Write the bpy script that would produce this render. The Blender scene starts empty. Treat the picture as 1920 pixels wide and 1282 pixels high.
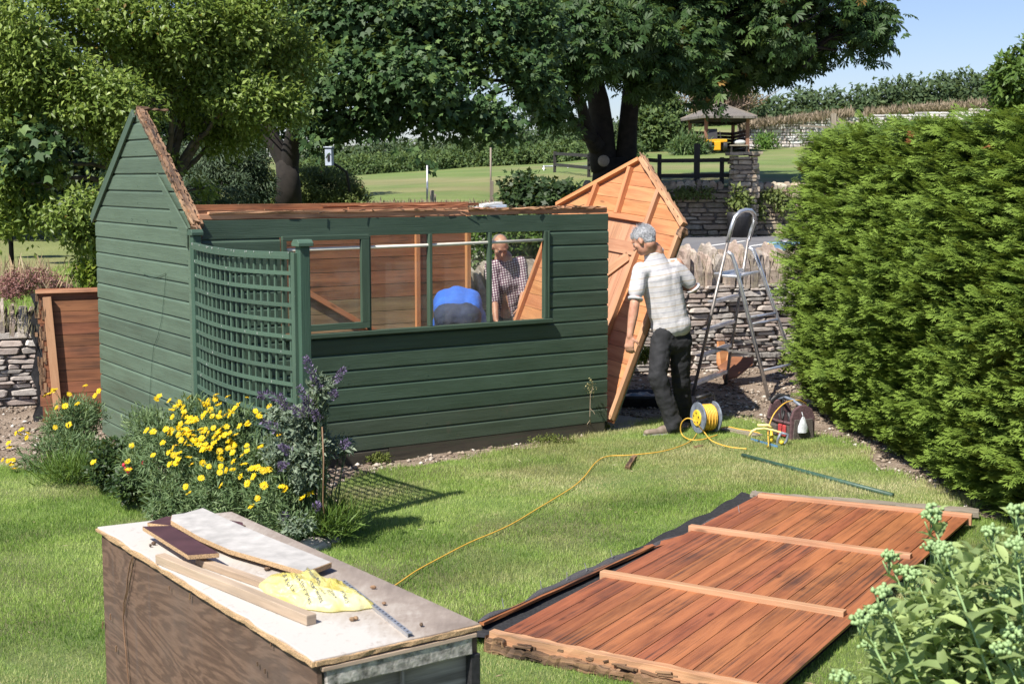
import bpy, math, random
import numpy as np
from mathutils import Vector, Matrix
R = random.Random(7)
NR = np.random.default_rng(11)
sc = bpy.context.scene
COL = sc.collection
rad = math.radians

# ---------------------------------------------------------------- camera, light, exposure
FPX = 2640.0; CH = 2.2; PITCH = math.atan(307 / FPX)
cam = bpy.data.cameras.new("camera"); camo = bpy.data.objects.new("camera", cam); COL.objects.link(camo)
camo.location = (0, 0, CH); camo.rotation_euler = (math.pi / 2 - PITCH, 0, 0)
cam.lens = 49.5; cam.sensor_width = 36; cam.clip_start = 0.05; cam.clip_end = 2000
cam.dof.use_dof = True; cam.dof.focus_distance = 11.0; cam.dof.aperture_fstop = 9.0
sc.camera = camo
SUN_AZ = math.atan2(-0.60, -0.80); SUN_EL = rad(51)          # from +Y towards +X
world = bpy.data.worlds.new("World"); sc.world = world; world.use_nodes = True
wn = world.node_tree.nodes; wl = world.node_tree.links
bg = wn["Background"]; sky = wn.new("ShaderNodeTexSky"); sky.sky_type = 'NISHITA'
sky.sun_disc = False; sky.sun_elevation = SUN_EL; sky.sun_rotation = SUN_AZ
sky.air_density = 1.0; sky.dust_density = 0.5; sky.ozone_density = 3.2; sky.altitude = 50
tnt = wn.new('ShaderNodeMix'); tnt.data_type = 'RGBA'; tnt.blend_type = 'MULTIPLY'; tnt.inputs[0].default_value = 1; tnt.inputs[7].default_value = (.79, .77, .89, 1)
wl.new(sky.outputs[0], tnt.inputs[6]); wl.new(tnt.outputs[2], bg.inputs[0]); bg.inputs[1].default_value = 0.085
sun = bpy.data.lights.new("sun", 'SUN'); suno = bpy.data.objects.new("sun", sun); COL.objects.link(suno)
sun.energy = 4.5; sun.angle = rad(0.53); sun.color = (1.0, 0.94, 0.85)
sv = Vector((math.cos(SUN_EL) * math.sin(SUN_AZ), math.cos(SUN_EL) * math.cos(SUN_AZ), math.sin(SUN_EL)))
suno.rotation_euler = sv.to_track_quat('Z', 'Y').to_euler(); suno.location = sv * 30
sc.view_settings.view_transform = 'Standard'; sc.view_settings.look = 'None'
sc.view_settings.exposure = 0.88; sc.view_settings.gamma = 1.0
sc.cycles.max_bounces = 8; sc.cycles.transparent_max_bounces = 12
sc.cycles.use_denoising = True

# ---------------------------------------------------------------- pixel helpers (photo pixels, 1920 wide)
def ray(px, py):
    u = (px - 960) / FPX; v = (641 - py) / FPX
    return (u, math.cos(PITCH) + v * math.sin(PITCH), -math.sin(PITCH) + v * math.cos(PITCH))
def G(px, py, z=0.0):
    d = ray(px, py); t = (z - CH) / d[2]
    return Vector((d[0] * t, d[1] * t, z))
def A(px, py, Y):
    d = ray(px, py); t = Y / d[1]
    return Vector((d[0] * t, Y, CH + d[2] * t))
def sstep(a, b, x):
    t = np.clip((x - a) / (b - a), 0, 1); return t * t * (3 - 2 * t)
def vnoise(x, y, s=1.0, seed=0):
    """cheap smooth noise in -1..1 for numpy arrays"""
    x = np.asarray(x, float) * s; y = np.asarray(y, float) * s; k = seed * 1.7
    return (np.sin(x * 1.3 + 1.7 * np.sin(y * 0.9 + k) + k) + np.sin(y * 1.7 + 1.3 * np.sin(x * 1.1 - k) + 2 * k)
            + 0.5 * np.sin(x * 3.1 + y * 2.3 + 1.5 * np.sin(y * 2.9 - x * 1.2) + k) + 0.5 * np.sin(y * 3.7 - x * 2.1 + 3 * k)) / 3.0

# ---------------------------------------------------------------- objects
def tag(o, label=None, cat=None, group=None, kind=None):
    if label: o["label"] = label
    if cat: o["category"] = cat
    if group: o["group"] = group
    if kind: o["kind"] = kind
    return o
def empty(name, loc, label, cat, group=None):
    o = bpy.data.objects.new(name, None); COL.objects.link(o); o.location = loc
    return tag(o, label, cat, group)
def worigin(o):
    v = Vector((0, 0, 0))
    while o is not None:
        v += Vector(o.location); o = o.parent
    return v
def copy_tree(o, parent=None):
    c = o.copy(); COL.objects.link(c)
    if parent: c.parent = parent
    for ch in [k for k in o.children]:
        copy_tree(ch, c)
    return c

class MB:
    def __init__(s): s.V = []; s.F = []; s.U = []; s.R = []; s.rn = 0.5
    def add(s, vs, fs, uvs=None, rnd=None):
        b = len(s.V); r = R.random() if rnd is None else rnd
        s.V.extend([tuple(v) for v in vs]); s.R.extend([r] * len(vs))
        for i, f in enumerate(fs):
            s.F.append(tuple(b + k for k in f))
            if uvs is None: s.U.extend([(vs[k][0], vs[k][2]) for k in f])
            else: s.U.extend(uvs[i])
        return s
    def prism(s, prof, p0, ax, ay, al, L0, L1, rnd=None):
        """profile points (a,b) in axes ax, ay extruded along al from L0 to L1 (callables of (a,b) or numbers)"""
        n = len(prof); vs = []; ou, ov = R.random() * 20, R.random() * 20
        g = lambda L, q: L(q) if callable(L) else L
        for L in (L0, L1):
            for q in prof: vs.append(p0 + ax * q[0] + ay * q[1] + al * g(L, q))
        fs = []; uv = []
        per = [0]
        for i in range(n): per.append(per[-1] + math.dist(prof[i], prof[(i + 1) % n]))
        for i in range(n):
            j = (i + 1) % n; fs.append((i, j, n + j, n + i))
            a0, a1 = g(L0, prof[i]), g(L0, prof[j]); b0, b1 = g(L1, prof[i]), g(L1, prof[j])
            uv.append([(ou + a0, ov + per[i]), (ou + a1, ov + per[i + 1]), (ou + b1, ov + per[i + 1]), (ou + b0, ov + per[i])])
        fs.append(tuple(range(n - 1, -1, -1))); uv.append([(ou + prof[k][0] * .2, ov + prof[k][1]) for k in range(n - 1, -1, -1)])
        fs.append(tuple(range(n, 2 * n))); uv.append([(ou + prof[k][0] * .2, ov + prof[k][1]) for k in range(n)])
        s.add(vs, fs, uv, rnd); return s
    def beam(s, p0, p1, w, h, up=(0, 0, 1), rnd=None, jit=0.0, seg=1):
        p0 = Vector(p0); p1 = Vector(p1); d = (p1 - p0); L = d.length; d.normalize()
        up = Vector(up); side = d.cross(up)
        if side.length < 1e-4: side = d.cross(Vector((1, 0, 0)))
        side.normalize(); upn = side.cross(d).normalized()
        ou, ov = R.random() * 20, R.random() * 20
        vs = []
        for i in range(seg + 1):
            c = p0 + d * (L * i / seg)
            for a, b in ((-1, -1), (1, -1), (1, 1), (-1, 1)):
                j = Vector((R.uniform(-jit, jit), R.uniform(-jit, jit), R.uniform(-jit, jit))) if jit else Vector()
                vs.append(c + side * (a * w / 2) + upn * (b * h / 2) + j)
        fs = []; uv = []; off = [0, w, w + h, 2 * w + h, 2 * w + 2 * h]
        for i in range(seg):
            u0, u1 = L * i / seg, L * (i + 1) / seg
            for k in range(4):
                j = (k + 1) % 4
                fs.append((i * 4 + k, i * 4 + j, (i + 1) * 4 + j, (i + 1) * 4 + k))
                uv.append([(ou + u0, ov + off[k]), (ou + u0, ov + off[k + 1]), (ou + u1, ov + off[k + 1]), (ou + u1, ov + off[k])])
        e = seg * 4
        fs.append((3, 2, 1, 0)); uv.append([(ou, ov + h), (ou + w * .3, ov + h), (ou + w * .3, ov), (ou, ov)])
        fs.append((e, e + 1, e + 2, e + 3)); uv.append([(ou, ov), (ou + w * .3, ov), (ou + w * .3, ov + h), (ou, ov + h)])
        s.add(vs, fs, uv, rnd); return s
    def box(s, c, sz, rnd=None):
        c = Vector(c); sx, sy, sz_ = sz
        if sz_ >= max(sx, sy): return s.beam(c - Vector((0, 0, sz_ / 2)), c + Vector((0, 0, sz_ / 2)), sx, sy, (0, 1, 0), rnd)
        if sx >= sy: return s.beam(c - Vector((sx / 2, 0, 0)), c + Vector((sx / 2, 0, 0)), sy, sz_, (0, 0, 1), rnd)
        return s.beam(c - Vector((0, sy / 2, 0)), c + Vector((0, sy / 2, 0)), sx, sz_, (0, 0, 1), rnd)
    def tube(s, pts, rr, n=10, rnd=None, cap=True, squash=None):
        pts = [Vector(p) for p in pts]; m = len(pts)
        if not hasattr(rr, '__len__'): rr = [rr] * m
        vs = []; prev = None; acc = 0
        us = []
        for i, p in enumerate(pts):
            d = (pts[min(i + 1, m - 1)] - pts[max(i - 1, 0)]).normalized()
            if prev is None:
                a = d.cross(Vector((0, 0, 1)))
                if a.length < .05: a = d.cross(Vector((1, 0, 0)))
            else: a = prev - d * prev.dot(d)
            a.normalize(); b = d.cross(a); prev = a
            if i: acc += (pts[i] - pts[i - 1]).length
            us.append(acc)
            for k in range(n):
                t = 2 * math.pi * k / n
                vs.append(p + a * (math.cos(t) * rr[i]) + b * (math.sin(t) * rr[i] * (squash or 1)))
        fs = []; uv = []
        for i in range(m - 1):
            for k in range(n):
                j = (k + 1) % n
                fs.append((i * n + k, i * n + j, (i + 1) * n + j, (i + 1) * n + k))
                c = 2 * math.pi * max(rr[i], .01)
                uv.append([(us[i], c * k / n), (us[i], c * (k + 1) / n), (us[i + 1], c * (k + 1) / n), (us[i + 1], c * k / n)])
        if cap:
            fs.append(tuple(range(n - 1, -1, -1))); uv.append([(0, 0)] * n)
            fs.append(tuple((m - 1) * n + k for k in range(n))); uv.append([(0, 0)] * n)
        s.add(vs, fs, uv, rnd); return s
    def ball(s, c, r, nu=12, nv=8, rnd=None, M=None):
        c = Vector(c); r = Vector(r) if hasattr(r, '__len__') else Vector((r, r, r)); vs = []
        for i in range(nv + 1):
            th = math.pi * i / nv
            for k in range(nu):
                ph = 2 * math.pi * k / nu
                q = Vector((r.x * math.sin(th) * math.cos(ph), r.y * math.sin(th) * math.sin(ph), r.z * math.cos(th)))
                vs.append(c + (M @ q if M else q))
        fs = [(i * nu + k, (i + 1) * nu + k, (i + 1) * nu + (k + 1) % nu, i * nu + (k + 1) % nu) for i in range(nv) for k in range(nu)]
        s.add(vs, fs, None, rnd); return s
    def grid(s, P, rnd=None, closed=False):
        n, m = len(P), len(P[0]); vs = [p for row in P for p in row]
        fs = [(i * m + k, (i + 1) * m + k, (i + 1) * m + (k + 1) % m, i * m + (k + 1) % m) for i in range(n - 1) for k in range(m if closed else m - 1)]
        uv = []
        for f in fs: uv.append([((v // m) / n * 1.0, (v % m) / m * 1.0) for v in f])
        s.add(vs, fs, uv, rnd); return s
    def build(s, name, mat, parent=None, smooth=False, bevel=0.0, loc=None):
        o0 = worigin(parent) if parent else Vector(loc or (0, 0, 0))
        me = bpy.data.meshes.new(name)
        me.from_pydata([(v[0] - o0.x, v[1] - o0.y, v[2] - o0.z) for v in s.V], [], s.F)
        uvl = me.uv_layers.new(name="UVMap"); uvl.data.foreach_set("uv", np.array(s.U, dtype=np.float32).ravel())
        at = me.color_attributes.new("rnd", 'FLOAT_COLOR', 'POINT')
        r = np.array(s.R, dtype=np.float32); c = np.stack([r, (r * 7.31) % 1, (r * 3.77) % 1, np.ones_like(r)], 1)
        at.data.foreach_set("color", c.ravel())
        if isinstance(mat, (list, tuple)):
            for m in mat: me.materials.append(m)
        elif mat: me.materials.append(mat)
        if smooth: me.polygons.foreach_set("use_smooth", [True] * len(me.polygons))
        me.update()
        o = bpy.data.objects.new(name, me); COL.objects.link(o)
        if parent: o.parent = parent
        else: o.location = o0
        if bevel:
            b = o.modifiers.new("bevel", 'BEVEL'); b.width = bevel; b.segments = 2; b.limit_method = 'ANGLE'; b.angle_limit = rad(40)
        return o

def nmesh(name, V, F, mat, parent=None, col=None, smooth=False, loc=None):
    """numpy mesh: V (n,3), F (m,k) all same size, col (n,3) attribute 'rnd'"""
    V = np.asarray(V, np.float32); F = np.asarray(F, np.int32); k = F.shape[1]
    o0 = worigin(parent) if parent else Vector(loc or (0, 0, 0))
    V = V - np.array(o0, np.float32)
    me = bpy.data.meshes.new(name); me.vertices.add(len(V)); me.vertices.foreach_set("co", V.ravel())
    me.loops.add(F.size); me.loops.foreach_set("vertex_index", F.ravel())
    me.polygons.add(len(F)); me.polygons.foreach_set("loop_start", np.arange(len(F), dtype=np.int32) * k)
    if smooth: me.polygons.foreach_set("use_smooth", np.ones(len(F), bool))
    me.update(calc_edges=True)
    if col is not None:
        at = me.color_attributes.new("rnd", 'FLOAT_COLOR', 'POINT')
        c = np.ones((len(V), 4), np.float32); c[:, :3] = col
        at.data.foreach_set("color", c.ravel())
    if mat: me.materials.append(mat)
    o = bpy.data.objects.new(name, me); COL.objects.link(o)
    if parent: o.parent = parent
    else: o.location = o0
    return o

def leaves(name, P, D, N, S, tmpl, mat, parent=None, tint=None, wid=None):
    """instances of a template (verts x=along, y=side, z=normal) as one real mesh"""
    tv, tf = tmpl; tv = np.asarray(tv, float); tf = np.asarray(tf)
    P = np.asarray(P, float); n = len(P); D = D / np.linalg.norm(D, axis=1, keepdims=True)
    Sd = np.cross(N, D); Sd /= (np.linalg.norm(Sd, axis=1, keepdims=True) + 1e-9); Nn = np.cross(D, Sd)
    S = np.broadcast_to(np.asarray(S, float), (n,))
    w = S if wid is None else S * wid
    V = (P[:, None, :] + D[:, None, :] * (tv[None, :, 0:1] * S[:, None, None]) + Sd[:, None, :] * (tv[None, :, 1:2] * np.asarray(w)[:, None, None])
         + Nn[:, None, :] * (tv[None, :, 2:3] * S[:, None, None]))
    F = (tf[None] + (np.arange(n) * len(tv))[:, None, None]).reshape(-1, tf.shape[1])
    c = np.zeros((n, len(tv), 3)); t = NR.random(n) if tint is None else tint
    c[:, :, 0] = t[:, None]; c[:, :, 1] = np.clip(tv[None, :, 0], 0, 1); c[:, :, 2] = NR.random(n)[:, None]
    return nmesh(name, V.reshape(-1, 3), F, mat, parent, c.reshape(-1, 3))

def unit(v): return v / (np.linalg.norm(v, axis=-1, keepdims=True) + 1e-9)
def rdir(n): return unit(NR.normal(size=(n, 3)))
# leaf templates (quads)
T_LEAF = ([(0, 0, 0), (.35, .24, .05), (.35, -.24, .05), (.72, .2, .03), (.72, -.2, .03), (1, 0, -.08), (.35, 0, -.03), (.72, 0, -.04)],
          [(0, 6, 7, 1), (0, 2, 4, 6), (1, 7, 5, 3), (6, 4, 5, 7)])
T_LEAF = ([(0, 0, 0), (.4, .26, .06), (.4, 0, -.02), (.4, -.26, .06), (1, 0, -.1)], [(0, 1, 2, 0)])
T_LEAF = ([(0, 0, 0), (.42, .25, .07), (1, 0, -.1), (.45, 0, -.02), (.42, -.25, .07)], [(0, 3, 2, 1), (0, 4, 2, 3)])
T_BLADE = ([(0, 0, 0), (.45, .1, .02), (1, 0, 0), (.45, -.1, .02)], [(0, 3, 2, 1)])
def maple_t():
    v = [(0, 0, 0)]; a = [-125, -85, -60, -35, -18, 0, 18, 35, 60, 85, 125]; r = [.42, .3, .72, .42, .62, 1.0, .62, .42, .72, .3, .42]
    a = [-130, -95, -62, -36, 0, 36, 62, 95, 130]; r = [.38, .34, .86, .5, 1.0, .5, .86, .34, .38]
    for t, q in zip(a, r): v.append((q * math.cos(rad(t)) * .62 + .3, q * math.sin(rad(t)) * .62, -.12 * q * q))
    v[0] = (.12, 0, .03)
    return v, [(0, 1, 2, 3), (0, 3, 4, 5), (0, 5, 6, 7), (0, 7, 8, 9)]
T_MAPLE = maple_t()
def palm_t():
    v = []; f = []
    for t, q in zip((-100, -66, -33, 0, 33, 66, 100), (.55, .8, .95, 1.0, .95, .8, .55)):
        c, s_ = math.cos(rad(t)), math.sin(rad(t)); b = len(v)
        v += [(0, 0, 0), (c * q * .68 - s_ * .13, s_ * q * .68 + c * .13, -.10), (c * q, s_ * q, -.34 * q), (c * q * .68 + s_ * .13, s_ * q * .68 - c * .13, -.10)]
        f.append((b, b + 3, b + 2, b + 1))
    return [(x * .62 + .25, y * .62, z * .62) for x, y, z in v], f
T_PALM = palm_t()
def spray_t(n=9, seed=3):
    r = random.Random(seed); v = []; f = []
    def bl(x0, y0, z0, dx, dy, dz, L, w):
        b = len(v); d = math.sqrt(dx * dx + dy * dy) + 1e-6; nx, ny = -dy / d * w, dx / d * w
        v.extend([(x0, y0, z0), (x0 + dx * L * .5 + nx, y0 + dy * L * .5 + ny, z0 + dz * L * .5), (x0 + dx * L, y0 + dy * L, z0 + dz * L), (x0 + dx * L * .5 - nx, y0 + dy * L * .5 - ny, z0 + dz * L * .5)])
        f.append((b, b + 3, b + 2, b + 1))
    bl(0, 0, 0, 1, 0, 0, 1.0, .022)
    for i in range(n):
        x = .08 + .84 * i / n; L = .42 * (1 - (x - .35) ** 2 * 1.6) * r.uniform(.75, 1.15)
        for sg in (1, -1):
            a = rad(r.uniform(30, 48)); dz = r.uniform(-.22, .12)
            bl(x, 0, -.02, math.cos(a), sg * math.sin(a), dz, L, .026)
            m = .45 * L
            for s2 in (1, -1):
                a2 = a + s2 * rad(34)
                bl(x + math.cos(a) * m, sg * math.sin(a) * m, -.02 + dz * m, math.cos(a2), sg * math.sin(a2), dz, L * .42, .02)
    return v, f
T_SPRAYS = [spray_t(9, 3), spray_t(8, 5), spray_t(10, 9)]

# ---------------------------------------------------------------- materials
def newmat(name):
    m = bpy.data.materials.new(name); m.use_nodes = True; nt = m.node_tree
    return m, nt, nt.nodes["Principled BSDF"]
def nd(nt, t, **kw):
    n = nt.nodes.new(t)
    for k, v in kw.items():
        if k in n.inputs.keys(): n.inputs[k].default_value = v
        else: setattr(n, k, v)
    return n
def rgb(c): return (c[0], c[1], c[2], 1)
def ramp(nt, src, stops):
    r = nt.nodes.new("ShaderNodeValToRGB"); e = r.color_ramp.elements
    while len(e) < len(stops): e.new(.5)
    for i, (p, c) in enumerate(stops): e[i].position = p; e[i].color = rgb(c)
    nt.links.new(src, r.inputs[0]); return r
def mixc(nt, fac, a, b, mode='MIX'):
    m = nt.nodes.new("ShaderNodeMix"); m.data_type = 'RGBA'; m.blend_type = mode
    for i, s_ in ((0, fac), (6, a), (7, b)):
        if isinstance(s_, (int, float)): m.inputs[i].default_value = s_
        elif isinstance(s_, tuple): m.inputs[i].default_value = rgb(s_)
        else: nt.links.new(s_, m.inputs[i])
    return m.outputs[2]
def noise(nt, vec, scale, detail=4, rough=.55, dist=0):
    n = nd(nt, "ShaderNodeTexNoise", Scale=scale, Detail=detail, Roughness=rough, Distortion=dist)
    if vec is not None: nt.links.new(vec, n.inputs["Vector"])
    return n.outputs[0]
def mapping(nt, vec, s_):
    m = nt.nodes.new("ShaderNodeMapping"); m.inputs["Scale"].default_value = s_; nt.links.new(vec, m.inputs[0]); return m.outputs[0]
def mth(nt, op, a, b=None):
    m = nt.nodes.new("ShaderNodeMath"); m.operation = op
    for i, s_ in ((0, a), (1, b)):
        if s_ is None: continue
        if isinstance(s_, (int, float)): m.inputs[i].default_value = s_
        else: nt.links.new(s_, m.inputs[i])
    return m.outputs[0]
def bump(nt, p, h, strength=.3, dist=.01):
    b = nd(nt, "ShaderNodeBump", Strength=strength, Distance=dist); nt.links.new(h, b.inputs["Height"]); nt.links.new(b.outputs[0], p.inputs["Normal"])
def rndattr(nt):
    a = nt.nodes.new("ShaderNodeAttribute"); a.attribute_name = "rnd"; s_ = nt.nodes.new("ShaderNodeSeparateColor"); nt.links.new(a.outputs[0], s_.inputs[0]); return s_.outputs

def plain(name, c, rough=.5, metal=0, nscale=30, namp=.25, bmp=.1):
    m, nt, p = newmat(name); tc = nt.nodes.new("ShaderNodeTexCoord")
    n = noise(nt, tc.outputs["Object"], nscale, 5)
    c2 = tuple(max(0, k * (1 - namp)) for k in c); c3 = tuple(min(1, k * (1 + namp)) for k in c)
    r = ramp(nt, n, [(.3, c2), (.7, c3)]); nt.links.new(r.outputs[0], p.inputs["Base Color"])
    p.inputs["Roughness"].default_value = rough; p.inputs["Metallic"].default_value = metal
    bump(nt, p, n, bmp, .004); return m

def wood(name, light, dark, stain=None, stain_amt=.5, rough=.7, var=.35, gs=1.0, knots=True, stain_scale=2.2, coat=0.0, streak=14):
    """boards: UV u runs along the board; fine grain, knots, per-board tone and weather stains"""
    m, nt, p = newmat(name); uv = nt.nodes.new("ShaderNodeUVMap"); uv.uv_map = "UVMap"; tc = nt.nodes.new("ShaderNodeTexCoord")
    big = noise(nt, mapping(nt, uv.outputs[0], (.9 * gs, 9 * gs, 1)), 1.5, 3, .5, .6)
    fine = noise(nt, mapping(nt, uv.outputs[0], (3 * gs, 110 * gs, 1)), 2, 4, .65)
    g = mth(nt, 'ADD', mth(nt, 'MULTIPLY', big, .6), mth(nt, 'MULTIPLY', fine, .4))
    r = ramp(nt, g, [(.38, dark), (.58, light)])
    ra = rndattr(nt)
    tone = mth(nt, 'ADD', mth(nt, 'MULTIPLY', ra[0], var), 1 - var * .5)
    h = nt.nodes.new("ShaderNodeHueSaturation"); nt.links.new(r.outputs[0], h.inputs["Color"]); nt.links.new(tone, h.inputs["Value"])
    nt.links.new(mth(nt, 'ADD', mth(nt, 'MULTIPLY', ra[1], .012), .494), h.inputs["Hue"])
    col = h.outputs[0]
    if knots:
        v = nd(nt, "ShaderNodeTexVoronoi", Scale=1.0); nt.links.new(mapping(nt, uv.outputs[0], (2.2, 7.5, 1)), v.inputs["Vector"])
        k = ramp(nt, v.outputs[0], [(.05, (1, 1, 1)), (.11, (0, 0, 0))])
        col = mixc(nt, mth(nt, 'MULTIPLY', k.outputs[0], .7), col, tuple(q * .4 for q in dark))
    if stain:
        s1 = noise(nt, mapping(nt, uv.outputs[0], (.7 if streak < 20 else .28, streak, 1)), stain_scale, 5, .65)
        s2 = noise(nt, tc.outputs["Object"], stain_scale * .9, 3, .6)
        k = ramp(nt, mth(nt, 'ADD', mth(nt, 'MULTIPLY', s1, .6), mth(nt, 'MULTIPLY', s2, .4)), [(.50, (0, 0, 0)), (.62, (1, 1, 1))])
        col = mixc(nt, mth(nt, 'MULTIPLY', k.outputs[0], stain_amt), col, stain)
    nt.links.new(col, p.inputs["Base Color"]); p.inputs["Roughness"].default_value = rough
    if coat: p.inputs["Specular IOR Level"].default_value = coat
    bump(nt, p, g, .35, .004); return m

def paint(name, c, wear=(.25, .27, .2), rough=.54, amt=.25):
    m, nt, p = newmat(name); uv = nt.nodes.new("ShaderNodeUVMap"); uv.uv_map = "UVMap"; tc = nt.nodes.new("ShaderNodeTexCoord")
    grain = noise(nt, mapping(nt, uv.outputs[0], (2.5, 60, 1)), 2, 5, .6, .4)
    big = noise(nt, mapping(nt, uv.outputs[0], (1.2, 5, 1)), 1.6, 4, .6)
    r = ramp(nt, mth(nt, 'ADD', mth(nt, 'MULTIPLY', grain, .45), mth(nt, 'MULTIPLY', big, .55)), [(.3, tuple(k * .78 for k in c)), (.7, tuple(k * 1.22 for k in c))])
    ra = rndattr(nt); h = nt.nodes.new("ShaderNodeHueSaturation"); nt.links.new(r.outputs[0], h.inputs["Color"])
    nt.links.new(mth(nt, 'ADD', mth(nt, 'MULTIPLY', ra[0], .34), .83), h.inputs["Value"])
    w = ramp(nt, noise(nt, tc.outputs["Object"], 5, 8, .7), [(.6, (0, 0, 0)), (.78, (1, 1, 1))])
    specks = ramp(nt, noise(nt, tc.outputs["Object"], 45, 3, .5), [(.70, (0, 0, 0)), (.74, (1, 1, 1))])
    col = mixc(nt, mth(nt, 'MULTIPLY', w.outputs[0], amt), h.outputs[0], wear)
    col = mixc(nt, mth(nt, 'MULTIPLY', specks.outputs[0], .35), col, wear)
    nt.links.new(col, p.inputs["Base Color"]); p.inputs["Roughness"].default_value = rough
    nt.links.new(ramp(nt, big, [(.3, (rough - .12,) * 3), (.7, (rough + .15,) * 3)]).outputs[0], p.inputs["Roughness"])
    streak = ramp(nt, noise(nt, mapping(nt, uv.outputs[0], (.5, 26, 1)), 1.3, 5, .7, .3), [(.44, (0, 0, 0)), (.72, (1, 1, 1))])
    col = mixc(nt, mth(nt, 'MULTIPLY', streak.outputs[0], .30), col, tuple(min(1, q * 1.7 + .012) for q in c)); nt.links.new(col, p.inputs["Base Color"])
    bump(nt, p, mth(nt, 'ADD', grain, mth(nt, 'MULTIPLY', specks.outputs[0], .6)), .5, .004); return m

def leafmat(name, base, bright, trans=.35, rough=.42, tipmix=0.0, tip=None, spec=.3, brown=None):
    m, nt, p = newmat(name); ra = rndattr(nt)
    r = ramp(nt, ra[0], [(.0, tuple(k * .75 for k in base)), (.55, base), (1, bright)])
    col = r.outputs[0]
    if tip: col = mixc(nt, mth(nt, 'MULTIPLY', mth(nt, 'POWER', ra[1], 1.4), tipmix), col, tip)
    if brown:
        k = mth(nt, 'GREATER_THAN', ra[2], .994); col = mixc(nt, k, col, brown)
    nt.links.new(col, p.inputs["Base Color"]); p.inputs["Roughness"].default_value = rough; p.inputs["Specular IOR Level"].default_value = spec
    t = nt.nodes.new("ShaderNodeBsdfTranslucent"); tcol = mixc(nt, .35, col, (.35, .42, .05), 'MIX'); nt.links.new(tcol, t.inputs[0])
    mx = nt.nodes.new("ShaderNodeMixShader"); mx.inputs[0].default_value = trans
    nt.links.new(p.outputs[0], mx.inputs[1]); nt.links.new(t.outputs[0], mx.inputs[2])
    nt.links.new(mx.outputs[0], nt.nodes["Material Output"].inputs[0]); return m

def groundmat(name, stops, scale, fine=60, bmp=.5, bdist=.02, rough=.9, stops2=None, sc2=.5):
    m, nt, p = newmat(name); g = nt.nodes.new("ShaderNodeNewGeometry"); pos = g.outputs["Position"]
    n1 = noise(nt, pos, scale, 6, .62); n2 = noise(nt, pos, fine, 4, .7)
    n = mth(nt, 'ADD', mth(nt, 'MULTIPLY', n1, .65), mth(nt, 'MULTIPLY', n2, .35))
    col = ramp(nt, n, stops).outputs[0]
    if stops2:
        k = noise(nt, pos, sc2, 4, .6); col = mixc(nt, ramp(nt, k, [(.42, (0, 0, 0)), (.62, (1, 1, 1))]).outputs[0], col, ramp(nt, n, stops2).outputs[0])
    nt.links.new(col, p.inputs["Base Color"]); p.inputs["Roughness"].default_value = rough
    bump(nt, p, n2, bmp, bdist); return m

M = {}
M['green'] = paint('green_paint', (.046, .078, .052), (.12, .14, .10))
M['green_worn'] = paint('worn_green_paint', (.048, .070, .048), (.105, .088, .068), amt=.95)
M['green_lit'] = paint('lit_gable_green_paint', (.074, .112, .076), (.13, .15, .10))  # paler copy of the shed green; the gable's stronger sunlight is painted in
M['green_trellis'] = paint('green_trellis_paint', (.055, .10, .068), (.25, .28, .2), amt=.3)
M['green_dark'] = paint('green_post_paint', (.035, .075, .05), (.2, .22, .16))
M['plinth'] = wood('weathered_plinth', (.07, .06, .045), (.03, .026, .02), (.05, .07, .04), .6)
M['lining'] = wood('shed_lining_wood', (.37, .165, .075), (.22, .085, .036), (.03, .02, .015), .7)
M['lining_pale'] = wood('shed_lining_pale_wood', (.33, .23, .12), (.2, .13, .065), (.07, .06, .04), .5)
M['orange'] = wood('stained_orange_wood', (.55, .245, .105), (.40, .150, .058), (.20, .08, .04), .3, var=.2)
M['orange_pale'] = wood('fresh_pink_wood', (.49, .27, .155), (.37, .18, .095), (.22, .11, .065), .4, var=.15)
M['roofwood'] = wood('roof_board_wood', (.36, .128, .052), (.20, .066, .027), (.030, .022, .020), .78, streak=26, var=.28, rough=.55, stain_scale=2.4)
M['brownpanel'] = wood('brown_panel_wood', (.25, .10, .045), (.14, .052, .022), (.03, .02, .015), .6)
M['rotten'] = wood('rotten_wood', (.33, .20, .11), (.075, .042, .024), (.015, .01, .008), .95, gs=2.2)
M['plate'] = wood('top_plate_wood', (.58, .32, .18), (.38, .17, .085), (.10, .07, .05), .6)
M['grey_wood'] = wood('grey_weathered_wood', (.33, .28, .22), (.19, .155, .12), (.08, .07, .06), .4)
M['batten'] = wood('pale_batten_wood', (.46, .36, .26), (.32, .235, .16), (.18, .145, .11), .5)
M['darkfence'] = wood('dark_creosoted_wood', (.030, .027, .025), (.014, .012, .011), None)
M['felt'] = plain('roofing_felt', (.022, .022, .024), .75, nscale=60, namp=.5, bmp=.5)
M['felt_grey'] = plain('roofing_felt_mineral', (.06, .058, .062), .85, nscale=120, namp=.5, bmp=.7)
M['metal'] = plain('aluminium', (.66, .68, .72), .34, .75, 18, .2, .08)
M['metal_dark'] = plain('dull_aluminium', (.36, .33, .31), .5, .8, 14, .35, .15)
M['steel'] = plain('galvanised_steel', (.55, .56, .58), .45, .8, 40, .2, .1)
M['yellow_cable'] = plain('orange_yellow_cable_rubber', (.72, .42, .06), .5, 0, 40, .15, .05)
M['reel'] = plain('grey_reel_plastic', (.17, .20, .25), .4, 0, 20, .35, .1)
M['yellow'] = plain('yellow_plastic', (.78, .56, .05), .45, 0, 30, .25, .1)
M['paleyellow'] = plain('faded_yellow_metal', (.78, .66, .25), .5, 0, 30, .25, .1)
M['black'] = plain('black_plastic', (.02, .02, .022), .5, 0, 25, .4, .2)
M['maroonbag'] = plain('faded_maroon_fabric', (.10, .055, .06), .9, 0, 60, .4, .5)
M['bagbrown'] = plain('grey_brown_fabric', (.085, .07, .062), .9, 0, 60, .4, .5)
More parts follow.
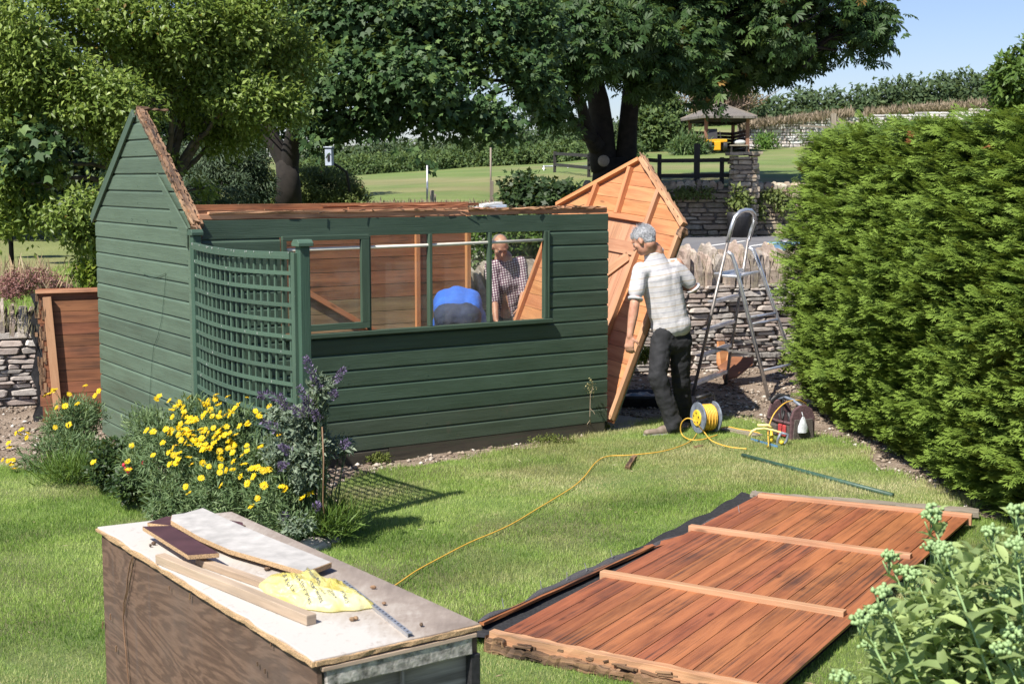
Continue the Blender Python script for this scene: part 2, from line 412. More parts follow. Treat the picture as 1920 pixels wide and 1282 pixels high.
M['red'] = plain('red_fabric', (.42, .05, .05), .8, 0, 50, .3, .3)
M['white'] = plain('white_plastic', (.58, .58, .57), .4, 0, 12, .1, .05)
M['cream'] = plain('cream_pipe', (.75, .72, .62), .45, 0, 14, .12, .05)
M['blue'] = plain('blue_plastic', (.08, .22, .42), .35, 0, 10, .2, .05)
M['bluegrey'] = plain('pale_blue_grey_paint', (.42, .48, .58), .5, 0, 10, .15, .05)
M['orange_yellow'] = plain('mower_yellow', (.75, .36, .01), .4, 0, 10, .1, .05)
M['greenpole'] = plain('green_pole_paint', (.038, .085, .058), .5, 0, 30, .3, .1)
M['concrete'] = groundmat('paving_slab', [(.3, (.20, .18, .15)), (.7, (.34, .31, .27))], 4, 50, .3, .006)
# ================================================================ THE SETTING
M['soil'] = groundmat('dry_soil', [(.32, (.13, .095, .068)), (.5, (.25, .19, .14)), (.68, (.40, .32, .25))], 2.5, 45, .9, .03)
M['lawn'] = groundmat('lawn_turf', [(.3, (.10, .17, .035)), (.55, (.20, .30, .07)), (.75, (.34, .39, .14))], 6, 90, 1.0, .03,
                      stops2=[(.3, (.12, .13, .045)), (.55, (.21, .22, .09)), (.75, (.34, .31, .15))], sc2=.9)
M['field'] = groundmat('field_turf', [(.3, (.085, .135, .028)), (.55, (.14, .20, .045)), (.8, (.20, .24, .07))], .5, 14, .7, .05,
                       stops2=[(.3, (.15, .16, .055)), (.6, (.23, .22, .09)), (.8, (.30, .27, .13))], sc2=.16)
M['asphalt'] = groundmat('asphalt', [(.3, (.11, .11, .12)), (.7, (.19, .19, .20))], 1.2, 60, .5, .01)
M['roadpaint'] = plain('white_road_paint', (.72, .72, .70), .7, 0, 6, .15, .1)

def wall_y(x): return 14.43 + .38 * x            # front foot of the dry stone wall
def garden_z(x, y):
    d = wall_y(x) - np.asarray(y, float)
    return .12 * (1 - sstep(0, 1.6, d)) + .008 * vnoise(x, y, 3)

# garden soil: one sheet under everything up to the wall
def sheet(name, xs, ys, zf, mask, mat, kind='structure', label=None, cat=None):
    X, Y = np.meshgrid(xs, ys); Z = zf(X, Y)
    V = np.stack([X, Y, Z], -1).reshape(-1, 3); nx = len(xs)
    ii, jj = np.meshgrid(np.arange(len(ys) - 1), np.arange(nx - 1), indexing='ij')
    F = np.stack([ii * nx + jj, ii * nx + jj + 1, (ii + 1) * nx + jj + 1, (ii + 1) * nx + jj], -1).reshape(-1, 4)
    if mask is not None:
        cx = (X[:-1, :-1] + X[1:, 1:]) / 2; cy = (Y[:-1, :-1] + Y[1:, 1:]) / 2
        F = F[mask(cx, cy).reshape(-1)]
    u, inv = np.unique(F, return_inverse=True); V = V[u]; F = inv.reshape(F.shape)
    o = nmesh(name, V, F, mat, None, None, True); return tag(o, label, cat, None, kind)
xs = np.concatenate([np.arange(-40, -6, 2), np.arange(-6, 5, .07), np.arange(5, 41, 2)])
ys = np.concatenate([np.arange(-30, 4, 2), np.arange(4, 16.6, .07), np.arange(16.6, 34, 1.5)])
sheet('ground', xs, ys, lambda x, y: np.where(y < wall_y(x) + .3, garden_z(x, y) + .012 * vnoise(x, y, 9, 2) * (y > 3), 0.05), lambda x, y: y < wall_y(x) + .35 * (np.abs(x) < 9) , M['soil'])

HC = [-900, 200, 600, 900, 1040, 1110, 1480, 1920, 3200]
HY = [12, 15, 18, 20, 25, 30.0, 30.4, 40, 60, 80, 110, 400]
HT = np.array([[.9, .95, 1.0, 1.05, 1.2, 1.4, 1.4, 1.7, 2.2, 2.8, 3.4, 8],
               [.9, .95, 1.0, 1.05, 1.2, 1.4, 1.4, 1.7, 2.2, 2.8, 3.4, 8],
               [.9, 1.0, 1.45, 1.65, 1.75, 1.83, 1.84, 1.95, 2.25, 2.6, 3.2, 8],
               [.9, 1.0, 1.5, 1.75, 1.85, 1.97, 1.98, 2.2, 2.72, 3.4, 4.5, 12],
               [.9, .95, 1.3, 1.5, 1.6, 1.75, 1.8, 2.3, 2.88, 3.6, 5, 14],
               [.9, .94, .94, .94, .94, .94, 1.98, 2.32, 3.1, 4.0, 6.0, 12],
               [.9, .94, .94, .94, .94, .94, 2.04, 2.42, 3.25, 4.25, 7.6, 14],
               [.9, .94, .94, .94, .94, .94, 2.05, 2.9, 4.3, 5.6, 9.5, 16],
               [.9, .94, .94, .94, .94, .94, 2.05, 3.4, 6, 8, 14, 30]])
def field_z(x, y):
    x = np.asarray(x, float); y = np.asarray(y, float)
    px = np.clip(960 + FPX * x / np.maximum(y, 1), HC[0], HC[-1] - 1); yy = np.clip(y, HY[0], HY[-1] - 1e-3)
    i = np.clip(np.searchsorted(HC, px, side='right') - 1, 0, len(HC) - 2); j = np.clip(np.searchsorted(HY, yy, side='right') - 1, 0, len(HY) - 2)
    hc = np.array(HC, float); hy = np.array(HY, float)
    a = (px - hc[i]) / (hc[i + 1] - hc[i]); b = (yy - hy[j]) / (hy[j + 1] - hy[j])
    return (HT[i, j] * (1 - a) + HT[i + 1, j] * a) * (1 - b) + (HT[i, j + 1] * (1 - a) + HT[i + 1, j + 1] * a) * b
xs = np.concatenate([np.linspace(-300, -16, 30), np.arange(-15, 16, .22), np.linspace(17, 300, 30)])
ys = np.concatenate([np.arange(10, 30, .22), [30.0, 30.4], np.arange(31, 70, 1.0), np.linspace(72, 400, 50)])
sheet('field', xs, ys, lambda x, y: field_z(x, y) + .02 * vnoise(x, y, .8), lambda x, y: y > wall_y(x) + .28, M['field'])
sheet('road', np.arange(2.1, 15, .4), np.arange(15.3, 30.01, .4), lambda x, y: 0 * x + .985, lambda x, y: (y > wall_y(x) + .5) & (x > 1.2 + (y - 14) * .045), M['asphalt'])
def strip(name, p, q, w, z, mat):
    mb = MB(); a = G(*p, z); b = G(*q, z); d = (b - a).normalized(); s_ = Vector((-d.y, d.x, 0)) * w / 2
    mb.add([a - s_, b - s_, b + s_, a + s_], [(0, 1, 2, 3)]); o = mb.build(name, mat); tag(o, kind='structure')
strip('road_marking', (1322, 462), (1398, 451.5), .10, .990, M['roadpaint'])
strip('road_marking', (1405, 461.5), (1475, 452), .10, .990, M['roadpaint'])

# lawn polygon, traced on the ground
LP = [(-900, 905), (0, 880), (100, 893), (200, 905), (225, 945), (300, 985), (420, 1040), (590, 1017), (645, 998), (655, 965), (625, 930), (640, 905), (740, 886), (900, 858), (1000, 842), (1100, 824), (1118, 806),
      (1180, 800), (1280, 788), (1350, 780), (1400, 792), (1440, 812), (1560, 822), (1610, 850), (1650, 885), (1700, 905), (1760, 925), (1830, 965), (1920, 1000), (2600, 1150)]
LPW = [G(*p) for p in LP]; LPW = [(p.x, p.y) for p in LPW] + [(14, -12), (-14, -12)]
def in_poly(x, y, poly):
    r = np.zeros(np.shape(x), bool); n = len(poly)
    for i in range(n):
        (x1, y1), (x2, y2) = poly[i], poly[(i + 1) % n]
        c = ((y1 > y) != (y2 > y)) & (x < (x2 - x1) * (y - y1) / (y2 - y1 + 1e-12) + x1); r ^= c
    return r
def lawn_mask(x, y): return in_poly(x + .05 * vnoise(x, y, 6, 1), y + .06 * vnoise(x, y, 7, 3), LPW)
ld = lambda x, y: .014 + .012 * vnoise(x, y, 1.2, 4)
sheet('lawn', np.arange(-9, 9, .05), np.concatenate([np.arange(-8, 3, .5), np.arange(3, 13.2, .05)]), lambda x, y: garden_z(x, y) + .016 + .006 * vnoise(x, y, 2.5, 4), lawn_mask, M['lawn'])

# grass blades standing in the lawn
def lawn_dry(x, y): return np.clip(.26 + .95 * vnoise(x, y, .9, 5) + .6 * vnoise(x, y, 2.6, 8) + .3 * vnoise(x, y, 6.5, 2) + .15 * (x - .6), 0, 1)
M['blade'], nt_, p_ = newmat('grass_blade')
ra_ = rndattr(nt_)
c_ = mixc(nt_, ra_[2], ramp(nt_, ra_[0], [(0, (.10, .20, .030)), (.6, (.30, .46, .08)), (1, (.46, .58, .17))]).outputs[0],
          ramp(nt_, ra_[0], [(0, (.30, .33, .11)), (.6, (.50, .49, .22)), (1, (.70, .64, .38))]).outputs[0])
nt_.links.new(c_, p_.inputs["Base Color"]); p_.inputs["Roughness"].default_value = .6
t_ = nt_.nodes.new("ShaderNodeBsdfTranslucent"); nt_.links.new(c_, t_.inputs[0]); mx_ = nt_.nodes.new("ShaderNodeMixShader"); mx_.inputs[0].default_value = .42
nt_.links.new(p_.outputs[0], mx_.inputs[1]); nt_.links.new(t_.outputs[0], mx_.inputs[2]); nt_.links.new(mx_.outputs[0], nt_.nodes["Material Output"].inputs[0])
def grass(name, n, x0, x1, y0, y1, mask, zf, h0, w0, label, bias=1.0, lean=.5, dry=lawn_dry):
    u = NR.random(n); Y = y0 + (y1 - y0) * u ** bias; t = NR.random(n)
    X = x0 + (x1 - x0) * t; vis = np.abs(X) < Y * .385 + .5; X = X[vis]; Y = Y[vis]
    k = mask(X, Y); X = X[k]; Y = Y[k]; m = len(X)
    ln = .55 + .45 * vnoise(X, Y, 2.2, 9)
    h = h0 * (.55 + .75 * NR.random(m)) * (.75 + .4 * ln); w = w0 * (.7 + .6 * NR.random(m))
    a = NR.random(m) * 6.283; dx, dy = np.cos(a), np.sin(a); le = h * lean * (.3 + NR.random(m)); b = NR.random(m) * 6.283
    lx, ly = np.cos(b) * le, np.sin(b) * le; z = zf(X, Y)
    P0 = np.stack([X - dx * w, Y - dy * w, z], 1); P1 = np.stack([X + dx * w, Y + dy * w, z], 1)
    P2 = np.stack([X + lx, Y + ly, z + h], 1)
    V = np.stack([P0, P1, P2], 1).reshape(-1, 3); F = np.arange(m * 3).reshape(-1, 3)
    c = np.zeros((m, 3, 3)); c[:, :, 0] = np.clip(NR.random(m) * .7 + .2 + .45 * vnoise(X, Y, 1.5, 6) + .25 * vnoise(X, Y, 4, 1), 0, 1)[:, None]; c[:, :, 1] = 0; c[:, :, 2] = np.clip(dry(X, Y) + NR.normal(size=m) * .22, 0, 1)[:, None]
    o = nmesh(name, V, F, M['blade'], None, c.reshape(-1, 3)); return tag(o, label, 'grass', None, 'stuff')
zl = lambda x, y: garden_z(x, y) + .014
grass('grass', 900000, -4.5, 4.5, 4.3, 12.8, lawn_mask, zl, .024, .0020, 'short green lawn grass with drier yellow patches around the shed', 1.15)
# longer tufts at the lawn's edge
def edge_mask(x, y):
    e = np.zeros(np.shape(x), bool); q = lawn_mask(x, y)
    for dx, dy in ((.12, 0), (-.12, 0), (0, .12), (0, -.12)): e |= q != lawn_mask(x + dx, y + dy)
    return e & (vnoise(x, y, 4, 2) > -.25)
grass('edge_grass', 300000, -4.6, 4.6, 6.0, 12.8, edge_mask, lambda x, y: garden_z(x, y), .055, .0024, 'longer tufts of grass along the edges of the lawn', 1.0, .6)
n = 900; x = NR.uniform(-4, 4, n); y = NR.uniform(4.6, 12.4, n); k = lawn_mask(x, y); P = np.stack([x, y, garden_z(x, y) + .026], 1)[k]; n = len(P)
tag(leaves('lawn_litter', P, unit(np.stack([NR.normal(size=n), NR.normal(size=n), NR.normal(size=n) * .15], 1)), unit(np.array([0, 0, 1.0]) + .4 * rdir(n)), .012 + .035 * NR.random(n) ** 2, T_BLADE, leafmat('straw_litter', (.36, .28, .17), (.60, .52, .38), .1, .8), None), 'straw clippings and dead leaf scraps scattered over the lawn', 'clippings', None, 'stuff')
n = 26; x = NR.normal(size=n) * .9 + .9; y = NR.normal(size=n) * .9 + 10.2; k = lawn_mask(x, y); P = np.stack([x, y, garden_z(x, y) + .03], 1)[k]; n = len(P)
grass('bank_grass', 60000, -6, 0, 13, 22, lambda x, y: (y > wall_y(x) + .5) & (960 + FPX * x / y < 210), field_z, .07, .005, 'sunlit grass bank behind the stone wall at the left', 1.3, .5)

# gravel and clods on the soil
def pebbles(name, n, box, mask, s0, s1, mat, label):
    x = NR.uniform(box[0], box[1], n); y = NR.uniform(box[2], box[3], n); k = mask(x, y); x, y = x[k], y[k]; m = len(x)
    s_ = s0 + (s1 - s0) * NR.random(m) ** 4
    ov = np.array([(1, 0, 0), (0, 1, 0), (-1, 0, 0), (0, -1, 0), (0, 0, .7), (0, 0, -.7)]); of = np.array([(0, 1, 4), (1, 2, 4), (2, 3, 4), (3, 0, 4), (1, 0, 5), (2, 1, 5), (3, 2, 5), (0, 3, 5)])
    V = ov[None] * (1 + .5 * NR.uniform(-1, 1, (m, 6, 3))) * s_[:, None, None]; a = NR.random(m) * 6.28
    ca, sa = np.cos(a)[:, None], np.sin(a)[:, None]; vx = V[:, :, 0] * ca - V[:, :, 1] * sa; vy = V[:, :, 0] * sa + V[:, :, 1] * ca
    V = np.stack([vx + x[:, None], vy + y[:, None], V[:, :, 2] * .8 + (garden_z(x, y) + .3 * s_)[:, None]], -1)
    F = (of[None] + (np.arange(m) * 6)[:, None, None]).reshape(-1, 3); c = np.repeat(NR.random((m, 1, 3)), 6, 1)
    o = nmesh(name, V.reshape(-1, 3), F, mat, None, c.reshape(-1, 3)); return tag(o, label, 'gravel', None, 'stuff')
M['pebble'], nt_, p_ = newmat('pebble'); ra_ = rndattr(nt_)
nt_.links.new(ramp(nt_, ra_[0], [(0, (.13, .095, .07)), (.6, (.30, .24, .18)), (.9, (.45, .40, .34)), (1, (.66, .62, .56))]).outputs[0], p_.inputs["Base Color"]); p_.inputs["Roughness"].default_value = .9
pebbles('gravel', 60000, (-5.2, 4.5, 7.2, 15.4), lambda x, y: ~lawn_mask(x, y) & (y < wall_y(x)) & (vnoise(x, y, 5) > -.5), .005, .030, M['pebble'], 'dry crumbly soil clods and small stones around the shed and wall')

# ---------------------------------------------------------------- stone walls
def stonemat(name, a, b, c, moss=None):
    m, nt, p = newmat(name); g = nt.nodes.new("ShaderNodeNewGeometry"); ra = rndattr(nt)
    n = noise(nt, g.outputs["Position"], 9, 8, .68); n2 = noise(nt, mapping(nt, g.outputs["Position"], (6, 6, 40)), 2, 5, .65)
    col = ramp(nt, mth(nt, 'ADD', mth(nt, 'MULTIPLY', n, .5), mth(nt, 'MULTIPLY', n2, .5)), [(.3, a), (.5, b), (.68, c)]).outputs[0]
    h = nt.nodes.new("ShaderNodeHueSaturation"); nt.links.new(col, h.inputs["Color"]); nt.links.new(mth(nt, 'ADD', mth(nt, 'MULTIPLY', ra[0], .7), .62), h.inputs["Value"])
    col = h.outputs[0]
    col = mixc(nt, mth(nt, 'MULTIPLY', ra[1], .35), col, tuple(q * r for q, r in zip(b, (1.25, .85, .72))))
    if moss:
        k = ramp(nt, noise(nt, g.outputs["Position"], 3.5, 6, .7), [(.52, (0, 0, 0)), (.66, (1, 1, 1))]); col = mixc(nt, mth(nt, 'MULTIPLY', k.outputs[0], .6), col, moss)
    nt.links.new(col, p.inputs["Base Color"]); p.inputs["Roughness"].default_value = .88; bump(nt, p, n, .8, .012); return m
M['stone'] = stonemat('dry_stone', (.16, .152, .142), (.40, .38, .35), (.66, .64, .59))
M['stone_slate'] = stonemat('slate_coping', (.13, .11, .10), (.33, .29, .25), (.56, .51, .44), (.28, .25, .16))
M['stone_far'] = stonemat('mossy_stone', (.12, .10, .075), (.33, .29, .22), (.55, .50, .41), (.12, .13, .05))
M['stone_white'] = stonemat('whitewashed_stone', (.20, .20, .19), (.55, .55, .55), (.85, .85, .84))
M['mortar'] = groundmat('dark_wall_core', [(.3, (.09, .08, .07)), (.7, (.24, .21, .18))], 3, 30, .5, .02)
def stones(mb, org, u, nrm, L, z0f, z1f, hr, lr, depth=.16, jit=.25, gap=.004):
    """courses of irregular flat stones on a vertical face; org at foot, u along, nrm outward"""
    z = 0.0; org = Vector(org); zmax = max(z1f(0), z1f(L), z1f(L / 2))
    zmin = min(z0f(0), z0f(L)); z = zmin
    while z < zmax:
        h = R.uniform(*hr); s_ = -R.uniform(0, lr[1])
        while s_ < L:
            l = R.uniform(*lr) * (1.3 if h > .05 else .9); mid = min(max(s_ + l / 2, 0), L)
            if z >= z0f(mid) - h and z + h * .6 <= z1f(mid):
                o = R.uniform(-.02, .035); n = 7; pr = []
                a0, a1 = max(s_, 0) + gap, min(s_ + l, L) - gap
                if a1 - a0 > .03:
                    hh = h - gap * R.uniform(.3, 1.6); cx, cz = (a0 + a1) / 2, z + h / 2; rx, rz = (a1 - a0) / 2, hh / 2
                    ring = []; k = 8
                    for q in range(k):
                        t = 2 * math.pi * (q + .5) / k; ct, st = math.cos(t), math.sin(t)
                        ex = math.copysign(abs(ct) ** .25, ct); ez = math.copysign(abs(st) ** .4, st)
                        ring.append((cx + ex * rx * R.uniform(.84, 1.02), cz + ez * rz * R.uniform(.62, 1.06)))
                    vs = []; tl = R.uniform(-.015, .015)
                    for (dd, sc_) in ((-depth, 1.0), (o * .2, 1.0), (o + .010, .975), (o + .016 + R.uniform(0, .008), .84)):
                        for (a, c) in ring:
                            vs.append(org + u * (cx + (a - cx) * sc_) + Vector((0, 0, cz + (c - cz) * sc_)) + nrm * (dd + tl * (a - cx) / max(rx, .01) * (dd > 0)))
                    fs = [(r_ * k + q, r_ * k + (q + 1) % k, (r_ + 1) * k + (q + 1) % k, (r_ + 1) * k + q) for r_ in range(3) for q in range(k)] + [tuple(3 * k + q for q in range(k))]
                    mb.add(vs, fs)
            s_ += l
        z += h
def slates(mb, org, u, nrm, L, zf, hf, th, depth, lean=.12):
    s_ = 0; org = Vector(org)
    while s_ < L:
        t = R.uniform(*th); h = hf(s_) * R.uniform(.72, 1.12); d = depth * R.uniform(.8, 1.1); o = R.uniform(-.03, .04); ln = R.uniform(-lean, lean)
        c = org + u * (s_ + t / 2) + Vector((0, 0, zf(s_)))
        pts = []
        nn = 7
        for i in range(nn):
            f = i / (nn - 1); hh = h * (.78 + .22 * math.sin(math.pi * (f * .8 + .1))) * R.uniform(.88, 1.05); pts.append(((f - .5) * d, hh))
        vs = []
        for sd in (-1, 1):
            for (a, hh) in pts: vs.append(c + nrm * (a + o) + u * (sd * t * .5 * R.uniform(.5, .95)) + Vector((0, 0, -.04)))
            for (a, hh) in pts: vs.append(c + nrm * (a + o + R.uniform(-.015, .015)) + u * (sd * t * .5 * R.uniform(.6, 1.1) + ln * hh * .5) + Vector((0, 0, hh * .5)))
            for (a, hh) in pts: vs.append(c + nrm * ((a + o) * R.uniform(.7, .95)) + u * (sd * t * .28 * R.uniform(.5, 1) + ln * hh) + Vector((0, 0, hh)))
        m = 3 * nn; fs = []
        for r_ in range(2):
            for i in range(nn - 1):
                a = r_ * nn + i; fs.append((a, a + 1, a + nn + 1, a + nn)); fs.append((m + a + 1, m + a, m + a + nn, m + a + nn + 1))
            fs.append((r_ * nn, r_ * nn + nn, m + r_ * nn + nn, m + r_ * nn)); e = r_ * nn + nn - 1; fs.append((e, m + e, m + e + nn, e + nn))
        for i in range(nn - 1): fs.append((2 * nn + i, 2 * nn + i + 1, m + 2 * nn + i + 1, m + 2 * nn + i))
        mb.add(vs, fs); s_ += t * R.uniform(.75, 1.0)
WL0 = Vector((-9.0, wall_y(-9.0), 0)); WL1 = Vector((6.5, wall_y(6.5), 0)); WU = (WL1 - WL0).normalized(); WN = Vector((WU.y, -WU.x, 0)); WLEN = (WL1 - WL0).length
def ztop(s_): x = WL0.x + WU.x * s_; return .80 + max(0, min(1, (x + 3.5) / 5.5)) * .24
sw = empty('stone_wall', (0, wall_y(0), 0), 'long dry stone garden wall with upright slate coping behind the shed', 'wall')
mb = MB(); s0_ = (-5.6 - WL0.x) / WU.x; s1_ = 5.2 / WU.x - WL0.x / WU.x
stones(mb, WL0 + WU * s0_, WU, WN, s1_ - s0_, lambda s_: -.02, lambda s_: ztop(s_ + s0_), (.025, .075), (.09, .34))
mb.build('stone_courses', M['stone'], sw)
mb = MB()
for i in range(32):
    a, b = WLEN * i / 32, WLEN * (i + 1) / 32; za, zb = ztop(a) + .02, ztop(b) + .02; q = lambda s_, w, z: WL0 + WU * s_ + WN * w + Vector((0, 0, z))
    mb.add([q(a, -.02, -.1), q(b, -.02, -.1), q(b, -.02, zb), q(a, -.02, za), q(a, -.50, -.1), q(b, -.50, -.1), q(b, -.50, zb), q(a, -.50, za)], [(0, 1, 2, 3), (5, 4, 7, 6), (3, 2, 6, 7)])
mb.build('wall_core', M['mortar'], sw)
mb = MB(); slates(mb, WL0 + WU * s0_ + WN * -.24, WU, WN, s1_ - s0_, lambda s_: ztop(s_ + s0_), lambda s_: .30 + .12 * (ztop(s_ + s0_) - .8) / .24, (.03, .13), .5, .22)
mb.build('coping', M['stone_slate'], sw)

# retaining wall beyond the road and its pillar
rw = empty('retaining_wall', (6, 30, .94), 'old mossy stone retaining wall between the road and the upper field', 'wall')
mb = MB(); stones(mb, (1.5, 29.98, .92), Vector((1, 0, 0)), Vector((0, -1, 0)), 11.5, lambda s_: 0, lambda s_: 1.10, (.06, .14), (.18, .5), .2)
mb.build('stone_courses', M['stone_far'], rw)
mb = MB(); slates(mb, (1.5, 30.15, 2.0), Vector((1, 0, 0)), Vector((0, -1, 0)), 2.95, lambda s_: 0, lambda s_: .16, (.1, .22), .4)
slates(mb, (5.2, 30.15, 2.0), Vector((1, 0, 0)), Vector((0, -1, 0)), 7.5, lambda s_: 0, lambda s_: .12, (.1, .25), .4); mb.build('coping', M['stone_far'], rw)
mb = MB(); mb.box((7.2, 30.2, 1.4), (11.6, .36, 1.2)); mb.build('wall_core', M['mortar'], rw)
pp = empty('gate_pillar', (4.86, 29.8, .94), 'square stone gate pillar with a flat cap at the end of the dark fence', 'pillar')
mb = MB()
for (o_, u_, n_) in (((4.60, 29.55, .94), Vector((1, 0, 0)), Vector((0, -1, 0))), ((5.12, 29.55, .94), Vector((0, 1, 0)), Vector((1, 0, 0))), ((4.60, 30.07, .94), Vector((0, -1, 0)), Vector((-1, 0, 0)))):
    stones(mb, o_, u_, n_, .52, lambda s_: 0, lambda s_: 1.76, (.06, .14), (.15, .36), .12)
mb.build('stone_shaft', M['stone_far'], pp); mb = MB(); mb.box((4.86, 29.81, 1.78), (.46, .46, 1.7)); mb.build('core', M['mortar'], pp)
mb = MB(); mb.beam((4.52, 29.81, 2.71), (5.20, 29.81, 2.71), .66, .06, jit=.012, seg=4); mb.build('cap_slab', M['stone_far'], pp)

# ---------------------------------------------------------------- trees and shrubs
M['bark'] = plain('tree_bark', (.016, .013, .011), .95, 0, 8, .5, 1.0)  # near-black bark; the shade of the crowns is put into this colour
M['bark_apple'] = plain('apple_bark', (.11, .095, .075), .95, 0, 14, .5, .8)
M['apple'] = leafmat('apple_leaf', (.165, .245, .048), (.38, .48, .13), .45, .38, brown=(.2, .13, .03))
M['sycamore'] = leafmat('sycamore_leaf', (.042, .092, .030), (.17, .26, .08), .25, .55)
M['chestnut'] = leafmat('chestnut_leaf', (.036, .080, .022), (.085, .14, .036), .22, .55, brown=(.25, .15, .04))
M['dark'] = leafmat('dark_shrub_leaf', (.025, .05, .016), (.06, .10, .03), .15, .5)
M['shrub'] = leafmat('olive_shrub_leaf', (.11, .15, .04), (.22, .26, .075), .25, .55, brown=(.25, .1, .06))
M['hedgeleaf'] = leafmat('field_hedge_leaf', (.06, .105, .03), (.15, .21, .06), .25, .6)
M['fartree'] = leafmat('far_tree_leaf', (.05, .085, .035), (.11, .155, .06), .2, .7)
M['twig'] = plain('bare_twig', (.22, .16, .12), .9, 0, 10, .3, .2)

def blob(px, py, Y, rx, ry, rY=None):
    c = A(px, py, Y); k = Y / FPX
    return (c.x, c.y, c.z, rx * k, rY if rY else (rx + ry) / 2 * k, ry * k)
def crown(blobs, n, per, size, spread, droop=.5, seed=1, gap=-.35, nf=1.6, out=.5, shell=.45):
    B = np.array(blobs); w = (B[:, 3] * B[:, 5]) ** 1.0; w = w / w.sum()
    bi = NR.choice(len(B), n, p=w); d = rdir(n); r = (NR.random(n) ** shell)[:, None]
    c = B[bi, :3] + d * r * B[bi, 3:6]
    nz = vnoise(c[:, 0] + c[:, 2] * .7, c[:, 1] * .8 + c[:, 2], nf, seed); k = nz > gap; c, d = c[k], d[k]; m = len(c)
    P = np.repeat(c, per, 0); Dd = np.repeat(d, per, 0); tw = rdir(m); tw[:, 2] *= .5; tw = unit(tw + d * .6)
    t = NR.random(m * per)[:, None]
    P = P + np.repeat(tw, per, 0) * spread * (t - .3) + NR.normal(size=P.shape) * spread * .25
    D = unit(Dd * out + rdir(m * per) * .9 + np.array([0, 0, -droop]))
    N = unit(Dd * .5 + np.array([-.25, -.3, .9]) + rdir(m * per) * .55)
    tint = np.clip(NR.random(m * per) * .6 + np.repeat(NR.random(m), per) * .5 - .05, 0, 1)
    S = size * (.6 + .7 * NR.random(m * per))
    return P, D, N, S, tint, c
def limb_set(mb, base, targets, r0, fork=.35, rmin=.01, wob=.15, trunk_top=None):
    base = Vector(base); tt = Vector(trunk_top) if trunk_top else base
    for T in targets:
        T = Vector(T); L = (T - tt).length; pts = []
        n = 7; off = Vector((R.uniform(-1, 1), R.uniform(-1, 1), R.uniform(0, 1))) * wob * L
        for i in range(n + 1):
            f = i / n; p = tt.lerp(T, f) + off * math.sin(math.pi * f) * .7 + Vector((R.uniform(-1, 1), R.uniform(-1, 1), R.uniform(-1, 1))) * wob * .12 * L * (0 < f < 1)
            pts.append(p)
        mb.tube(pts, [max(rmin, r0 * (1 - .85 * i / n)) for i in range(n + 1)], 8)
def tree(name, label, cat, base, trunk, blobs, cr, leafm, tmpl, barkm, group=None, wid=None, nlimb=14, r0=.1, crown_name='crown', twigs=60):
    o = empty(name, base, label, cat, group); mb = MB()
    for pts, rr in trunk: mb.tube(pts, rr, 14)
    top = trunk[0][0][-1]
    P, D, N, S, tint, c = crown(blobs, **cr)
    idx = NR.choice(len(c), min(nlimb, len(c)), replace=False); B = np.array(blobs)
    tg = [Vector(B[i, :3]) for i in range(len(B))][:nlimb]
    nodes = [Vector(p) for pts, rr in trunk for p in pts[len(pts) // 2:]]
    for T in [Vector(b[:3]) for b in blobs if b[3] > .34][:nlimb]:
        a = min(nodes, key=lambda q: (q - T).length + (2.5 if q.z > T.z + .3 else 0)); limb_set(mb, base, [T], r0, trunk_top=a)
    for i in NR.choice(len(c), min(twigs, len(c)), replace=False):
        q = Vector(c[i]); t = min(tg, key=lambda a: (a - q).length); a = t.lerp(Vector(top), .15); limb_set(mb, base, [q], max(.006, r0 * .22), trunk_top=a, rmin=.004)
    mb.build('trunk', barkm, o, smooth=True)
    leaves(crown_name, P, D, N, S, tmpl, leafm, o, tint, wid); return o

# apple tree at the left, behind the green gable
ab = A(300, 470, 15.6); ab.z = 1.0
ap_bl = [blob(*b) for b in ((60, 60, 14, 120, 90), (180, 40, 14.5, 130, 90), (320, 50, 14.6, 120, 90), (450, 60, 15, 100, 80), (540, 110, 15.3, 60, 60), (60, 180, 14, 110, 80), (190, 190, 14, 110, 80),
        (330, 160, 14.8, 110, 80), (450, 190, 14.8, 90, 60), (540, 200, 15, 40, 40), (110, 300, 13.9, 80, 70), (220, 290, 14.2, 70, 60), (330, 250, 15.4, 90, 60), (430, 245, 15.5, 70, 45),
        (150, 385, 13.8, 60, 55), (100, 410, 14, 45, 30), (175, 430, 13.9, 30, 38), (400, 350, 15.6, 28, 26, .3), (60, 345, 13.9, 70, 55), (110, 400, 13.7, 70, 40), (60, 430, 13.9, 60, 28), (165, 440, 13.8, 32, 36), (20, 380, 14.2, 60, 60), (200, -70, 15, 200, 90), (450, -60, 15.4, 130, 80), (-60, 100, 14.5, 120, 200), (250, 380, 16, 90, 60))]
tree('apple_tree', 'leafy yellow-green apple tree hanging over the green shed gable', 'tree', ab, [([ab, ab + Vector((-.05, 0, .5)), ab + Vector((.05, 0, 1.0))], [.14, .11, .10])], ap_bl,
     dict(n=17500, per=8, size=.064, spread=.17, droop=.35, seed=1, gap=-.22, nf=2.3), M['apple'], T_LEAF, M['bark_apple'], nlimb=22, r0=.05, twigs=160)
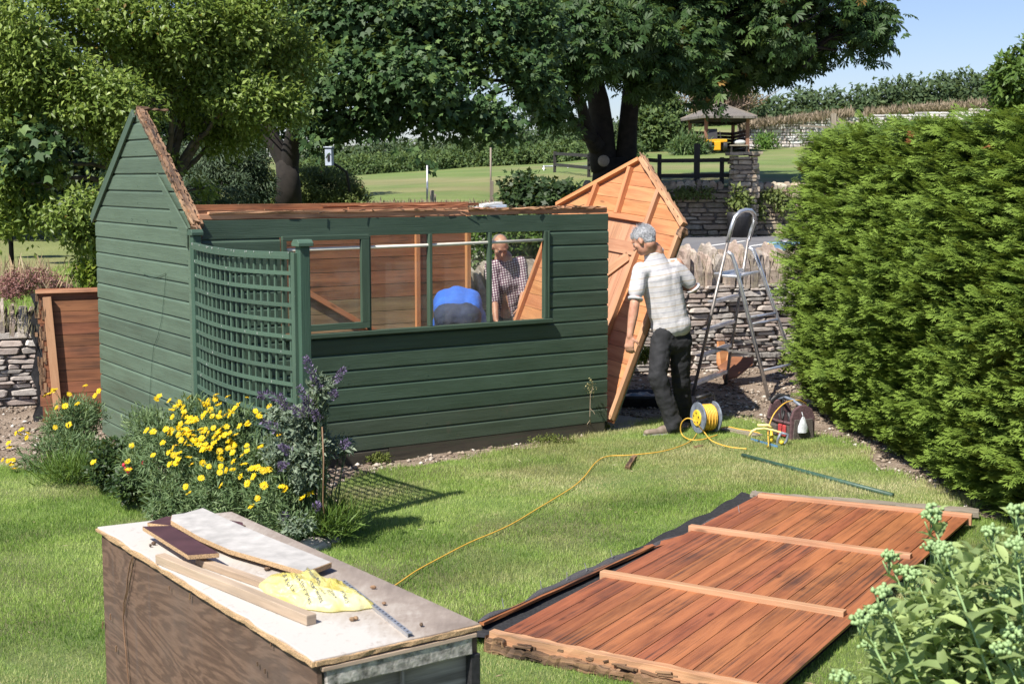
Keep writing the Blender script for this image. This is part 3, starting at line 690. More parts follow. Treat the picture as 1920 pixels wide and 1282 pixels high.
# a few red apples (one kind of part)
# sycamore in the middle
sb = A(541, 389, 20); sb.z = 1.6; sk = 20 / FPX
def P3(l): return [A(*q) for q in l]
syc_bl = [blob(*b) for b in ((610, 40, 18, 80, 80), (720, 40, 18, 110, 80), (860, 40, 18.5, 120, 80), (985, 50, 19, 75, 80), (640, 140, 17.6, 75, 60), (760, 150, 17.6, 100, 70), (890, 140, 18, 100, 70), (990, 160, 18.5, 55, 60),
        (600, 215, 18, 40, 40), (700, 215, 17.8, 60, 32), (790, 230, 17.6, 60, 35), (900, 215, 18, 80, 32), (985, 215, 18.4, 40, 22), (800, 280, 17.3, 34, 28, .35), (600, 260, 17.9, 26, 18, .3), (660, -70, 18.5, 150, 80), (900, -80, 19, 160, 90), (570, 60, 19.5, 60, 160), (480, 130, 21, 80, 80), (460, 210, 20.5, 60, 40), (645, 238, 17.8, 26, 14, .25), (960, 240, 18, 24, 14, .25))]
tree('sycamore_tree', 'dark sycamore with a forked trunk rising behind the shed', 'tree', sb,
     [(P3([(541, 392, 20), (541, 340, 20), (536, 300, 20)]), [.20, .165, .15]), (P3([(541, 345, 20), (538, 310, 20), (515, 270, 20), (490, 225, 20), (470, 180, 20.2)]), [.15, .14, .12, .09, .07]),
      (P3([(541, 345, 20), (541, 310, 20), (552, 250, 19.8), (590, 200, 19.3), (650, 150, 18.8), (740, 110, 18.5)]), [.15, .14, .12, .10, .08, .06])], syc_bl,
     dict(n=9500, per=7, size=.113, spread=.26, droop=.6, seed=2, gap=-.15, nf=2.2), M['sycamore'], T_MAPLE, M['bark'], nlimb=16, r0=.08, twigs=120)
# low sycamore boughs at the far left
s2 = A(20, 440, 15.0); s2.z = 1.0
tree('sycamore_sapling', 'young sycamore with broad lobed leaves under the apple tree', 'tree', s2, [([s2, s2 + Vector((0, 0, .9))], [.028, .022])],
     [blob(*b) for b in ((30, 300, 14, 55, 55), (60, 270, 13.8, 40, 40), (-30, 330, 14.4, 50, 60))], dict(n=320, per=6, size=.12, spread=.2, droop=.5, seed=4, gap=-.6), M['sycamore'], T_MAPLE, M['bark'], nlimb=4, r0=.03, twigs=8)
# horse chestnut
cb = A(1150, 332, 32); cb.z = float(field_z(cb.x, cb.y))
ch_bl = [blob(*b) for b in ((1000, 60, 29, 70, 80), (1040, 130, 28, 60, 55), (1040, 205, 28.5, 40, 22), (1120, 50, 28, 110, 80), (1250, 60, 30, 110, 80), (1380, 50, 32, 110, 70), (1510, 40, 30, 100, 60), (1600, 50, 31, 60, 50),
        (1140, 95, 28.6, 60, 35), (1255, 100, 28.6, 60, 36), (1215, 145, 28.6, 36, 18), (1350, 100, 32, 90, 42), (1470, 92, 32.5, 90, 36), (1570, 95, 31, 50, 28), (1620, 30, 31.5, 40, 40), (1450, 128, 32.5, 60, 14), (1350, 130, 32, 60, 16), (1330, 175, 28.6, 14, 20, .3),
        (1150, -70, 30, 200, 80), (1420, -60, 31, 200, 70), (1300, 60, 35, 260, 90), (1560, 122, 31, 34, 10, .5), (1075, 165, 29.5, 30, 30))]
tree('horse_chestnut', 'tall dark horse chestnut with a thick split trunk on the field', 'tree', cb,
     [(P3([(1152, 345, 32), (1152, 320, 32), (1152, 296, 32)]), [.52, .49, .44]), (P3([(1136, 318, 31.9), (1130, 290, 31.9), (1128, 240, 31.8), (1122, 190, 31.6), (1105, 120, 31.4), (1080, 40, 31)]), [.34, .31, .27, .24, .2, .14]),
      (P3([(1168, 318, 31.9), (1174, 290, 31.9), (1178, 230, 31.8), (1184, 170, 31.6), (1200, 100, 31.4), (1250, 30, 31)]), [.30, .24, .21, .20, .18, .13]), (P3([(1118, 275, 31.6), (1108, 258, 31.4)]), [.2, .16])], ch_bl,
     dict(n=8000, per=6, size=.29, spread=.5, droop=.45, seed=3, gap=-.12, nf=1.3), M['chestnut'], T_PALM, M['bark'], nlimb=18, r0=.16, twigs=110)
for o in bpy.data.objects:
    if o.name == 'horse_chestnut':
        mb = MB(); q = A(1132, 302, 31.35); mb.ball(q, (.13, .06, .13), 14, 8); mb.build('pruned_stub', plain('cut_wood', (.30, .25, .2), .9), o, smooth=True)

def mass(name, label, cat, blobs, n, size, mat, tmpl=T_LEAF, per=5, seed=5, gap=-.5, nf=2.0, wid=None, spread=None, group=None, stem=None, droop=.1, shell=.35, out=.5):
    c0 = Vector(blobs[0][:3]); c0.z = min(b[2] - b[5] for b in blobs)
    o = empty(name, c0, label, cat, group)
    P, D, N, S, t, c = crown(blobs, n, per, size, spread or size * 1.6, droop, seed, gap, nf, out, shell)
    leaves('foliage', P, D, N, S, tmpl, mat, o, t, wid)
    mb = MB()
    for b in blobs:
        for k in range(4):
            q = Vector((b[0] + R.uniform(-.5, .5) * b[3], b[1], b[2] + R.uniform(-.2, .5) * b[5])); mb.tube([Vector((b[0] + R.uniform(-.2, .2) * b[3], b[1], b[2] - b[5])), q], [max(.008, size * .12), .004 + size * .03], 5)
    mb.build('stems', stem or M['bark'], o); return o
# shrubs between shed and field
mass('olive_shrub', 'rounded olive-green shrub behind the shed beside the sycamore trunk', 'shrub', [blob(*b) for b in ((600, 355, 22, 80, 40), (650, 372, 21.8, 45, 25), (510, 360, 22.4, 40, 40), (590, 330, 22.4, 40, 16))], 6000, .045, M['shrub'], seed=6, gap=-.6, nf=3)
mass('currant_bush', 'dark leafy bush beside the white frames behind the shed', 'shrub', [blob(*b) for b in ((985, 370, 16.5, 42, 36), (1030, 375, 16.3, 45, 28), (1065, 372, 16.2, 25, 20))], 1100, .085, M['dark'], T_MAPLE, 4, seed=7, gap=-.5, nf=3)
mass('feathery_shrub', 'grey-green feathery shrub under the apple tree', 'shrub', [blob(*b) for b in ((430, 300, 18, 70, 50), (400, 360, 17.5, 70, 40), (470, 350, 18, 40, 40), (340, 330, 19, 60, 60))], 5200, .085, leafmat('grey_green_leaf', (.05, .085, .045), (.12, .16, .09), .2, .6), T_BLADE, 5, seed=8, gap=-.55, nf=2.4, droop=.6)
mass('dark_conifer', 'very dark evergreens filling the shade behind the apple tree', 'tree', [blob(*b) for b in ((-20, 250, 24, 110, 90), (30, 360, 24, 120, 60), (130, 330, 25, 110, 90), (240, 330, 25, 90, 90), (320, 420, 24, 120, 50), (-100, 150, 26, 150, 200), (200, 180, 27, 200, 120), (420, 150, 28, 180, 140))], 5200, .20, M['dark'], T_LEAF, 5, seed=9, gap=-.8, nf=1)
mass('rockery_shrub', 'low green shrub on the rockery beyond the stonecrop', 'shrub', [blob(*b) for b in ((20, 400, 20, 40, 18), (70, 415, 19, 30, 10))], 800, .06, M['shrub'], seed=10)
mass('young_laurel', 'small yellow-green bush beside the far edge of the gable', 'shrub', [blob(*b) for b in ((168, 505, 14.4, 26, 24, .25), (182, 520, 14.4, 18, 22, .2))], 240, .075, leafmat('yellow_green_leaf', (.15, .22, .03), (.3, .36, .06), .4, .4), seed=11, gap=-.8)
# hedges of the field
fh = []
for i in range(17):
    px = 600 + i * 36; by = 338 - (px - 640) * .065; fh.append(blob(px, by - 18 - 3 * math.sin(i * 2.1), 58 + R.uniform(-.5, .5), 30, 25 + R.uniform(-2, 4), 1.4))
mass('field_hedge', 'sunlit leafy hedge bank along the top of the field', 'hedge', fh, 9000, .15, M['hedgeleaf'], seed=12, gap=-.9, nf=.9, per=4)
fh = []
for i in range(16):
    px = 570 + i * 40; by = 318 - (px - 600) * .09; fh.append(blob(px, by - 16 + R.uniform(-4, 2), 66, 34, 22 + R.uniform(-3, 4), 1.5))
mass('shrub_belt', 'darker belt of taller shrubs rising beyond the sunlit field hedge', 'hedge', fh, 6500, .19, M['fartree'], seed=13, gap=-.9, nf=.8, per=4)
# shrubs round the gazebo
mass('laurel_clump', 'tall dark shrubs growing left of the gazebo', 'shrub', [blob(*b) for b in ((1222, 250, 66, 40, 42), (1258, 240, 69, 26, 44), (1235, 205, 69, 34, 36), (1205, 270, 66, 26, 22))], 4200, .26, M['hedgeleaf'], seed=14, gap=-.8, nf=.6)
mass('pampas_clump', 'rounded clump of long grass leaves in front of the gazebo', 'shrub', [blob(*b) for b in ((1288, 276, 60, 20, 10), (1308, 279, 60, 10, 7))], 700, .32, leafmat('pampas_leaf', (.08, .14, .05), (.17, .24, .09), .3, .5), T_BLADE, 4, seed=15, gap=-1, droop=-.2)
mass('wall_fern', 'small bright green bush at the foot of the whitewashed wall', 'shrub', [blob(*b) for b in ((1437, 270, 66, 16, 11),)], 260, .26, leafmat('fern_leaf', (.10, .2, .04), (.2, .32, .07), .3, .5), T_BLADE, 4, seed=16, gap=-1, droop=-.4)
# bare brown shrub
bs = A(1355, 205, 72); o = empty('bare_thicket', bs, 'brown leafless thicket rising behind the gazebo roof', 'shrub'); mb = MB()
for i in range(260):
    a = A(1355 + R.uniform(-45, 45), 215, 72 + R.uniform(-1, 1)); t = A(1355 + R.gauss(0, 38), 150 + abs(R.gauss(0, 18)), 72 + R.uniform(-2, 2)); m_ = a.lerp(t, .5) + Vector((R.uniform(-.5, .5), 0, R.uniform(-.2, .4)))
    mb.tube([a, m_, t], [.04, .025, .01], 4)
mb.build('branches', M['twig'], o)
P, D, N, S, t, c = crown([blob(1350, 175, 72, 50, 34), (blob(1300, 190, 73, 40, 30)), blob(1395, 180, 72, 35, 28)], 1000, 4, .16, .4, .2, 17, -.6, 1); leaves('twig_leaves', P, D, N, S, T_LEAF, leafmat('brown_leaf', (.16, .115, .06), (.26, .2, .12), .2, .7), o, t)
# far tree line on the hill
tl = []
for px, ty, r_ in ((1330, 178, 50), (1400, 188, 50), (1450, 190, 45), (1505, 182, 45), (1560, 184, 45), (1610, 178, 45), (1660, 166, 45), (1710, 160, 45), (1760, 152, 46), (1810, 146, 48), (1860, 142, 48), (1910, 150, 50)):
    tl.append(blob(px, ty + r_ * .72 + R.uniform(-8, 5), 100 - R.uniform(0, 3), r_ * R.uniform(.5, .8), r_ * R.uniform(.8, 1), 2.5)); tl.append(blob(px + 15, ty + r_ * 1.4, 98, r_, r_ * .8, 2.5))
mass('hill_treeline', 'belt of green trees along the hilltop against the sky', 'trees', tl, 12000, .40, M['fartree'], seed=18, gap=-.95, nf=.45, per=4)
mass('ash_tree', 'bright green tree rising above the near end of the conifer hedge', 'tree', [blob(*b) for b in ((1905, 150, 40, 42, 45), (1895, 200, 40, 30, 25), (1950, 140, 40, 50, 80))], 1500, .22, leafmat('ash_leaf', (.07, .13, .025), (.16, .25, .05), .3, .5), seed=19, gap=-.6, nf=1)

# whitewashed wall and dry bank beyond the gazebo
ww = empty('whitewashed_wall', A(1480, 285, 68), 'rough whitewashed stone wall on the slope right of the gazebo', 'wall')
p0 = A(1385, 285, 68); mb = MB(); stones(mb, p0, Vector((1, 0, 0)), Vector((0, -1, 0)), 14, lambda s_: 0, lambda s_: 1.35 + .06 * s_, (.1, .2), (.2, .5), .3); mb.build('stone_courses', M['stone_white'], ww)
mb = MB(); mb.box(p0 + Vector((7, .3, .7)), (14, .5, 1.7)); mb.build('wall_core', M['stone_far'], ww)
M['dry'] = plain('dry_grass_bank', (.30, .24, .18), .95, 0, 3, .35, .5)
def dryfringe(name, label, x0, x1, yf, Y, n, h):
    px = NR.uniform(x0, x1, n); P = np.array([A(a, yf(a) + b, Y + c) for a, b, c in zip(px, NR.normal(size=n) * 3, NR.normal(size=n) * .3)])
    D = unit(np.stack([NR.normal(size=n) * .35, NR.normal(size=n) * .35, np.ones(n)], 1)); N = rdir(n)
    o = leaves(name, P, D, N, h * (.5 + NR.random(n)), T_BLADE, leafmat(name + '_blade', (.24, .19, .13), (.36, .29, .21), .2, .8), None); return tag(o, label, 'grass', None, 'stuff')
mb = MB(); a = A(1395, 238, 68.4); b = A(1600, 215, 68.4); mb.tube([a, a.lerp(b, .5) + Vector((0, 0, .1)), b], [.16, .2, .2], 8); tag(mb.build('hill', M['dry'], None, True), kind='structure')
mb = MB(); a = A(1620, 216, 80); b = A(1870, 197, 80); mb.tube([a, a.lerp(b, .5) + Vector((0, 0, .1)), b], [.22, .26, .22], 8); tag(mb.build('hill', M['dry'], None, True), kind='structure')
dryfringe('dry_grass', 'fringe of dry pinkish grass on top of the whitewashed wall', 1385, 1600, lambda a: 240 - (a - 1385) * .11, 67.9, 2600, .26)
dryfringe('dry_grass', 'fringe of dry grass on the bank above the conifer hedge', 1620, 1880, lambda a: 214 - (a - 1620) * .075, 79.5, 2000, .26)
dryfringe('dry_grass', 'pale dry seed heads along the near edge of the field', 690, 940, lambda a: 392, 15.9, 1500, .07)

# ---------------------------------------------------------------- big conifer hedge at the right
M['conifer'] = leafmat('cypress_spray', (.036, .085, .016), (.090, .155, .030), .32, .55, tipmix=.9, tip=(.24, .35, .06))
hd = empty('conifer_hedge', (3.6, 10.5, 0), 'tall feathery cypress hedge standing beside the lawn, stepladder and tool bag', 'hedge')
def face_x(y, z): # left face of the hedge
    b = 2.86 + (13.4 - y) * .065
    return b - .16 * np.exp(-((z - 1.3) / .8) ** 2) + .06 * vnoise(y, z * 1.6, 1.6, 3) + .055 * vnoise(y * .8, z * 2.6, 4.0, 6) + .12 * np.maximum(0, z - 2.2) ** 1.3 + .30 * np.maximum(0, .45 - z)
n = 31000; y = NR.uniform(5.6, 13.6, n); z = NR.uniform(.03, 2.60, n); lay = NR.random(n) ** 1.5
x = face_x(y, z) + lay * .22; P = np.stack([x, y, z], 1)
D = unit(np.stack([-np.ones(n), -.25 + .55 * NR.normal(size=n), .22 + .28 * NR.normal(size=n)], 1)); N = unit(np.array([-.3, -.2, 1.0]) + .35 * rdir(n))
zt_n = 6500; ty = NR.uniform(5.6, 13.8, zt_n); tx = face_x(ty, 2.5) + NR.random(zt_n) * 1.3; tz = 2.46 + .12 * vnoise(tx, ty, 2.6, 2) + .07 * vnoise(tx, ty, 7, 5) + .06 * np.maximum(0, ty - 11) - .30 * np.maximum(0, ty - 13) - .03 * np.maximum(0, 10 - ty) - .12 * np.exp(-((tx - face_x(ty, 2.5)) / .12) ** 2) - .06 * (NR.random(zt_n))
P2 = np.stack([tx, ty, tz], 1); D2 = unit(np.stack([-.7 + .5 * NR.normal(size=zt_n), -.5 + .5 * NR.normal(size=zt_n), .55 + .3 * NR.normal(size=zt_n)], 1)); N2 = unit(np.array([0, -.6, 1.0]) + .4 * rdir(zt_n))
en = 3600; ex = 2.80 + NR.random(en) * 1.5; ez = NR.uniform(.05, 2.6, en); ey = 13.45 + .12 * vnoise(ex, ez, 3) - NR.random(en) * .3   # far end
P3_ = np.stack([ex, ey, ez], 1); D3 = unit(np.stack([-.8 + .5 * NR.normal(size=en), .5 + .5 * NR.normal(size=en), .2 + .3 * NR.normal(size=en)], 1)); N3 = unit(np.array([0, 0, 1.0]) + .4 * rdir(en))
P = np.concatenate([P, P2, P3_]); D = np.concatenate([D, D2, D3]); N = np.concatenate([N, N2, N3]); S = .115 * (.6 + 1.5 * NR.random(len(P)) ** 2)
low = P[:, 2] < .5
ttint = np.clip(.45 + .4 * vnoise(P[:, 1] * 1.3, P[:, 2] * 2.4, 1.8, 4) + .22 * NR.normal(size=len(P)), 0, 1)
k = NR.integers(0, 3, len(P))
allV = []
for q in range(3): leaves('foliage', P[k == q], D[k == q], N[k == q], S[k == q], T_SPRAYS[q], M['conifer'], hd, ttint[k == q])
bp = []; 
for (px, py) in ((1524, 308), (1532, 314), (1900, 262), (1735, 264)):
    y_ = R.uniform(10.5, 12.5) if px < 1600 else 8.9; q = A(px, py, y_); yy = y_
    for _ in range(30):
        f_ = float(face_x(yy, q.z)); yy += (f_ - (px - 960) / FPX * yy) * -2.2 * -1 if False else 0
    # walk along the ray to the face
    d_ = ray(px, py); t_ = 7.0
    while t_ < 14 and d_[0] * t_ < float(face_x(d_[1] * t_, CH + d_[2] * t_)): t_ += .03
    for _ in range(4): bp.append((d_[0] * t_ - .06 + R.uniform(-.04, .02), d_[1] * t_ + R.uniform(-.05, .05), CH + d_[2] * t_ + R.uniform(-.04, .04)))
bp = np.array(bp); nb = len(bp)
leaves('dead_sprays', bp, unit(np.stack([-np.ones(nb), NR.normal(size=nb) * .6, -.2 + NR.normal(size=nb) * .5], 1)), rdir(nb), np.full(nb, .085), T_SPRAYS[0], leafmat('dead_spray', (.34, .12, .05), (.5, .2, .09), .2, .8), hd)
# dark solid core, added to stop light passing through the hedge
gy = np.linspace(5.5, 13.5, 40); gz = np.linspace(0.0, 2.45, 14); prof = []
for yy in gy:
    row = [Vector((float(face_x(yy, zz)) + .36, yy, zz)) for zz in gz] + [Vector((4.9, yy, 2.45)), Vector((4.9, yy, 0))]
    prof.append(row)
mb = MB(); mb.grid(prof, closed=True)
e = [p for p in prof[-1]]; mb.add(e, [tuple(range(len(e)))]); mb.build('light_blocking_core', plain('dark_hedge_core', (.020, .026, .010), 1.0, 0, 5, .5, 1.0), hd)
# ================================================================ THE SHED
SC = Vector((-2.265, 10.0, 0)); SR = Vector((.815, 12.06, 0)); SL = Vector((-3.518, 11.98, 0)); SB = SR + SL - SC
U = (SR - SC).normalized(); W = (SL - SC).normalized(); Z = Vector((0, 0, 1)); NF = Vector((U.y, -U.x, 0)); NG = Vector((-W.y, W.x, 0))
if NG.dot(Vector((-1, -1, 0))) < 0: NG = -NG
if NF.dot(Vector((0, -1, 0))) < 0: NF = -NF
LF = (SR - SC).length; LG = (SL - SC).length
shed = empty('garden_shed', (SC + SR + SL + SB) / 4, 'dark green half-dismantled garden shed with no roof and one standing gable', 'shed')
def board_prof(h, t=.017, g=.026): return [(0, 0), (t, 0), (t, h - g), (t * .9, h - g + .004), (.003, h - .008), (.003, h), (0, h)]
def siding(mb, org, al, nrm, rows, L0, L1, warp=.0015, hidden_end=0):
    for (z0, z1) in rows:
        h = z1 - z0; o = R.uniform(0, warp)
        a = L0 if not callable(L0) else (lambda q, z0=z0, f=L0: f(z0 + q[1])); b = L1 if not callable(L1) else (lambda q, z0=z0, f=L1: f(z0 + q[1]))
        if (a if not callable(a) else a((0, h * .5))) >= (b if not callable(b) else b((0, h * .5))): continue
        mb.prism(board_prof(h), org + Z * z0 + nrm * o, nrm, Z, al, a, b)
# front wall
fz = [.0 + .128 * i - .015 for i in range(16)]; fz[0] = .0
zl_ = [.112, .237, .362, .491, .619, .748, .876, 1.004, 1.13, 1.26, 1.388, 1.518, 1.65, 1.765]
rows = list(zip(zl_[:-1], zl_[1:])); mb = MB()
siding(mb, SC, U, NF, rows[2:7], .0, LF)
siding(mb, SC, U, NF, rows[7:], .0, .665); siding(mb, SC, U, NF, rows[7:], 3.082, LF)
fw = mb.build('front_wall', M['green'], shed, bevel=0)
mb = MB(); siding(mb, SC, U, NF, rows[:2], .0, LF); mb.build('worn_bottom_boards', M['green_worn'], shed)
mb = MB(); mb.prism(board_prof(.115), SC, NF, Z, U, 0.0, 1.55); mb.prism([(0, 0), (.015, 0), (.016, .11), (0, .113)], SC, NF, Z, U, 1.555, LF - .02); mb.build('plinth_board', M['plinth'], shed, bevel=.002)
mb = MB(); mb.beam(SC + U * .06 + Z * 1.832 + NF * .001, SC + U * (LF + .0) + Z * 1.832 + NF * .001, .022, .135, jit=.0015, seg=12); mb.build('fascia_board', M['green'], shed, bevel=.002)
mb = MB()
for (z0, z1, a, b) in ((0.01, .998, .01, LF - .01), (1.002, 1.76, .01, .66), (1.002, 1.76, 3.09, LF - .01)):
    z = z0
    while z < z1 - .01:
        h = min(.13, z1 - z); mb.beam(SC + U * a + Z * (z + h / 2) - NF * .008, SC + U * b + Z * (z + h / 2) - NF * .008, .012, h - .002); z += h
for s_ in (.03, 1.4, 2.5, LF - .03):
    mb.beam(SC + U * s_ + Z * .02 - NF * .036, SC + U * s_ + Z * (.99 if .1 < s_ < 3.6 else 1.85) - NF * .036, .04, .04, U)
mb.build('inner_lining', M['lining'], shed, bevel=.001)
# top plate and broken fillets
mb = MB(); mb.beam(SC + U * .05 + Z * 1.925 - NF * .02, SC + U * (LF - .01) + Z * 1.925 - NF * .02, .055, .038, jit=.002, seg=18)
mb.beam(SC + U * .12 + Z * 1.953 + NF * .004, SC + U * 2.2 + Z * 1.953 + NF * .004, .03, .016, jit=.003, seg=16); mb.beam(SC + U * 2.3 + Z * 1.955 + NF * .0, SC + U * 3.68 + Z * 1.955, .04, .018, jit=.007, seg=26)
mb.build('top_plate', M['plate'], shed, bevel=.002)
# splintered pieces on the plate
mb = MB()
for i in range(90):
    s_ = R.uniform(.1, LF) if i < 40 else R.uniform(1.9, LF); p = SC + U * s_ + Z * (1.962 + R.uniform(-.01, .006)) + NF * R.uniform(-.02, .03); L = R.uniform(.02, .09)
    mb.beam(p, p + U * L * R.choice((1, -1)) + Z * R.uniform(-.012, .014) + NF * R.uniform(-.01, .02), R.uniform(.003, .009), R.uniform(.002, .006))
mb.build('splinters', M['rotten'], shed)
# windows
def bar(mb, s0, z0, s1, z1, w, t=.03, off=.012): mb.beam(SC + U * s0 + Z * z0 + NF * off, SC + U * s1 + Z * z1 + NF * off, t, w, NF.cross((U * (s1 - s0) + Z * (z1 - z0)).normalized()))
M['glass'], nt_, p_ = newmat('dusty_window_glass')
tr_ = nt_.nodes.new("ShaderNodeBsdfTransparent"); tr_.inputs[0].default_value = (.93, .95, .93, 1); gl_ = nt_.nodes.new("ShaderNodeBsdfGlossy"); gl_.inputs["Roughness"].default_value = .03
df_ = nt_.nodes.new("ShaderNodeBsdfDiffuse"); df_.inputs[0].default_value = (.55, .5, .42, 1); fr_ = nt_.nodes.new("ShaderNodeFresnel"); fr_.inputs[0].default_value = 1.45
m1_ = nt_.nodes.new("ShaderNodeMixShader"); nt_.links.new(fr_.outputs[0], m1_.inputs[0]); nt_.links.new(tr_.outputs[0], m1_.inputs[1]); nt_.links.new(gl_.outputs[0], m1_.inputs[2])
tc_ = nt_.nodes.new("ShaderNodeTexCoord"); nz_ = noise(nt_, tc_.outputs["Object"], 4, 7, .7); dr_ = ramp(nt_, nz_, [(.4, (.03,) * 3), (.75, (.16,) * 3)])
m2_ = nt_.nodes.new("ShaderNodeMixShader"); nt_.links.new(dr_.outputs[0], m2_.inputs[0]); nt_.links.new(m1_.outputs[0], m2_.inputs[1]); nt_.links.new(df_.outputs[0], m2_.inputs[2]); nt_.links.new(m2_.outputs[0], nt_.nodes["Material Output"].inputs[0])
def pane(par, s0, s1, z0, z1):
    mb = MB(); q = [SC + U * a + Z * b - NF * c for c in (.020, .023) for a, b in ((s0, z0), (s1, z0), (s1, z1), (s0, z1))]
    mb.add(q, [(0, 1, 2, 3), (7, 6, 5, 4), (0, 4, 5, 1), (1, 5, 6, 2), (2, 6, 7, 3), (3, 7, 4, 0)]); mb.build('pane', M['glass'], par)
mb = MB(); bar(mb, .673, 1.757, 1.392, 1.757, .036, .036, .022); bar(mb, .673, 1.084, 1.392, 1.084, .048, .036, .022); bar(mb, .690, 1.108, .690, 1.739, .034, .036, .022); bar(mb, 1.358, 1.108, 1.358, 1.739, .068, .036, .022)
w = mb.build('casement_window', M['green'], shed, bevel=.003); pane(w, .70, 1.33, 1.10, 1.745)
for i, (a, b) in enumerate(((1.415, 1.925), (1.955, 2.483), (2.52, 3.035))):
    mb = MB(); bar(mb, b + .016, 1.04, b + .016, 1.765, .026 if i < 2 else .03, .05, .005)
    if i == 0: bar(mb, a - .012, 1.04, a - .012, 1.765, .02, .04, .002)
    if i == 2: bar(mb, b + .040, 1.04, b + .040, 1.765, .016, .034, .016)
    w = mb.build('fixed_window', M['green'], shed, bevel=.003); pane(w, a - .01, b + .01, 1.035, 1.765)
mb = MB(); bar(mb, .655, 1.022, 3.10, 1.022, .034, .062, .026); mb.build('window_sill', M['green'], shed, bevel=.004)
mb = MB(); mb.tube([SC + U * .72 + Z * 1.672 + NF * .0, SC + U * 1.9 + Z * 1.676 + NF * .0, SC + U * 3.03 + Z * 1.690 + NF * .0], .0125, 12); mb.build('curtain_rail', M['cream'], shed, True)
# standing gable
def rk(z, side):  # position across the gable of the rake at height z
    az, an, c = 2.715, 1.17, None
    f = max(0.0, (z - 1.88) / (az - 1.88)); return an - (an + .0) * (1 - f) if side == 0 else an + (LG - an) * (1 - f)
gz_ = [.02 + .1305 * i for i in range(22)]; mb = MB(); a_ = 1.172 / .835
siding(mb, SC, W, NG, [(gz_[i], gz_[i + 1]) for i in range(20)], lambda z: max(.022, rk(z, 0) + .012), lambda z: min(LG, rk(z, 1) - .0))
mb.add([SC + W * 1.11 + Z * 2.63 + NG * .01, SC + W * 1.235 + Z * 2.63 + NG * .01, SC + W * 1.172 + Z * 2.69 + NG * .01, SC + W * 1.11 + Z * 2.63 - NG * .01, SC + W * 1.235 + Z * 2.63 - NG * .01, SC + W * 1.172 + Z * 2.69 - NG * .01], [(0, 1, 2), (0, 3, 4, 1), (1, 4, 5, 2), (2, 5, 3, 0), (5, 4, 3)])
gw = mb.build('gable_wall', M['green_lit'], shed)
mb = MB()
for i in range(20):
    z0 = .02 + .1305 * i; l0, l1 = max(.02, rk(z0 + .06, 0) + .03), min(LG - .02, rk(z0 + .06, 1) - .03)
    if l1 > l0: mb.beam(SC + W * l0 + Z * (z0 + .065) - NG * .008, SC + W * l1 + Z * (z0 + .065) - NG * .008, .012, .128)
for w_ in (.03, 1.17, LG - .03): mb.beam(SC + W * w_ + Z * .02 - NG * .04, SC + W * w_ + Z * (1.84 if w_ != 1.17 else 2.6) - NG * .04, .04, .04, W)
mb.build('gable_lining', M['lining'], shed, bevel=.001)
mb = MB(); mb.prism([(-.012, 0), (.030, 0), (.030, 1.8), (-.012, 1.8)], SC - NF * .0, NG, Z, W, -.03, .022); mb.build('corner_strip', M['green_lit'], shed, bevel=.003)
# far barge board still on, near one hanging off
E0 = SC + W * 2.40 + Z * 1.85; AP = SC + W * 1.172 + Z * 2.725; E1 = SC + W * -.03 + Z * 1.87
mb = MB(); mb.beam(E0 + NG * .03, AP + NG * .03 - Z * .03, .018, .075, Z, jit=.001, seg=3); mb.build('barge_board', M['green'], shed, bevel=.002)
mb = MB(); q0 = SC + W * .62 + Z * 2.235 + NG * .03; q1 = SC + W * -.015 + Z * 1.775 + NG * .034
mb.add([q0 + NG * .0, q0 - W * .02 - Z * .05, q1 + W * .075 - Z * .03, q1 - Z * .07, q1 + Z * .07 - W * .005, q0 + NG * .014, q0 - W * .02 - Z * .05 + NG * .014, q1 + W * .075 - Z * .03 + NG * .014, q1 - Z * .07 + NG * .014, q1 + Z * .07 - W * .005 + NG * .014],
       [(5, 6, 7, 8, 9), (4, 3, 2, 1, 0), (0, 1, 6, 5), (1, 2, 7, 6), (2, 3, 8, 7), (3, 4, 9, 8), (4, 0, 5, 9)]); mb.build('broken_barge_board', M['green_lit'], shed, bevel=.002)
# rotten rafter and roof edge left along the rake
mb = MB(); n_ = 60; P_ = []
for k_, (off, wd, th, up) in enumerate(((.022, .034, .042, .0), (.056, .034, .034, -.014), (-.004, .018, .026, -.010))):
    for j in range(2):
        pass
    mb.beam(AP - NG * off + Z * (up - .0), E1 - NG * off + Z * (up + .01), wd, th, Z, jit=.006, seg=n_)
mb.beam(AP - NG * .05 + Z * .012, E0 - NG * .05 + Z * .0, .09, .03, Z, jit=.006, seg=20)
mb.beam(AP - NG * .02 + Z * .008, AP - NG * .24 + Z * .0, .05, .016, jit=.004, seg=6)
mb.beam(E1 - NG * .02 - Z * .0, E1 - NG * .02 - Z * .16, .07, .06, jit=.012, seg=6)
mb.build('rotten_rafter', M['rotten'], shed)
mb = MB()
for i in range(90):
    f = R.random(); p = AP.lerp(E1, f) - NG * R.uniform(-.01, .07) + Z * R.uniform(.0, .026); d = (E1 - AP).normalized(); mb.beam(p, p + d * R.uniform(.02, .08) + Z * R.uniform(-.01, .015), R.uniform(.004, .014), R.uniform(.003, .008))
mb.build('rafter_splinters', M['rotten'], shed)
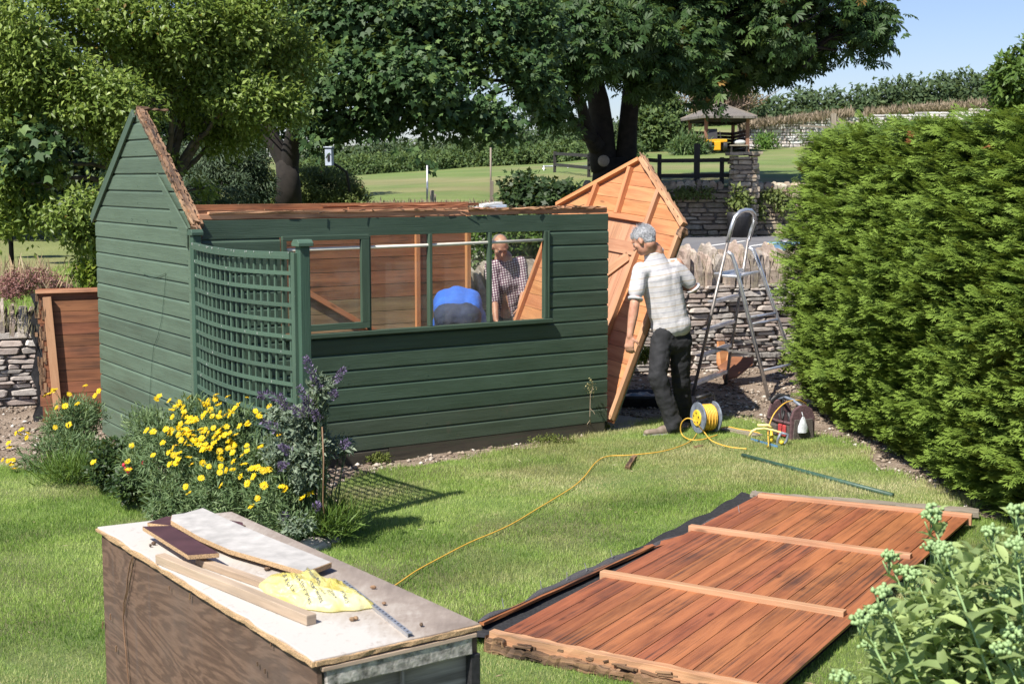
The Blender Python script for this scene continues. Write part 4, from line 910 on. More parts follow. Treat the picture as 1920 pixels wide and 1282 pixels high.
# back wall (we look at its inside)
UB = (SB - SL).normalized(); LB = (SB - SL).length; NB = -Vector((UB.y, -UB.x, 0))
if NB.y > 0: NB = -NB
mb = MB(); mb2 = MB(); z = .02; i = 0
while z < 1.86:
    t = mb2 if z < 1.0 else mb; mb_h = .128; off = R.uniform(-.001, .001)
    t.beam(SL + UB * .02 + Z * (z + .064) + NB * off, SL + UB * LB + Z * (z + .064) + NB * off, .014, mb_h - .004); z += .13
mb.build('back_wall', M['lining'], shed, bevel=.0015); mb2.build('lower_back_boards', M['lining_pale'], shed, bevel=.0015)
mb = MB()
for z_ in (.001, ): pass
mb.prism([(0, 0), (.004, 0), (.004, 1.86), (0, 1.86)], SL - NB * .013, -NB, Z, UB, .02, LB); mb.build('back_cladding', M['green'], shed)
def bk(px, py):  # point on the back wall plane
    d = Vector(ray(px, py)); c = Vector((0, 0, CH)); t = (SL - c).dot(NB) / d.dot(NB); return c + d * t
mb = MB(); q = bk(780, 500); s_ = (q - SL).dot(UB); mb.beam(SL + UB * s_ + Z * .03 + NB * .03, SL + UB * s_ + Z * 1.85 + NB * .03, .036, .045, UB); mb.build('stud', M['orange'], shed, bevel=.002)
mb = MB(); mb.beam(SL + UB * (LB - .02) + Z * .03 + NB * .03, SL + UB * (LB - .02) + Z * 1.86 + NB * .03, .045, .045, UB); mb.build('stud', M['orange'], shed, bevel=.002)
mb = MB(); a = bk(560, 540); b = bk(760, 655); mb.beam(a + NB * .03, b + NB * .03, .035, .05, Z); mb.build('brace', M['orange'], shed, bevel=.002)
mb = MB(); mb.beam(SL + UB * .0 + Z * 1.895 + NB * .02, SL + UB * 2.35 + Z * 1.895 + NB * .02, .06, .05, jit=.003, seg=14); mb.beam(SL + UB * 2.36 + Z * 1.90 + NB * .02, SL + UB * (LB - .05) + Z * 1.90 + NB * .02, .05, .05, jit=.004, seg=10)
mb.beam(SL + UB * 2.1 + Z * 1.94 + NB * .0, SL + UB * (LB + .12) + Z * 1.945 - NB * .02, .05, .018, jit=.006, seg=16); mb.beam(SL + UB * .1 + Z * 1.94 - NB * .03, SL + UB * 2.2 + Z * 1.94 - NB * .03, .03, .03, jit=.002, seg=10)
mb.build('back_plate', M['lining'], shed, bevel=.002)
# nail heads on the boards
mb = MB()
for z0 in zl_[:-1]:
    for s_ in (.05, 1.2, 1.9, 2.6, 3.3, 3.66):
        if z0 > .99 and not (s_ < .6 or s_ > 3.1): continue
        q = SC + U * (s_ + R.uniform(-.012, .012)) + Z * (z0 + R.uniform(.02, .035)) + NF * .0165; mb.tube([q, q + NF * .003], .0042, 6)
for i in range(19):
    z0 = gz_[i] + R.uniform(.02, .035)
    for w_ in (.05, 1.17, LG - .05):
        if rk(z0 + .05, 0) + .03 < w_ < rk(z0 + .05, 1) - .02 or z0 < 1.8: q = SC + W * (w_ + R.uniform(-.012, .012)) + Z * z0 + NG * .0165; mb.tube([q, q + NG * .003], .0042, 6)
mb.build('nail_heads', M['green_dark'], shed)
# hinge string on the gable
mb = MB(); a = SC + W * 1.30 + Z * 1.46 + NG * .03; g = lambda px, py: (lambda d: Vector((0, 0, CH)) + d * ((SC + NG * .026 - Vector((0, 0, CH))).dot(NG) / d.dot(NG)))(Vector(ray(px, py)))
mb.tube([g(268, 512), g(280, 518), g(295, 520), g(311, 512), g(310, 528), g(306, 570), g(303, 600), g(296, 630), g(288, 650), g(284, 690), g(280, 760)], .0016, 5)
for p in ((247, 410), (247, 414), (275, 412), (276, 416), (318, 414), (318, 418)): mb.ball(g(*p), .004, 6, 4)
mb.build('twine', M['green_dark'], shed)

# ---------------------------------------------------------------- trellis screen
t0 = SC + NG * .02 - W * .085 + NF * .03; t1 = A(567, 452, 8.5); t1.z = 0
trl = empty('trellis_screen', (t0 + t1) / 2, 'green bowed trellis screen on two capped posts beside the shed corner', 'trellis')
TD = (t1 - t0).normalized(); TL = (t1 - t0).length; TN = Vector((TD.y, -TD.x, 0)); TN = TN if TN.x < 0 else -TN
def post(c, w, top, cap):
    mb = MB(); mb.beam(c, c + Z * top, w, w, TD); p = mb.build('post', M['green_dark'], trl, bevel=.004)
    mb = MB(); mb.prism([(-cap / 2, 0), (cap / 2, 0), (cap / 2, .022), (w * .4, .042), (-w * .4, .042), (-cap / 2, .022)], c + Z * (top + .0012), TD, Z, TN, -cap / 2, cap / 2); mb.build('post_cap', M['green_trellis'], p, bevel=.003)
post(t0, .062, 1.80, .088); post(t1, .066, 1.79, .10)
def tp(f, z, off=0):
    f2 = .050 + f * (.968 - .050); return t0 + TD * (TL * f2) + TN * (.065 * math.sin(math.pi * f ** .9) + .035 + off) + Z * z
def rail(z, h, t, drop): 
    mb = MB(); n = 18; rows = []
    for i in range(n + 1):
        f = i / n; d_ = -drop * math.sin(math.pi * f); q = [tp(f, z + d_, 0), tp(f, z + d_, t), tp(f, z + h + d_, t), tp(f, z + h + d_, 0)]; rows.append(q)
    mb.grid(rows, closed=True); mb.add(rows[0], [(0, 1, 2, 3)]); mb.add(rows[-1], [(3, 2, 1, 0)]); return mb
rail(1.712, .045, .03, .012).build('top_rail', M['green_trellis'], trl, bevel=.002)
zt = 1.615
while zt > .3: rail(zt, .024, .013, .012).build('rail', M['green_trellis'], trl); zt -= .0975
for i in range(18):
    f = (i + .6) / 18.2; mb = MB(); mb.beam(tp(f, .28, -.008), tp(f, 1.72, -.008), .014, .021, TD); mb.build('lath', M['green_trellis'], trl)
mb = MB(); mb.beam(tp(1.0, .26, .006) + TD * .02, tp(1.0, 1.752, .006) + TD * .02, .028, .05, TD); mb.build('end_batten', M['green_trellis'], trl, bevel=.002)
mb = MB()
for i in range(40):
    f = R.random(); z_ = 1.7575 if R.random() < .5 else 1.615 - .0975 * R.randint(0, 9) + .02; q = tp(f, z_ - .012 * math.sin(math.pi * f), .014 + .02 * (z_ > 1.7)); mb.beam(q, q - Z * R.uniform(.005, .016), .003, .002)
mb.build('paint_drips', M['white'], trl)

# ================================================================ THE REMOVED GABLE held by the man
PR = Vector((1.50, 12.2, 1.775)); PL = Vector((.455, 13.75, 1.92)); dn = Vector((-.66, -.02, -1.58)).normalized()
pu = (PL - PR).normalized(); dn = (dn - pu * dn.dot(pu) * .6).normalized(); PW = (PL - PR).length; pn = pu.cross(dn).normalized()
if pn.y > 0: pn = -pn
PHL = 1.78
apx = A(1189, 291, 12.95)
gp = empty('gable_panel', PR + dn * PHL, 'tilted orange timber gable with a plank door, held by the striped-shirt man', 'gable panel')
c0 = (PR + PL) / 2; hA = (apx - c0); ah = -hA.dot(dn); as_ = (apx - PR).dot(pu)   # apex in panel coordinates
def pq(s_, v, o=0): return PR + pu * s_ + dn * v + pn * o                   # s across from near edge, v down from eaves
def rkp(v): # rake limits at height above eaves (v negative)
    if v >= 0: return 0.0, PW
    f = min(1, -v / ah); return as_ * f, PW - (PW - as_) * f
D0, D1 = .50, 1.36
mb = MB(); v = -ah; k = 0
while v < PHL - .01:
    h = .132; l0, l1 = rkp(v + h * .5)
    segs = [(l0, l1)] if v < .02 else [(l0, D0), (D1, l1)]
    for (a, b) in segs:
        if b - a > .03:
            e0, e1 = rkp(v + .004)[0] if a == l0 else a, rkp(v + .004)[1] if b == l1 else b; f0, f1 = rkp(v + h)[0] if a == l0 else a, rkp(v + h)[1] if b == l1 else b
            vs = [pq(e0, v + .002, -.008), pq(e1, v + .002, -.008), pq(f1, v + h - .001, -.008), pq(f0, v + h - .001, -.008), pq(e0, v + .002, .006), pq(e1, v + .002, .006), pq(f1, v + h - .001, .006), pq(f0, v + h - .001, .006)]
            ou, ov = R.random() * 20, R.random() * 20; uvf = lambda f: [(ou + (vs[q] - PR).dot(pu), ov + (vs[q] - PR).dot(dn)) for q in f]
            fs = [(4, 5, 6, 7), (3, 2, 1, 0), (0, 1, 5, 4), (1, 2, 6, 5), (2, 3, 7, 6), (3, 0, 4, 7)]; mb.add(vs, fs, [uvf(f) for f in fs])
    v += h
mb.build('wall_boards', M['orange'], gp, bevel=.0012)
mb = MB(); l0, l1 = .02, PW - .02
vs = [pq(0, 0, -.011), pq(PW, 0, -.011), pq(PW, PHL, -.011), pq(0, PHL, -.011), pq(as_, -ah, -.011)]; mb.add(vs + [p - pn * .008 for p in vs], [(3, 2, 1, 4, 0), (5, 9, 6, 7, 8), (0, 4, 9, 5), (4, 1, 6, 9), (1, 2, 7, 6), (2, 3, 8, 7), (3, 0, 5, 8)]); mb.build('outer_cladding', M['green'], gp)
def stud(nm, s0, v0, s1, v1, w=.036, t=.045, o=.029, mat='orange', jit=0.0, seg=1): 
    mb = MB(); mb.beam(pq(s0, v0, o), pq(s1, v1, o), t if False else w, t, pn, jit=jit, seg=seg); mb.build(nm, M[mat], gp, bevel=.002)
stud('edge_stud', .02, .03, .02, PHL, .045, .045, .029, 'orange_pale'); stud('edge_stud', PW - .02, .03, PW - .02, PHL)
stud('door_stud', D0 - .02, -.30, D0 - .02, PHL, .045, .045, .0295, 'orange_pale'); stud('door_stud', D1 + .02, -.28, D1 + .02, PHL, .045, .045, .0295)
stud('lintel', D0 + .01, .0, D1 - .01, .0, .05, .04); stud('rake_rafter', .0, -.015, as_, -ah - .0, .05, .05, .03, 'plate', .004, 16); stud('rake_rafter', PW, -.015, as_ + .02, -ah + .02, .04, .045, .03)
stud('king_stud', as_ + .10, -ah + .10, D1 - .42, -.02, .045, .045, .0305)
mb = MB(); mb.beam(pq(-.01, .0, .02), pq(.0, .10, .02), .06, .06, pn, jit=.01, seg=4); mb.build('rotten_corner', M['rotten'], gp)
mb = MB()
for i in range(120):
    f = R.random(); p = pq(as_ * f - .01, -ah * f - .015, R.uniform(-.02, .055)); d_ = (pq(as_, -ah) - pq(0, 0)).normalized(); mb.beam(p, p + d_ * R.uniform(.02, .06) - dn * R.uniform(-.004, .012), R.uniform(.005, .014), R.uniform(.004, .01))
mb.build('roof_splinters', M['rotten'], gp)
# plank door in the panel: boards, ledges, brace
mb = MB(); s_ = D0 + .006
while s_ < D1 - .02:
    w_ = min(.108, D1 - .006 - s_); mb.beam(pq(s_ + w_ / 2, .035, .0), pq(s_ + w_ / 2, PHL - .03, .0), w_ - .003, .013, pn, jit=0); s_ += w_
door = mb.build('door', M['orange_pale'], gp, bevel=.0012)
for v_ in (.27, 1.0, 1.6):
    mb = MB(); mb.beam(pq(D0 + .03, v_, .018), pq(D1 - .03, v_, .018), .12, .018, pn); l_ = mb.build('ledge', M['orange_pale'], door, bevel=.002)
mb = MB(); mb.beam(pq(D0 + .08, .34, .018), pq(D1 - .1, .93, .018), .10, .018, pn); mb.build('brace', M['orange_pale'], door, bevel=.002)

# ================================================================ ROOF PANEL lying on the lawn
def rp(u_, w_, h=0): return RO + RU * u_ + RW * w_ + Z * h
RO = G(940, 1200, .05); RF = G(1428, 935, .05); RU = (RF - RO).normalized(); RL = (RF - RO).length; q = G(1828, 968, .05) - RF; RW = Vector((RU.y, -RU.x, 0)); RWd = 1.37
roof = empty('roof_panel', rp(RL / 2, RWd / 2, -.05), 'red-brown boarded shed roof half lying underside up on the lawn', 'roof panel')
mb = MB(); nb_ = 14; bw = RWd / nb_
for i in range(nb_):
    e = R.uniform(-.02, .02); s0 = -.02 if i > 1 else .02; mb.beam(rp(s0, bw * (i + .5), .038 + R.uniform(-.001, .001)), rp(RL + e, bw * (i + .5), .038 + R.uniform(-.001, .001)), bw - .004, .013)
mb.build('roof_boards', M['roofwood'], roof, bevel=.0012)
mb = MB(); fs_ = []; n = 40
for i in range(n + 1):
    f = i / n; e = .02 + .03 * vnoise(f * 9, 1, 1.0, 2) + .06 * math.exp(-((f - .25) / .16) ** 2); fs_.append([rp(-.06 + (RL + .08) * f, -.11 - max(e, .015), .0 + .02 * abs(math.sin(f * 23)) + .012), rp(-.03 + (RL + .05) * f, -.06, .012), rp(-.03 + (RL + .05) * f, RWd * .5, .008), rp(-.03 + (RL + .04) * f, RWd - .01, .010)])
mb.grid(fs_); mb.build('roofing_felt', M['felt'], roof)
mb = MB(); rows = []
for i in range(19):
    f = i / 18; lift = .045 + .035 * (1 - f) ; rows.append([rp(-.12 + f * 1.95, -.30 + f * .20, .02 + lift), rp(-.12 + f * 1.95, -.25 + f * .20, .02 + lift)])
a0, a1 = G(903, 1169, .10), G(1222, 1024, .08); mb.beam(a0, a1, .03, .016, (0, 0, 1), jit=.002, seg=10); mb.build('eaves_strip', M['roofwood'], roof, bevel=.001)
mb = MB(); a2 = G(1290, 1005, .07); a3 = G(1420, 938, .07); mb.beam(a1 + Vector((-.05, .0, -.02)), a2, .06, .012, jit=.003, seg=6); mb.beam(a1 + Vector((.05, -.06, -.02)), a2 + Vector((.05, -.03, -.01)), .05, .012); mb.beam(a2, a3, .04, .012, jit=.002, seg=6); mb.beam(a2 + Vector((.06, -.03, 0)), a3 + Vector((.05, -.03, 0)), .05, .012); mb.build('edge_board', M['roofwood'], roof, bevel=.001)
def felt_lip():
    rows = []; n = 44
    for i in range(n + 1):
        f = i / n; p = a0.lerp(a1, f / .62) if f < .62 else a1.lerp(a3, (f - .62) / .38); w_ = .035 + .085 * math.exp(-((f - .38) / .2) ** 2) + .02 * math.sin(f * 31); z_ = .03 + .045 * (1 - f) * (f < .62)
        o = Vector((-RW.x, -RW.y, 0)); rows.append([Vector((p.x, p.y, z_ + .04)) + o * .0, Vector((p.x, p.y, z_ + .035 + .01 * math.sin(f * 40))) + o * w_ * .6, Vector((p.x, p.y, .012)) + o * w_])
    return rows
mb = MB(); mb.grid(felt_lip()); o_ = mb.build('felt_edge', M['felt_grey'], roof, smooth=True); o_.modifiers.new('t', 'SOLIDIFY').thickness = .004
def rafter(pa, pb, h, w, nm, mat, jit=0.0, seg=1, z0=.046):
    a, b = G(*pa, z0), G(*pb, z0); mb = MB(); mb.beam(a + Z * h / 2, b + Z * h / 2, w, h, Z, jit=jit, seg=seg); return mb.build(nm, M[mat], roof, bevel=.003)
rafter((1128, 1094), (1584, 1172), .075, .05, 'rafter', 'orange_pale'); rafter((1293, 1006), (1708, 1062), .075, .05, 'rafter', 'orange_pale'); rafter((1422, 944), (1822, 984), .07, .045, 'rafter', 'orange_pale')
mb = MB(); a, b = G(922, 1205, .05), G(1440, 1312, .05); mb.beam(a + Z * .035, b + Z * .03, .045, .055, Z, jit=.004, seg=24); mb.build('rotten_end_rafter', M['plate'], roof, bevel=.001)
mb = MB(); o_ = (b - a).normalized(); s_ = Vector((o_.y, -o_.x, 0)); mb.beam(a + s_ * .035 - Z * .005, b + s_ * .035 - Z * .01, .035, .04, Z, jit=.007, seg=60); mb.beam(a - o_ * .02 + Z * .0, a + o_ * .10 + Z * .0, .09, .075, Z, jit=.012, seg=5)
for i in range(130): f = R.random(); p = a.lerp(b, f) + s_ * R.uniform(.0, .055) + Z * R.uniform(-.03, .04); mb.beam(p, p + o_ * R.uniform(.02, .1) + Z * R.uniform(-.01, .01), R.uniform(.005, .02), R.uniform(.004, .012))
mb.build('rotten_edge', M['rotten'], roof)
mb = MB(); nails = [(944, 1138), (1015, 1104), (1063, 1087), (1100, 1070), (1148, 1045), (1386, 960), (1418, 930)]
for p in nails: q = G(*p, .10); mb.beam(q, q + Vector((R.uniform(-.012, .004), 0, .045)), .004, .004)
for p in ((1505, 1180), (1733, 1062), (1670, 1110), (1640, 1030), (1532, 1222)): q = G(*p, .05); mb.beam(q, q + Vector((R.uniform(-.01, .01), 0, .04)), .004, .004)
mb.build('nails', M['steel'], roof)
# weathered ridge timber behind it
bt = empty('weathered_batten', G(1620, 950), 'grey-green rotting timber lying along the far end of the roof panel', 'timber')
mb = MB(); mb.beam(G(1408, 929, .06), G(1835, 962, .06), .10, .045, jit=.006, seg=26); mb.beam(G(1412, 927, .085), G(1560, 936, .085), .05, .014, jit=.006, seg=10); mb.build('timber', M['grey_wood'], bt, bevel=.002)

# brown roof half standing on edge at the left
BL = Vector((-4.12, 12.22, 0)); bu = Vector((.93, .36, 0)).normalized(); bn = Vector((bu.y, -bu.x, 0)); lean = Vector((-.10 * bn.x, -.10 * bn.y, 1.0)).normalized()
bp_ = empty('boarded_panel', BL + bu * .9, 'brown boarded panel standing on edge against the stone wall behind the gable', 'panel')
mb = MB(); v = 0.0
while v < 1.19: mb.beam(BL + bu * (.0 + R.uniform(-.05, .02)) + lean * (v + .052), BL + bu * 1.75 + lean * (v + .052), .014, .100, lean); v += .1035
mb.build('boards', M['brownpanel'], bp_, bevel=.001)
mb = MB(); mb.beam(BL + bu * .13 + bn * .045 + lean * .02, BL + bu * .07 + bn * .045 + lean * 1.17, .045, .07, bu); mb.build('rafter', M['orange_pale'], bp_, bevel=.002)
mb = MB(); mb.beam(BL - bu * .02 + bn * .012 + lean * 1.215, BL + bu * 1.75 + bn * .012 + lean * 1.225, .07, .035, lean); mb.build('top_batten', M['plate'], bp_, bevel=.002)
mb = MB(); mb.grid([[BL - bu * (.06 + .03 * math.sin(i * 1.9)) - bn * .02 + lean * (i * .12), BL - bu * (.01) - bn * .03 + lean * (i * .12), BL + bu * 1.7 - bn * .03 + lean * (i * .12)] for i in range(11)]); mb.build('felt', M['felt'], bp_)
mb = MB()
for i in range(40): v = R.uniform(.3, 1.15); p = BL + bu * R.uniform(-.03, .05) + bn * .01 + lean * v; mb.beam(p, p + lean * R.uniform(.03, .09), R.uniform(.01, .03), .01)
mb.build('rotten_edge', M['rotten'], bp_)

# ================================================================ OLD CUPBOARD in the foreground
BZ = .86
bA, bB, bC, bD = G(184, 987, BZ), G(590, 1237, BZ), G(901, 1168, BZ), G(432, 958, BZ)
cup = empty('old_cupboard', Vector(((bA.x + bC.x) / 2, (bA.y + bC.y) / 2, 0)), 'old brown plywood cupboard with a whitened top, laden with boards and a bag', 'cupboard')
m, nt, p = newmat('plywood_side'); uv = nt.nodes.new("ShaderNodeUVMap"); uv.uv_map = 'UVMap'; tc = nt.nodes.new("ShaderNodeTexCoord")
w0 = noise(nt, mapping(nt, uv.outputs[0], (.8, 4.2, 1)), 1.4, 5, .55, .7); band = mth(nt, 'SINE', mth(nt, 'MULTIPLY', w0, 70)); fine = noise(nt, mapping(nt, uv.outputs[0], (8, 90, 1)), 2, 4, .6)
g_ = mth(nt, 'ADD', mth(nt, 'MULTIPLY', mth(nt, 'ADD', mth(nt, 'MULTIPLY', band, .5), .5), .42), mth(nt, 'MULTIPLY', fine, .6))
col = ramp(nt, g_, [(.2, (.070, .040, .027)), (.55, (.115, .068, .045)), (.9, (.185, .115, .078))]).outputs[0]
dirt = ramp(nt, noise(nt, tc.outputs["Object"], 2.2, 6, .65), [(.45, (0, 0, 0)), (.72, (1, 1, 1))]); col = mixc(nt, mth(nt, 'MULTIPLY', dirt.outputs[0], .45), col, (.13, .105, .09))
streak = ramp(nt, noise(nt, mapping(nt, tc.outputs["Object"], (14, 14, 1.2)), 1.4, 4, .6), [(.58, (0, 0, 0)), (.7, (1, 1, 1))]); col = mixc(nt, mth(nt, 'MULTIPLY', streak.outputs[0], .35), col, (.10, .08, .075))
nt.links.new(col, p.inputs["Base Color"]); p.inputs["Roughness"].default_value = .75; bump(nt, p, g_, .3, .003); M['ply'] = m
m, nt, p = newmat('chalky_veneer'); tc = nt.nodes.new("ShaderNodeTexCoord"); o_ = tc.outputs["Object"]
n1 = noise(nt, o_, 2.4, 7, .68, .3); n2 = noise(nt, mapping(nt, o_, (10, 3, 1)), 3, 5, .6)
sep = nt.nodes.new("ShaderNodeSeparateXYZ"); nt.links.new(o_, sep.inputs[0]); gx = mth(nt, 'ADD', mth(nt, 'MULTIPLY', sep.outputs[0], .95), mth(nt, 'MULTIPLY', sep.outputs[1], .60))
k = mth(nt, 'ADD', mth(nt, 'ADD', mth(nt, 'MULTIPLY', n1, .9), mth(nt, 'MULTIPLY', n2, .25)), gx)
k = mth(nt, 'ADD', k, mth(nt, 'MULTIPLY', mth(nt, 'SUBTRACT', noise(nt, mapping(nt, o_, (22, 5, 1)), 2.5, 6, .7), .5), .34)); col = ramp(nt, k, [(.46, (.47, .445, .41)), (.62, (.39, .35, .305)), (.80, (.27, .225, .19)), (1.05, (.19, .155, .13))]).outputs[0]; sp2 = ramp(nt, noise(nt, mapping(nt, o_, (14, 9, 1)), 2.2, 7, .72, .5), [(.57, (0, 0, 0)), (.68, (1, 1, 1))]); col = mixc(nt, mth(nt, 'MULTIPLY', sp2.outputs[0], .55), col, (.22, .165, .125)); nt.links.new(col, p.inputs["Base Color"]); p.inputs["Roughness"].default_value = .85; bump(nt, p, n1, .25, .004); M['veneer'] = m
M['cupgrey'] = wood('grey_painted_end', (.23, .205, .185), (.10, .09, .08), (.40, .375, .34), .7, gs=.6, stain_scale=3)
M['chip'] = plain('chipboard_edge', (.42, .28, .15), .95, 0, 220, .5, .8)
cu = (bB - bA).normalized(); cw = (bC - bB).normalized(); cn = Vector((cu.y, -cu.x, 0)); cn = cn if cn.x < 0 else -cn; ce = Vector((cw.y, -cw.x, 0)); ce = ce if ce.y < 0 else -ce
def quadprism(mb, c, z0, z1, uax=None, rnd=None):
    n = len(c); vs = [Vector((q.x, q.y, z0)) for q in c] + [Vector((q.x, q.y, z1)) for q in c]; fs = [tuple(range(n))[::-1], tuple(range(n, 2 * n))] + [(i, (i + 1) % n, n + (i + 1) % n, n + i) for i in range(n)]
    ax = uax or cu; ay = Vector((-ax.y, ax.x, 0)); uvs = []
    for f in fs[:2]: uvs.append([(vs[k].dot(ax), vs[k].dot(ay)) for k in f])
    for f in fs[2:]: d = (vs[f[1]] - vs[f[0]]).normalized(); uvs.append([(vs[k].dot(d), vs[k].z) for k in f])
    mb.add(vs, fs, uvs, rnd); return mb
inn = lambda q, a, b: q + cu * a + cw * b
mb = MB(); quadprism(mb, [inn(bA, .012, .008), inn(bB, -.006, .008), inn(bB, -.006, .026), inn(bA, .012, .026)], .0, BZ - .022); sd = mb.build('side_panel', M['ply'], cup, bevel=.002)
mb = MB(); quadprism(mb, [inn(bD, .012, -.026), inn(bC, -.006, -.026), inn(bC, -.006, -.008), inn(bD, .012, -.008)], .0, BZ - .022); mb.build('side_panel', M['ply'], cup, bevel=.002)
mb = MB(); quadprism(mb, [inn(bA, .03, .03), inn(bA, .05, .03), inn(bD, .05, -.03), inn(bD, .03, -.03)], .0, BZ - .022); mb.build('end_panel', M['ply'], cup, bevel=.002)
mb = MB(); quadprism(mb, [inn(bB, -.03, .03), inn(bB, -.045, .03), inn(bC, -.045, -.03), inn(bC, -.03, -.03)], .0, BZ - .022, cw); ep = mb.build('front_end_panel', M['cupgrey'], cup, bevel=.002)
rn = []
for i in range(25): f = i / 24; rn.append(bA.lerp(bB, f) + cn * (.004 * math.sin(f * 40) + .004 * R.uniform(-1, 1)))
tp_ = rn + [bB.lerp(bC, f) + ce * .002 * R.uniform(-1, 1) for f in (.25, .5, .75, 1)] + [bD + Vector((.006, -.004, 0)), bD.lerp(bA, .5)]
mb = MB(); quadprism(mb, tp_, BZ - .018, BZ); tpo = mb.build('top_panel', M['veneer'], cup, bevel=.002)
mb = MB(); mb.beam(bA + cn * .003 - Z * .012, bB + cn * .003 - Z * .012, .012, .014, jit=.0025, seg=40); mb.beam(bB + ce * .003 - Z * .011, bC + ce * .003 - Z * .011, .012, .013, jit=.002, seg=20); mb.build('frayed_edge', M['chip'], cup)
ez = BZ - .022
mb = MB(); mb.beam(inn(bB, .0, .02) + Z * (-.026 - .004), inn(bC, .0, -.02) + Z * (-.026 - .004), .02, .012, Z); mb.build('pale_lipping', M['batten'], cup, bevel=.001)
mb = MB(); mb.beam(inn(bB, -.005, .035) - Z * .062, inn(bC, -.005, -.035) - Z * .062, .022, .05, Z, jit=.001, seg=8); mb.build('metal_strip', plain('silvery_flaking_paint', (.38, .36, .33), .45, .25, 34, .75, 1.5), cup, bevel=.002)
for f, w_ in ((.03, .036), (.52, .012), (.965, .034)):
    mb = MB(); q = bB.lerp(bC, f); mb.beam(Vector((q.x, q.y, .0)) - cu * .012, Vector((q.x, q.y, BZ - .092)) - cu * .012, .03 if w_ > .02 else .012, w_, cw); mb.build('stile', M['cupgrey'] if f < .9 else M['felt'], cup, bevel=.002)
mb = MB(); gq = lambda px, py: (lambda d: Vector((0, 0, CH)) + d * ((bA + cn * .003 - Vector((0, 0, CH))).dot(cn) / d.dot(cn)))(Vector(ray(px, py)))
mb.tube([gq(250, 1037), gq(243, 1060), gq(239, 1085), gq(237, 1110), gq(232, 1130), gq(231, 1160), gq(233, 1190), gq(236, 1220), gq(239, 1260), gq(243, 1300)], .0028, 6); mb.tube([gq(250, 1040), gq(247, 1070), gq(241, 1100), gq(236, 1125), gq(233, 1150)], .002, 5)
for p in ((317, 1098), (356, 1112), (508, 1205), (482, 1240), (207, 1150), (193, 1165), (218, 1210), (496, 1253)):
    mb.tube([gq(*p), gq(p[0] + R.uniform(-1, 1), p[1] + R.uniform(4, 14))], .003, 5)
mb.build('dangling_twine', M['rotten'], cup)
# things on the cupboard
def slab(name, label, cat, pxs, z0, th, mt, me_=None, group=None, jag=0):
    c = [G(x, y, z0 + th) for x, y in pxs]; cc = sum(c, Vector()) / len(c); o = empty(name, (cc.x, cc.y, z0), label, cat, group); mb = MB(); d = max(((c[i] - c[i - 1]) for i in range(len(c))), key=lambda v: v.length).normalized()
    quadprism(mb, c, z0 + .0015, z0 + th, d); mb.build('board', me_ or M['chip'], o, bevel=.001)
    mb = MB(); c2 = [q + (cc - q) * .006 for q in c]; quadprism(mb, c2, z0 + th, z0 + th + .0012, d); mb.build('facing', mt, o); return o
M['maroon'] = plain('maroon_laminate', (.070, .030, .033), .5, 0, 9, .3, .05)
M['whiteface'] = plain('chalky_white_facing', (.41, .395, .37), .7, 0, 16, .22, .3)
def batten(name, label, pa, pb, w, h, z0=BZ, g=None):
    a, b = G(*pa, z0 + h), G(*pb, z0 + h); a.z = b.z = z0 + h / 2 + .001; o = empty(name, ((a.x + b.x) / 2, (a.y + b.y) / 2, z0), label, 'timber', g); mb = MB(); mb.beam(a, b, w, h, Z, jit=.0008, seg=4); mb.build('timber', M['batten'], o, bevel=.002)
batten('timber_batten', 'longest pale timber batten on the cupboard, its cut end just under the yellow bag', (300, 1038), (584, 1152), .036, .032, g='timber battens on the cupboard')
batten('timber_batten', 'shorter pale timber batten between the long batten and the white board', (374, 1046), (520, 1096), .032, .024, g='timber battens on the cupboard')
slab('maroon_board', 'maroon laminated chipboard offcut lying across the battens', 'board', [(267, 987), (320, 985), (411, 1037), (353, 1041)], BZ + .037, .016, M['maroon'])
slab('maroon_board', 'darker maroon offcut sticking out from under the large white board', 'board', [(276, 980), (312, 968), (388, 968), (455, 979), (458, 990), (400, 994), (330, 986)], BZ + .001, .014, M['maroon'])
wb = [(320, 975), (322, 965), (345, 962), (380, 952), (430, 975), (500, 1005), (560, 1029), (622, 1054), (574, 1072), (500, 1050), (430, 1030), (372, 1005)]
slab('white_board', 'large white-faced chipboard shelf lying on the cupboard top', 'board', wb, BZ + .017, .019, M['whiteface'])
mb = MB(); 
for (px, py) in ((282, 1022), (288, 1018), (446, 988), (452, 990), (456, 986), (448, 984), (500, 1066), (505, 1064), (541, 1035), (545, 1038), (550, 1040), (660, 1160), (667, 1158), (720, 1130), (790, 1170), (700, 1100), (610, 1100)): mb.ball(G(px, py, BZ + .008), (R.uniform(.004, .011), R.uniform(.004, .009), R.uniform(.003, .008)), 6, 4)
tag(mb.build('crumbs', M['rotten'], None, loc=G(500, 1066, BZ)), 'broken chipboard crumbs scattered over the cupboard top', 'crumbs', None, 'stuff')
# perforated angle strip
ang = empty('perforated_strip', G(735, 1160, BZ), 'pale perforated metal angle strip near the front end of the cupboard top', 'metal strip')
a, b = G(643, 1088, BZ + .012), G(769, 1187, BZ + .012); mb = MB(); mb.beam(a, b, .016, .002, Z); dd = (b - a).normalized(); ss = dd.cross(Z); mb.beam(a + ss * .007 - Z * .006, b + ss * .007 - Z * .006, .002, .012, Z); mb.build('strip', M['steel'], ang)
mb = MB(); L = (b - a).length
for i in range(int(L / .026)): q = a + dd * (.015 + i * .026) + Z * .0016; mb.tube([q, q + Z * .0006], .0035, 8)
mb.build('holes', M['black'], ang)
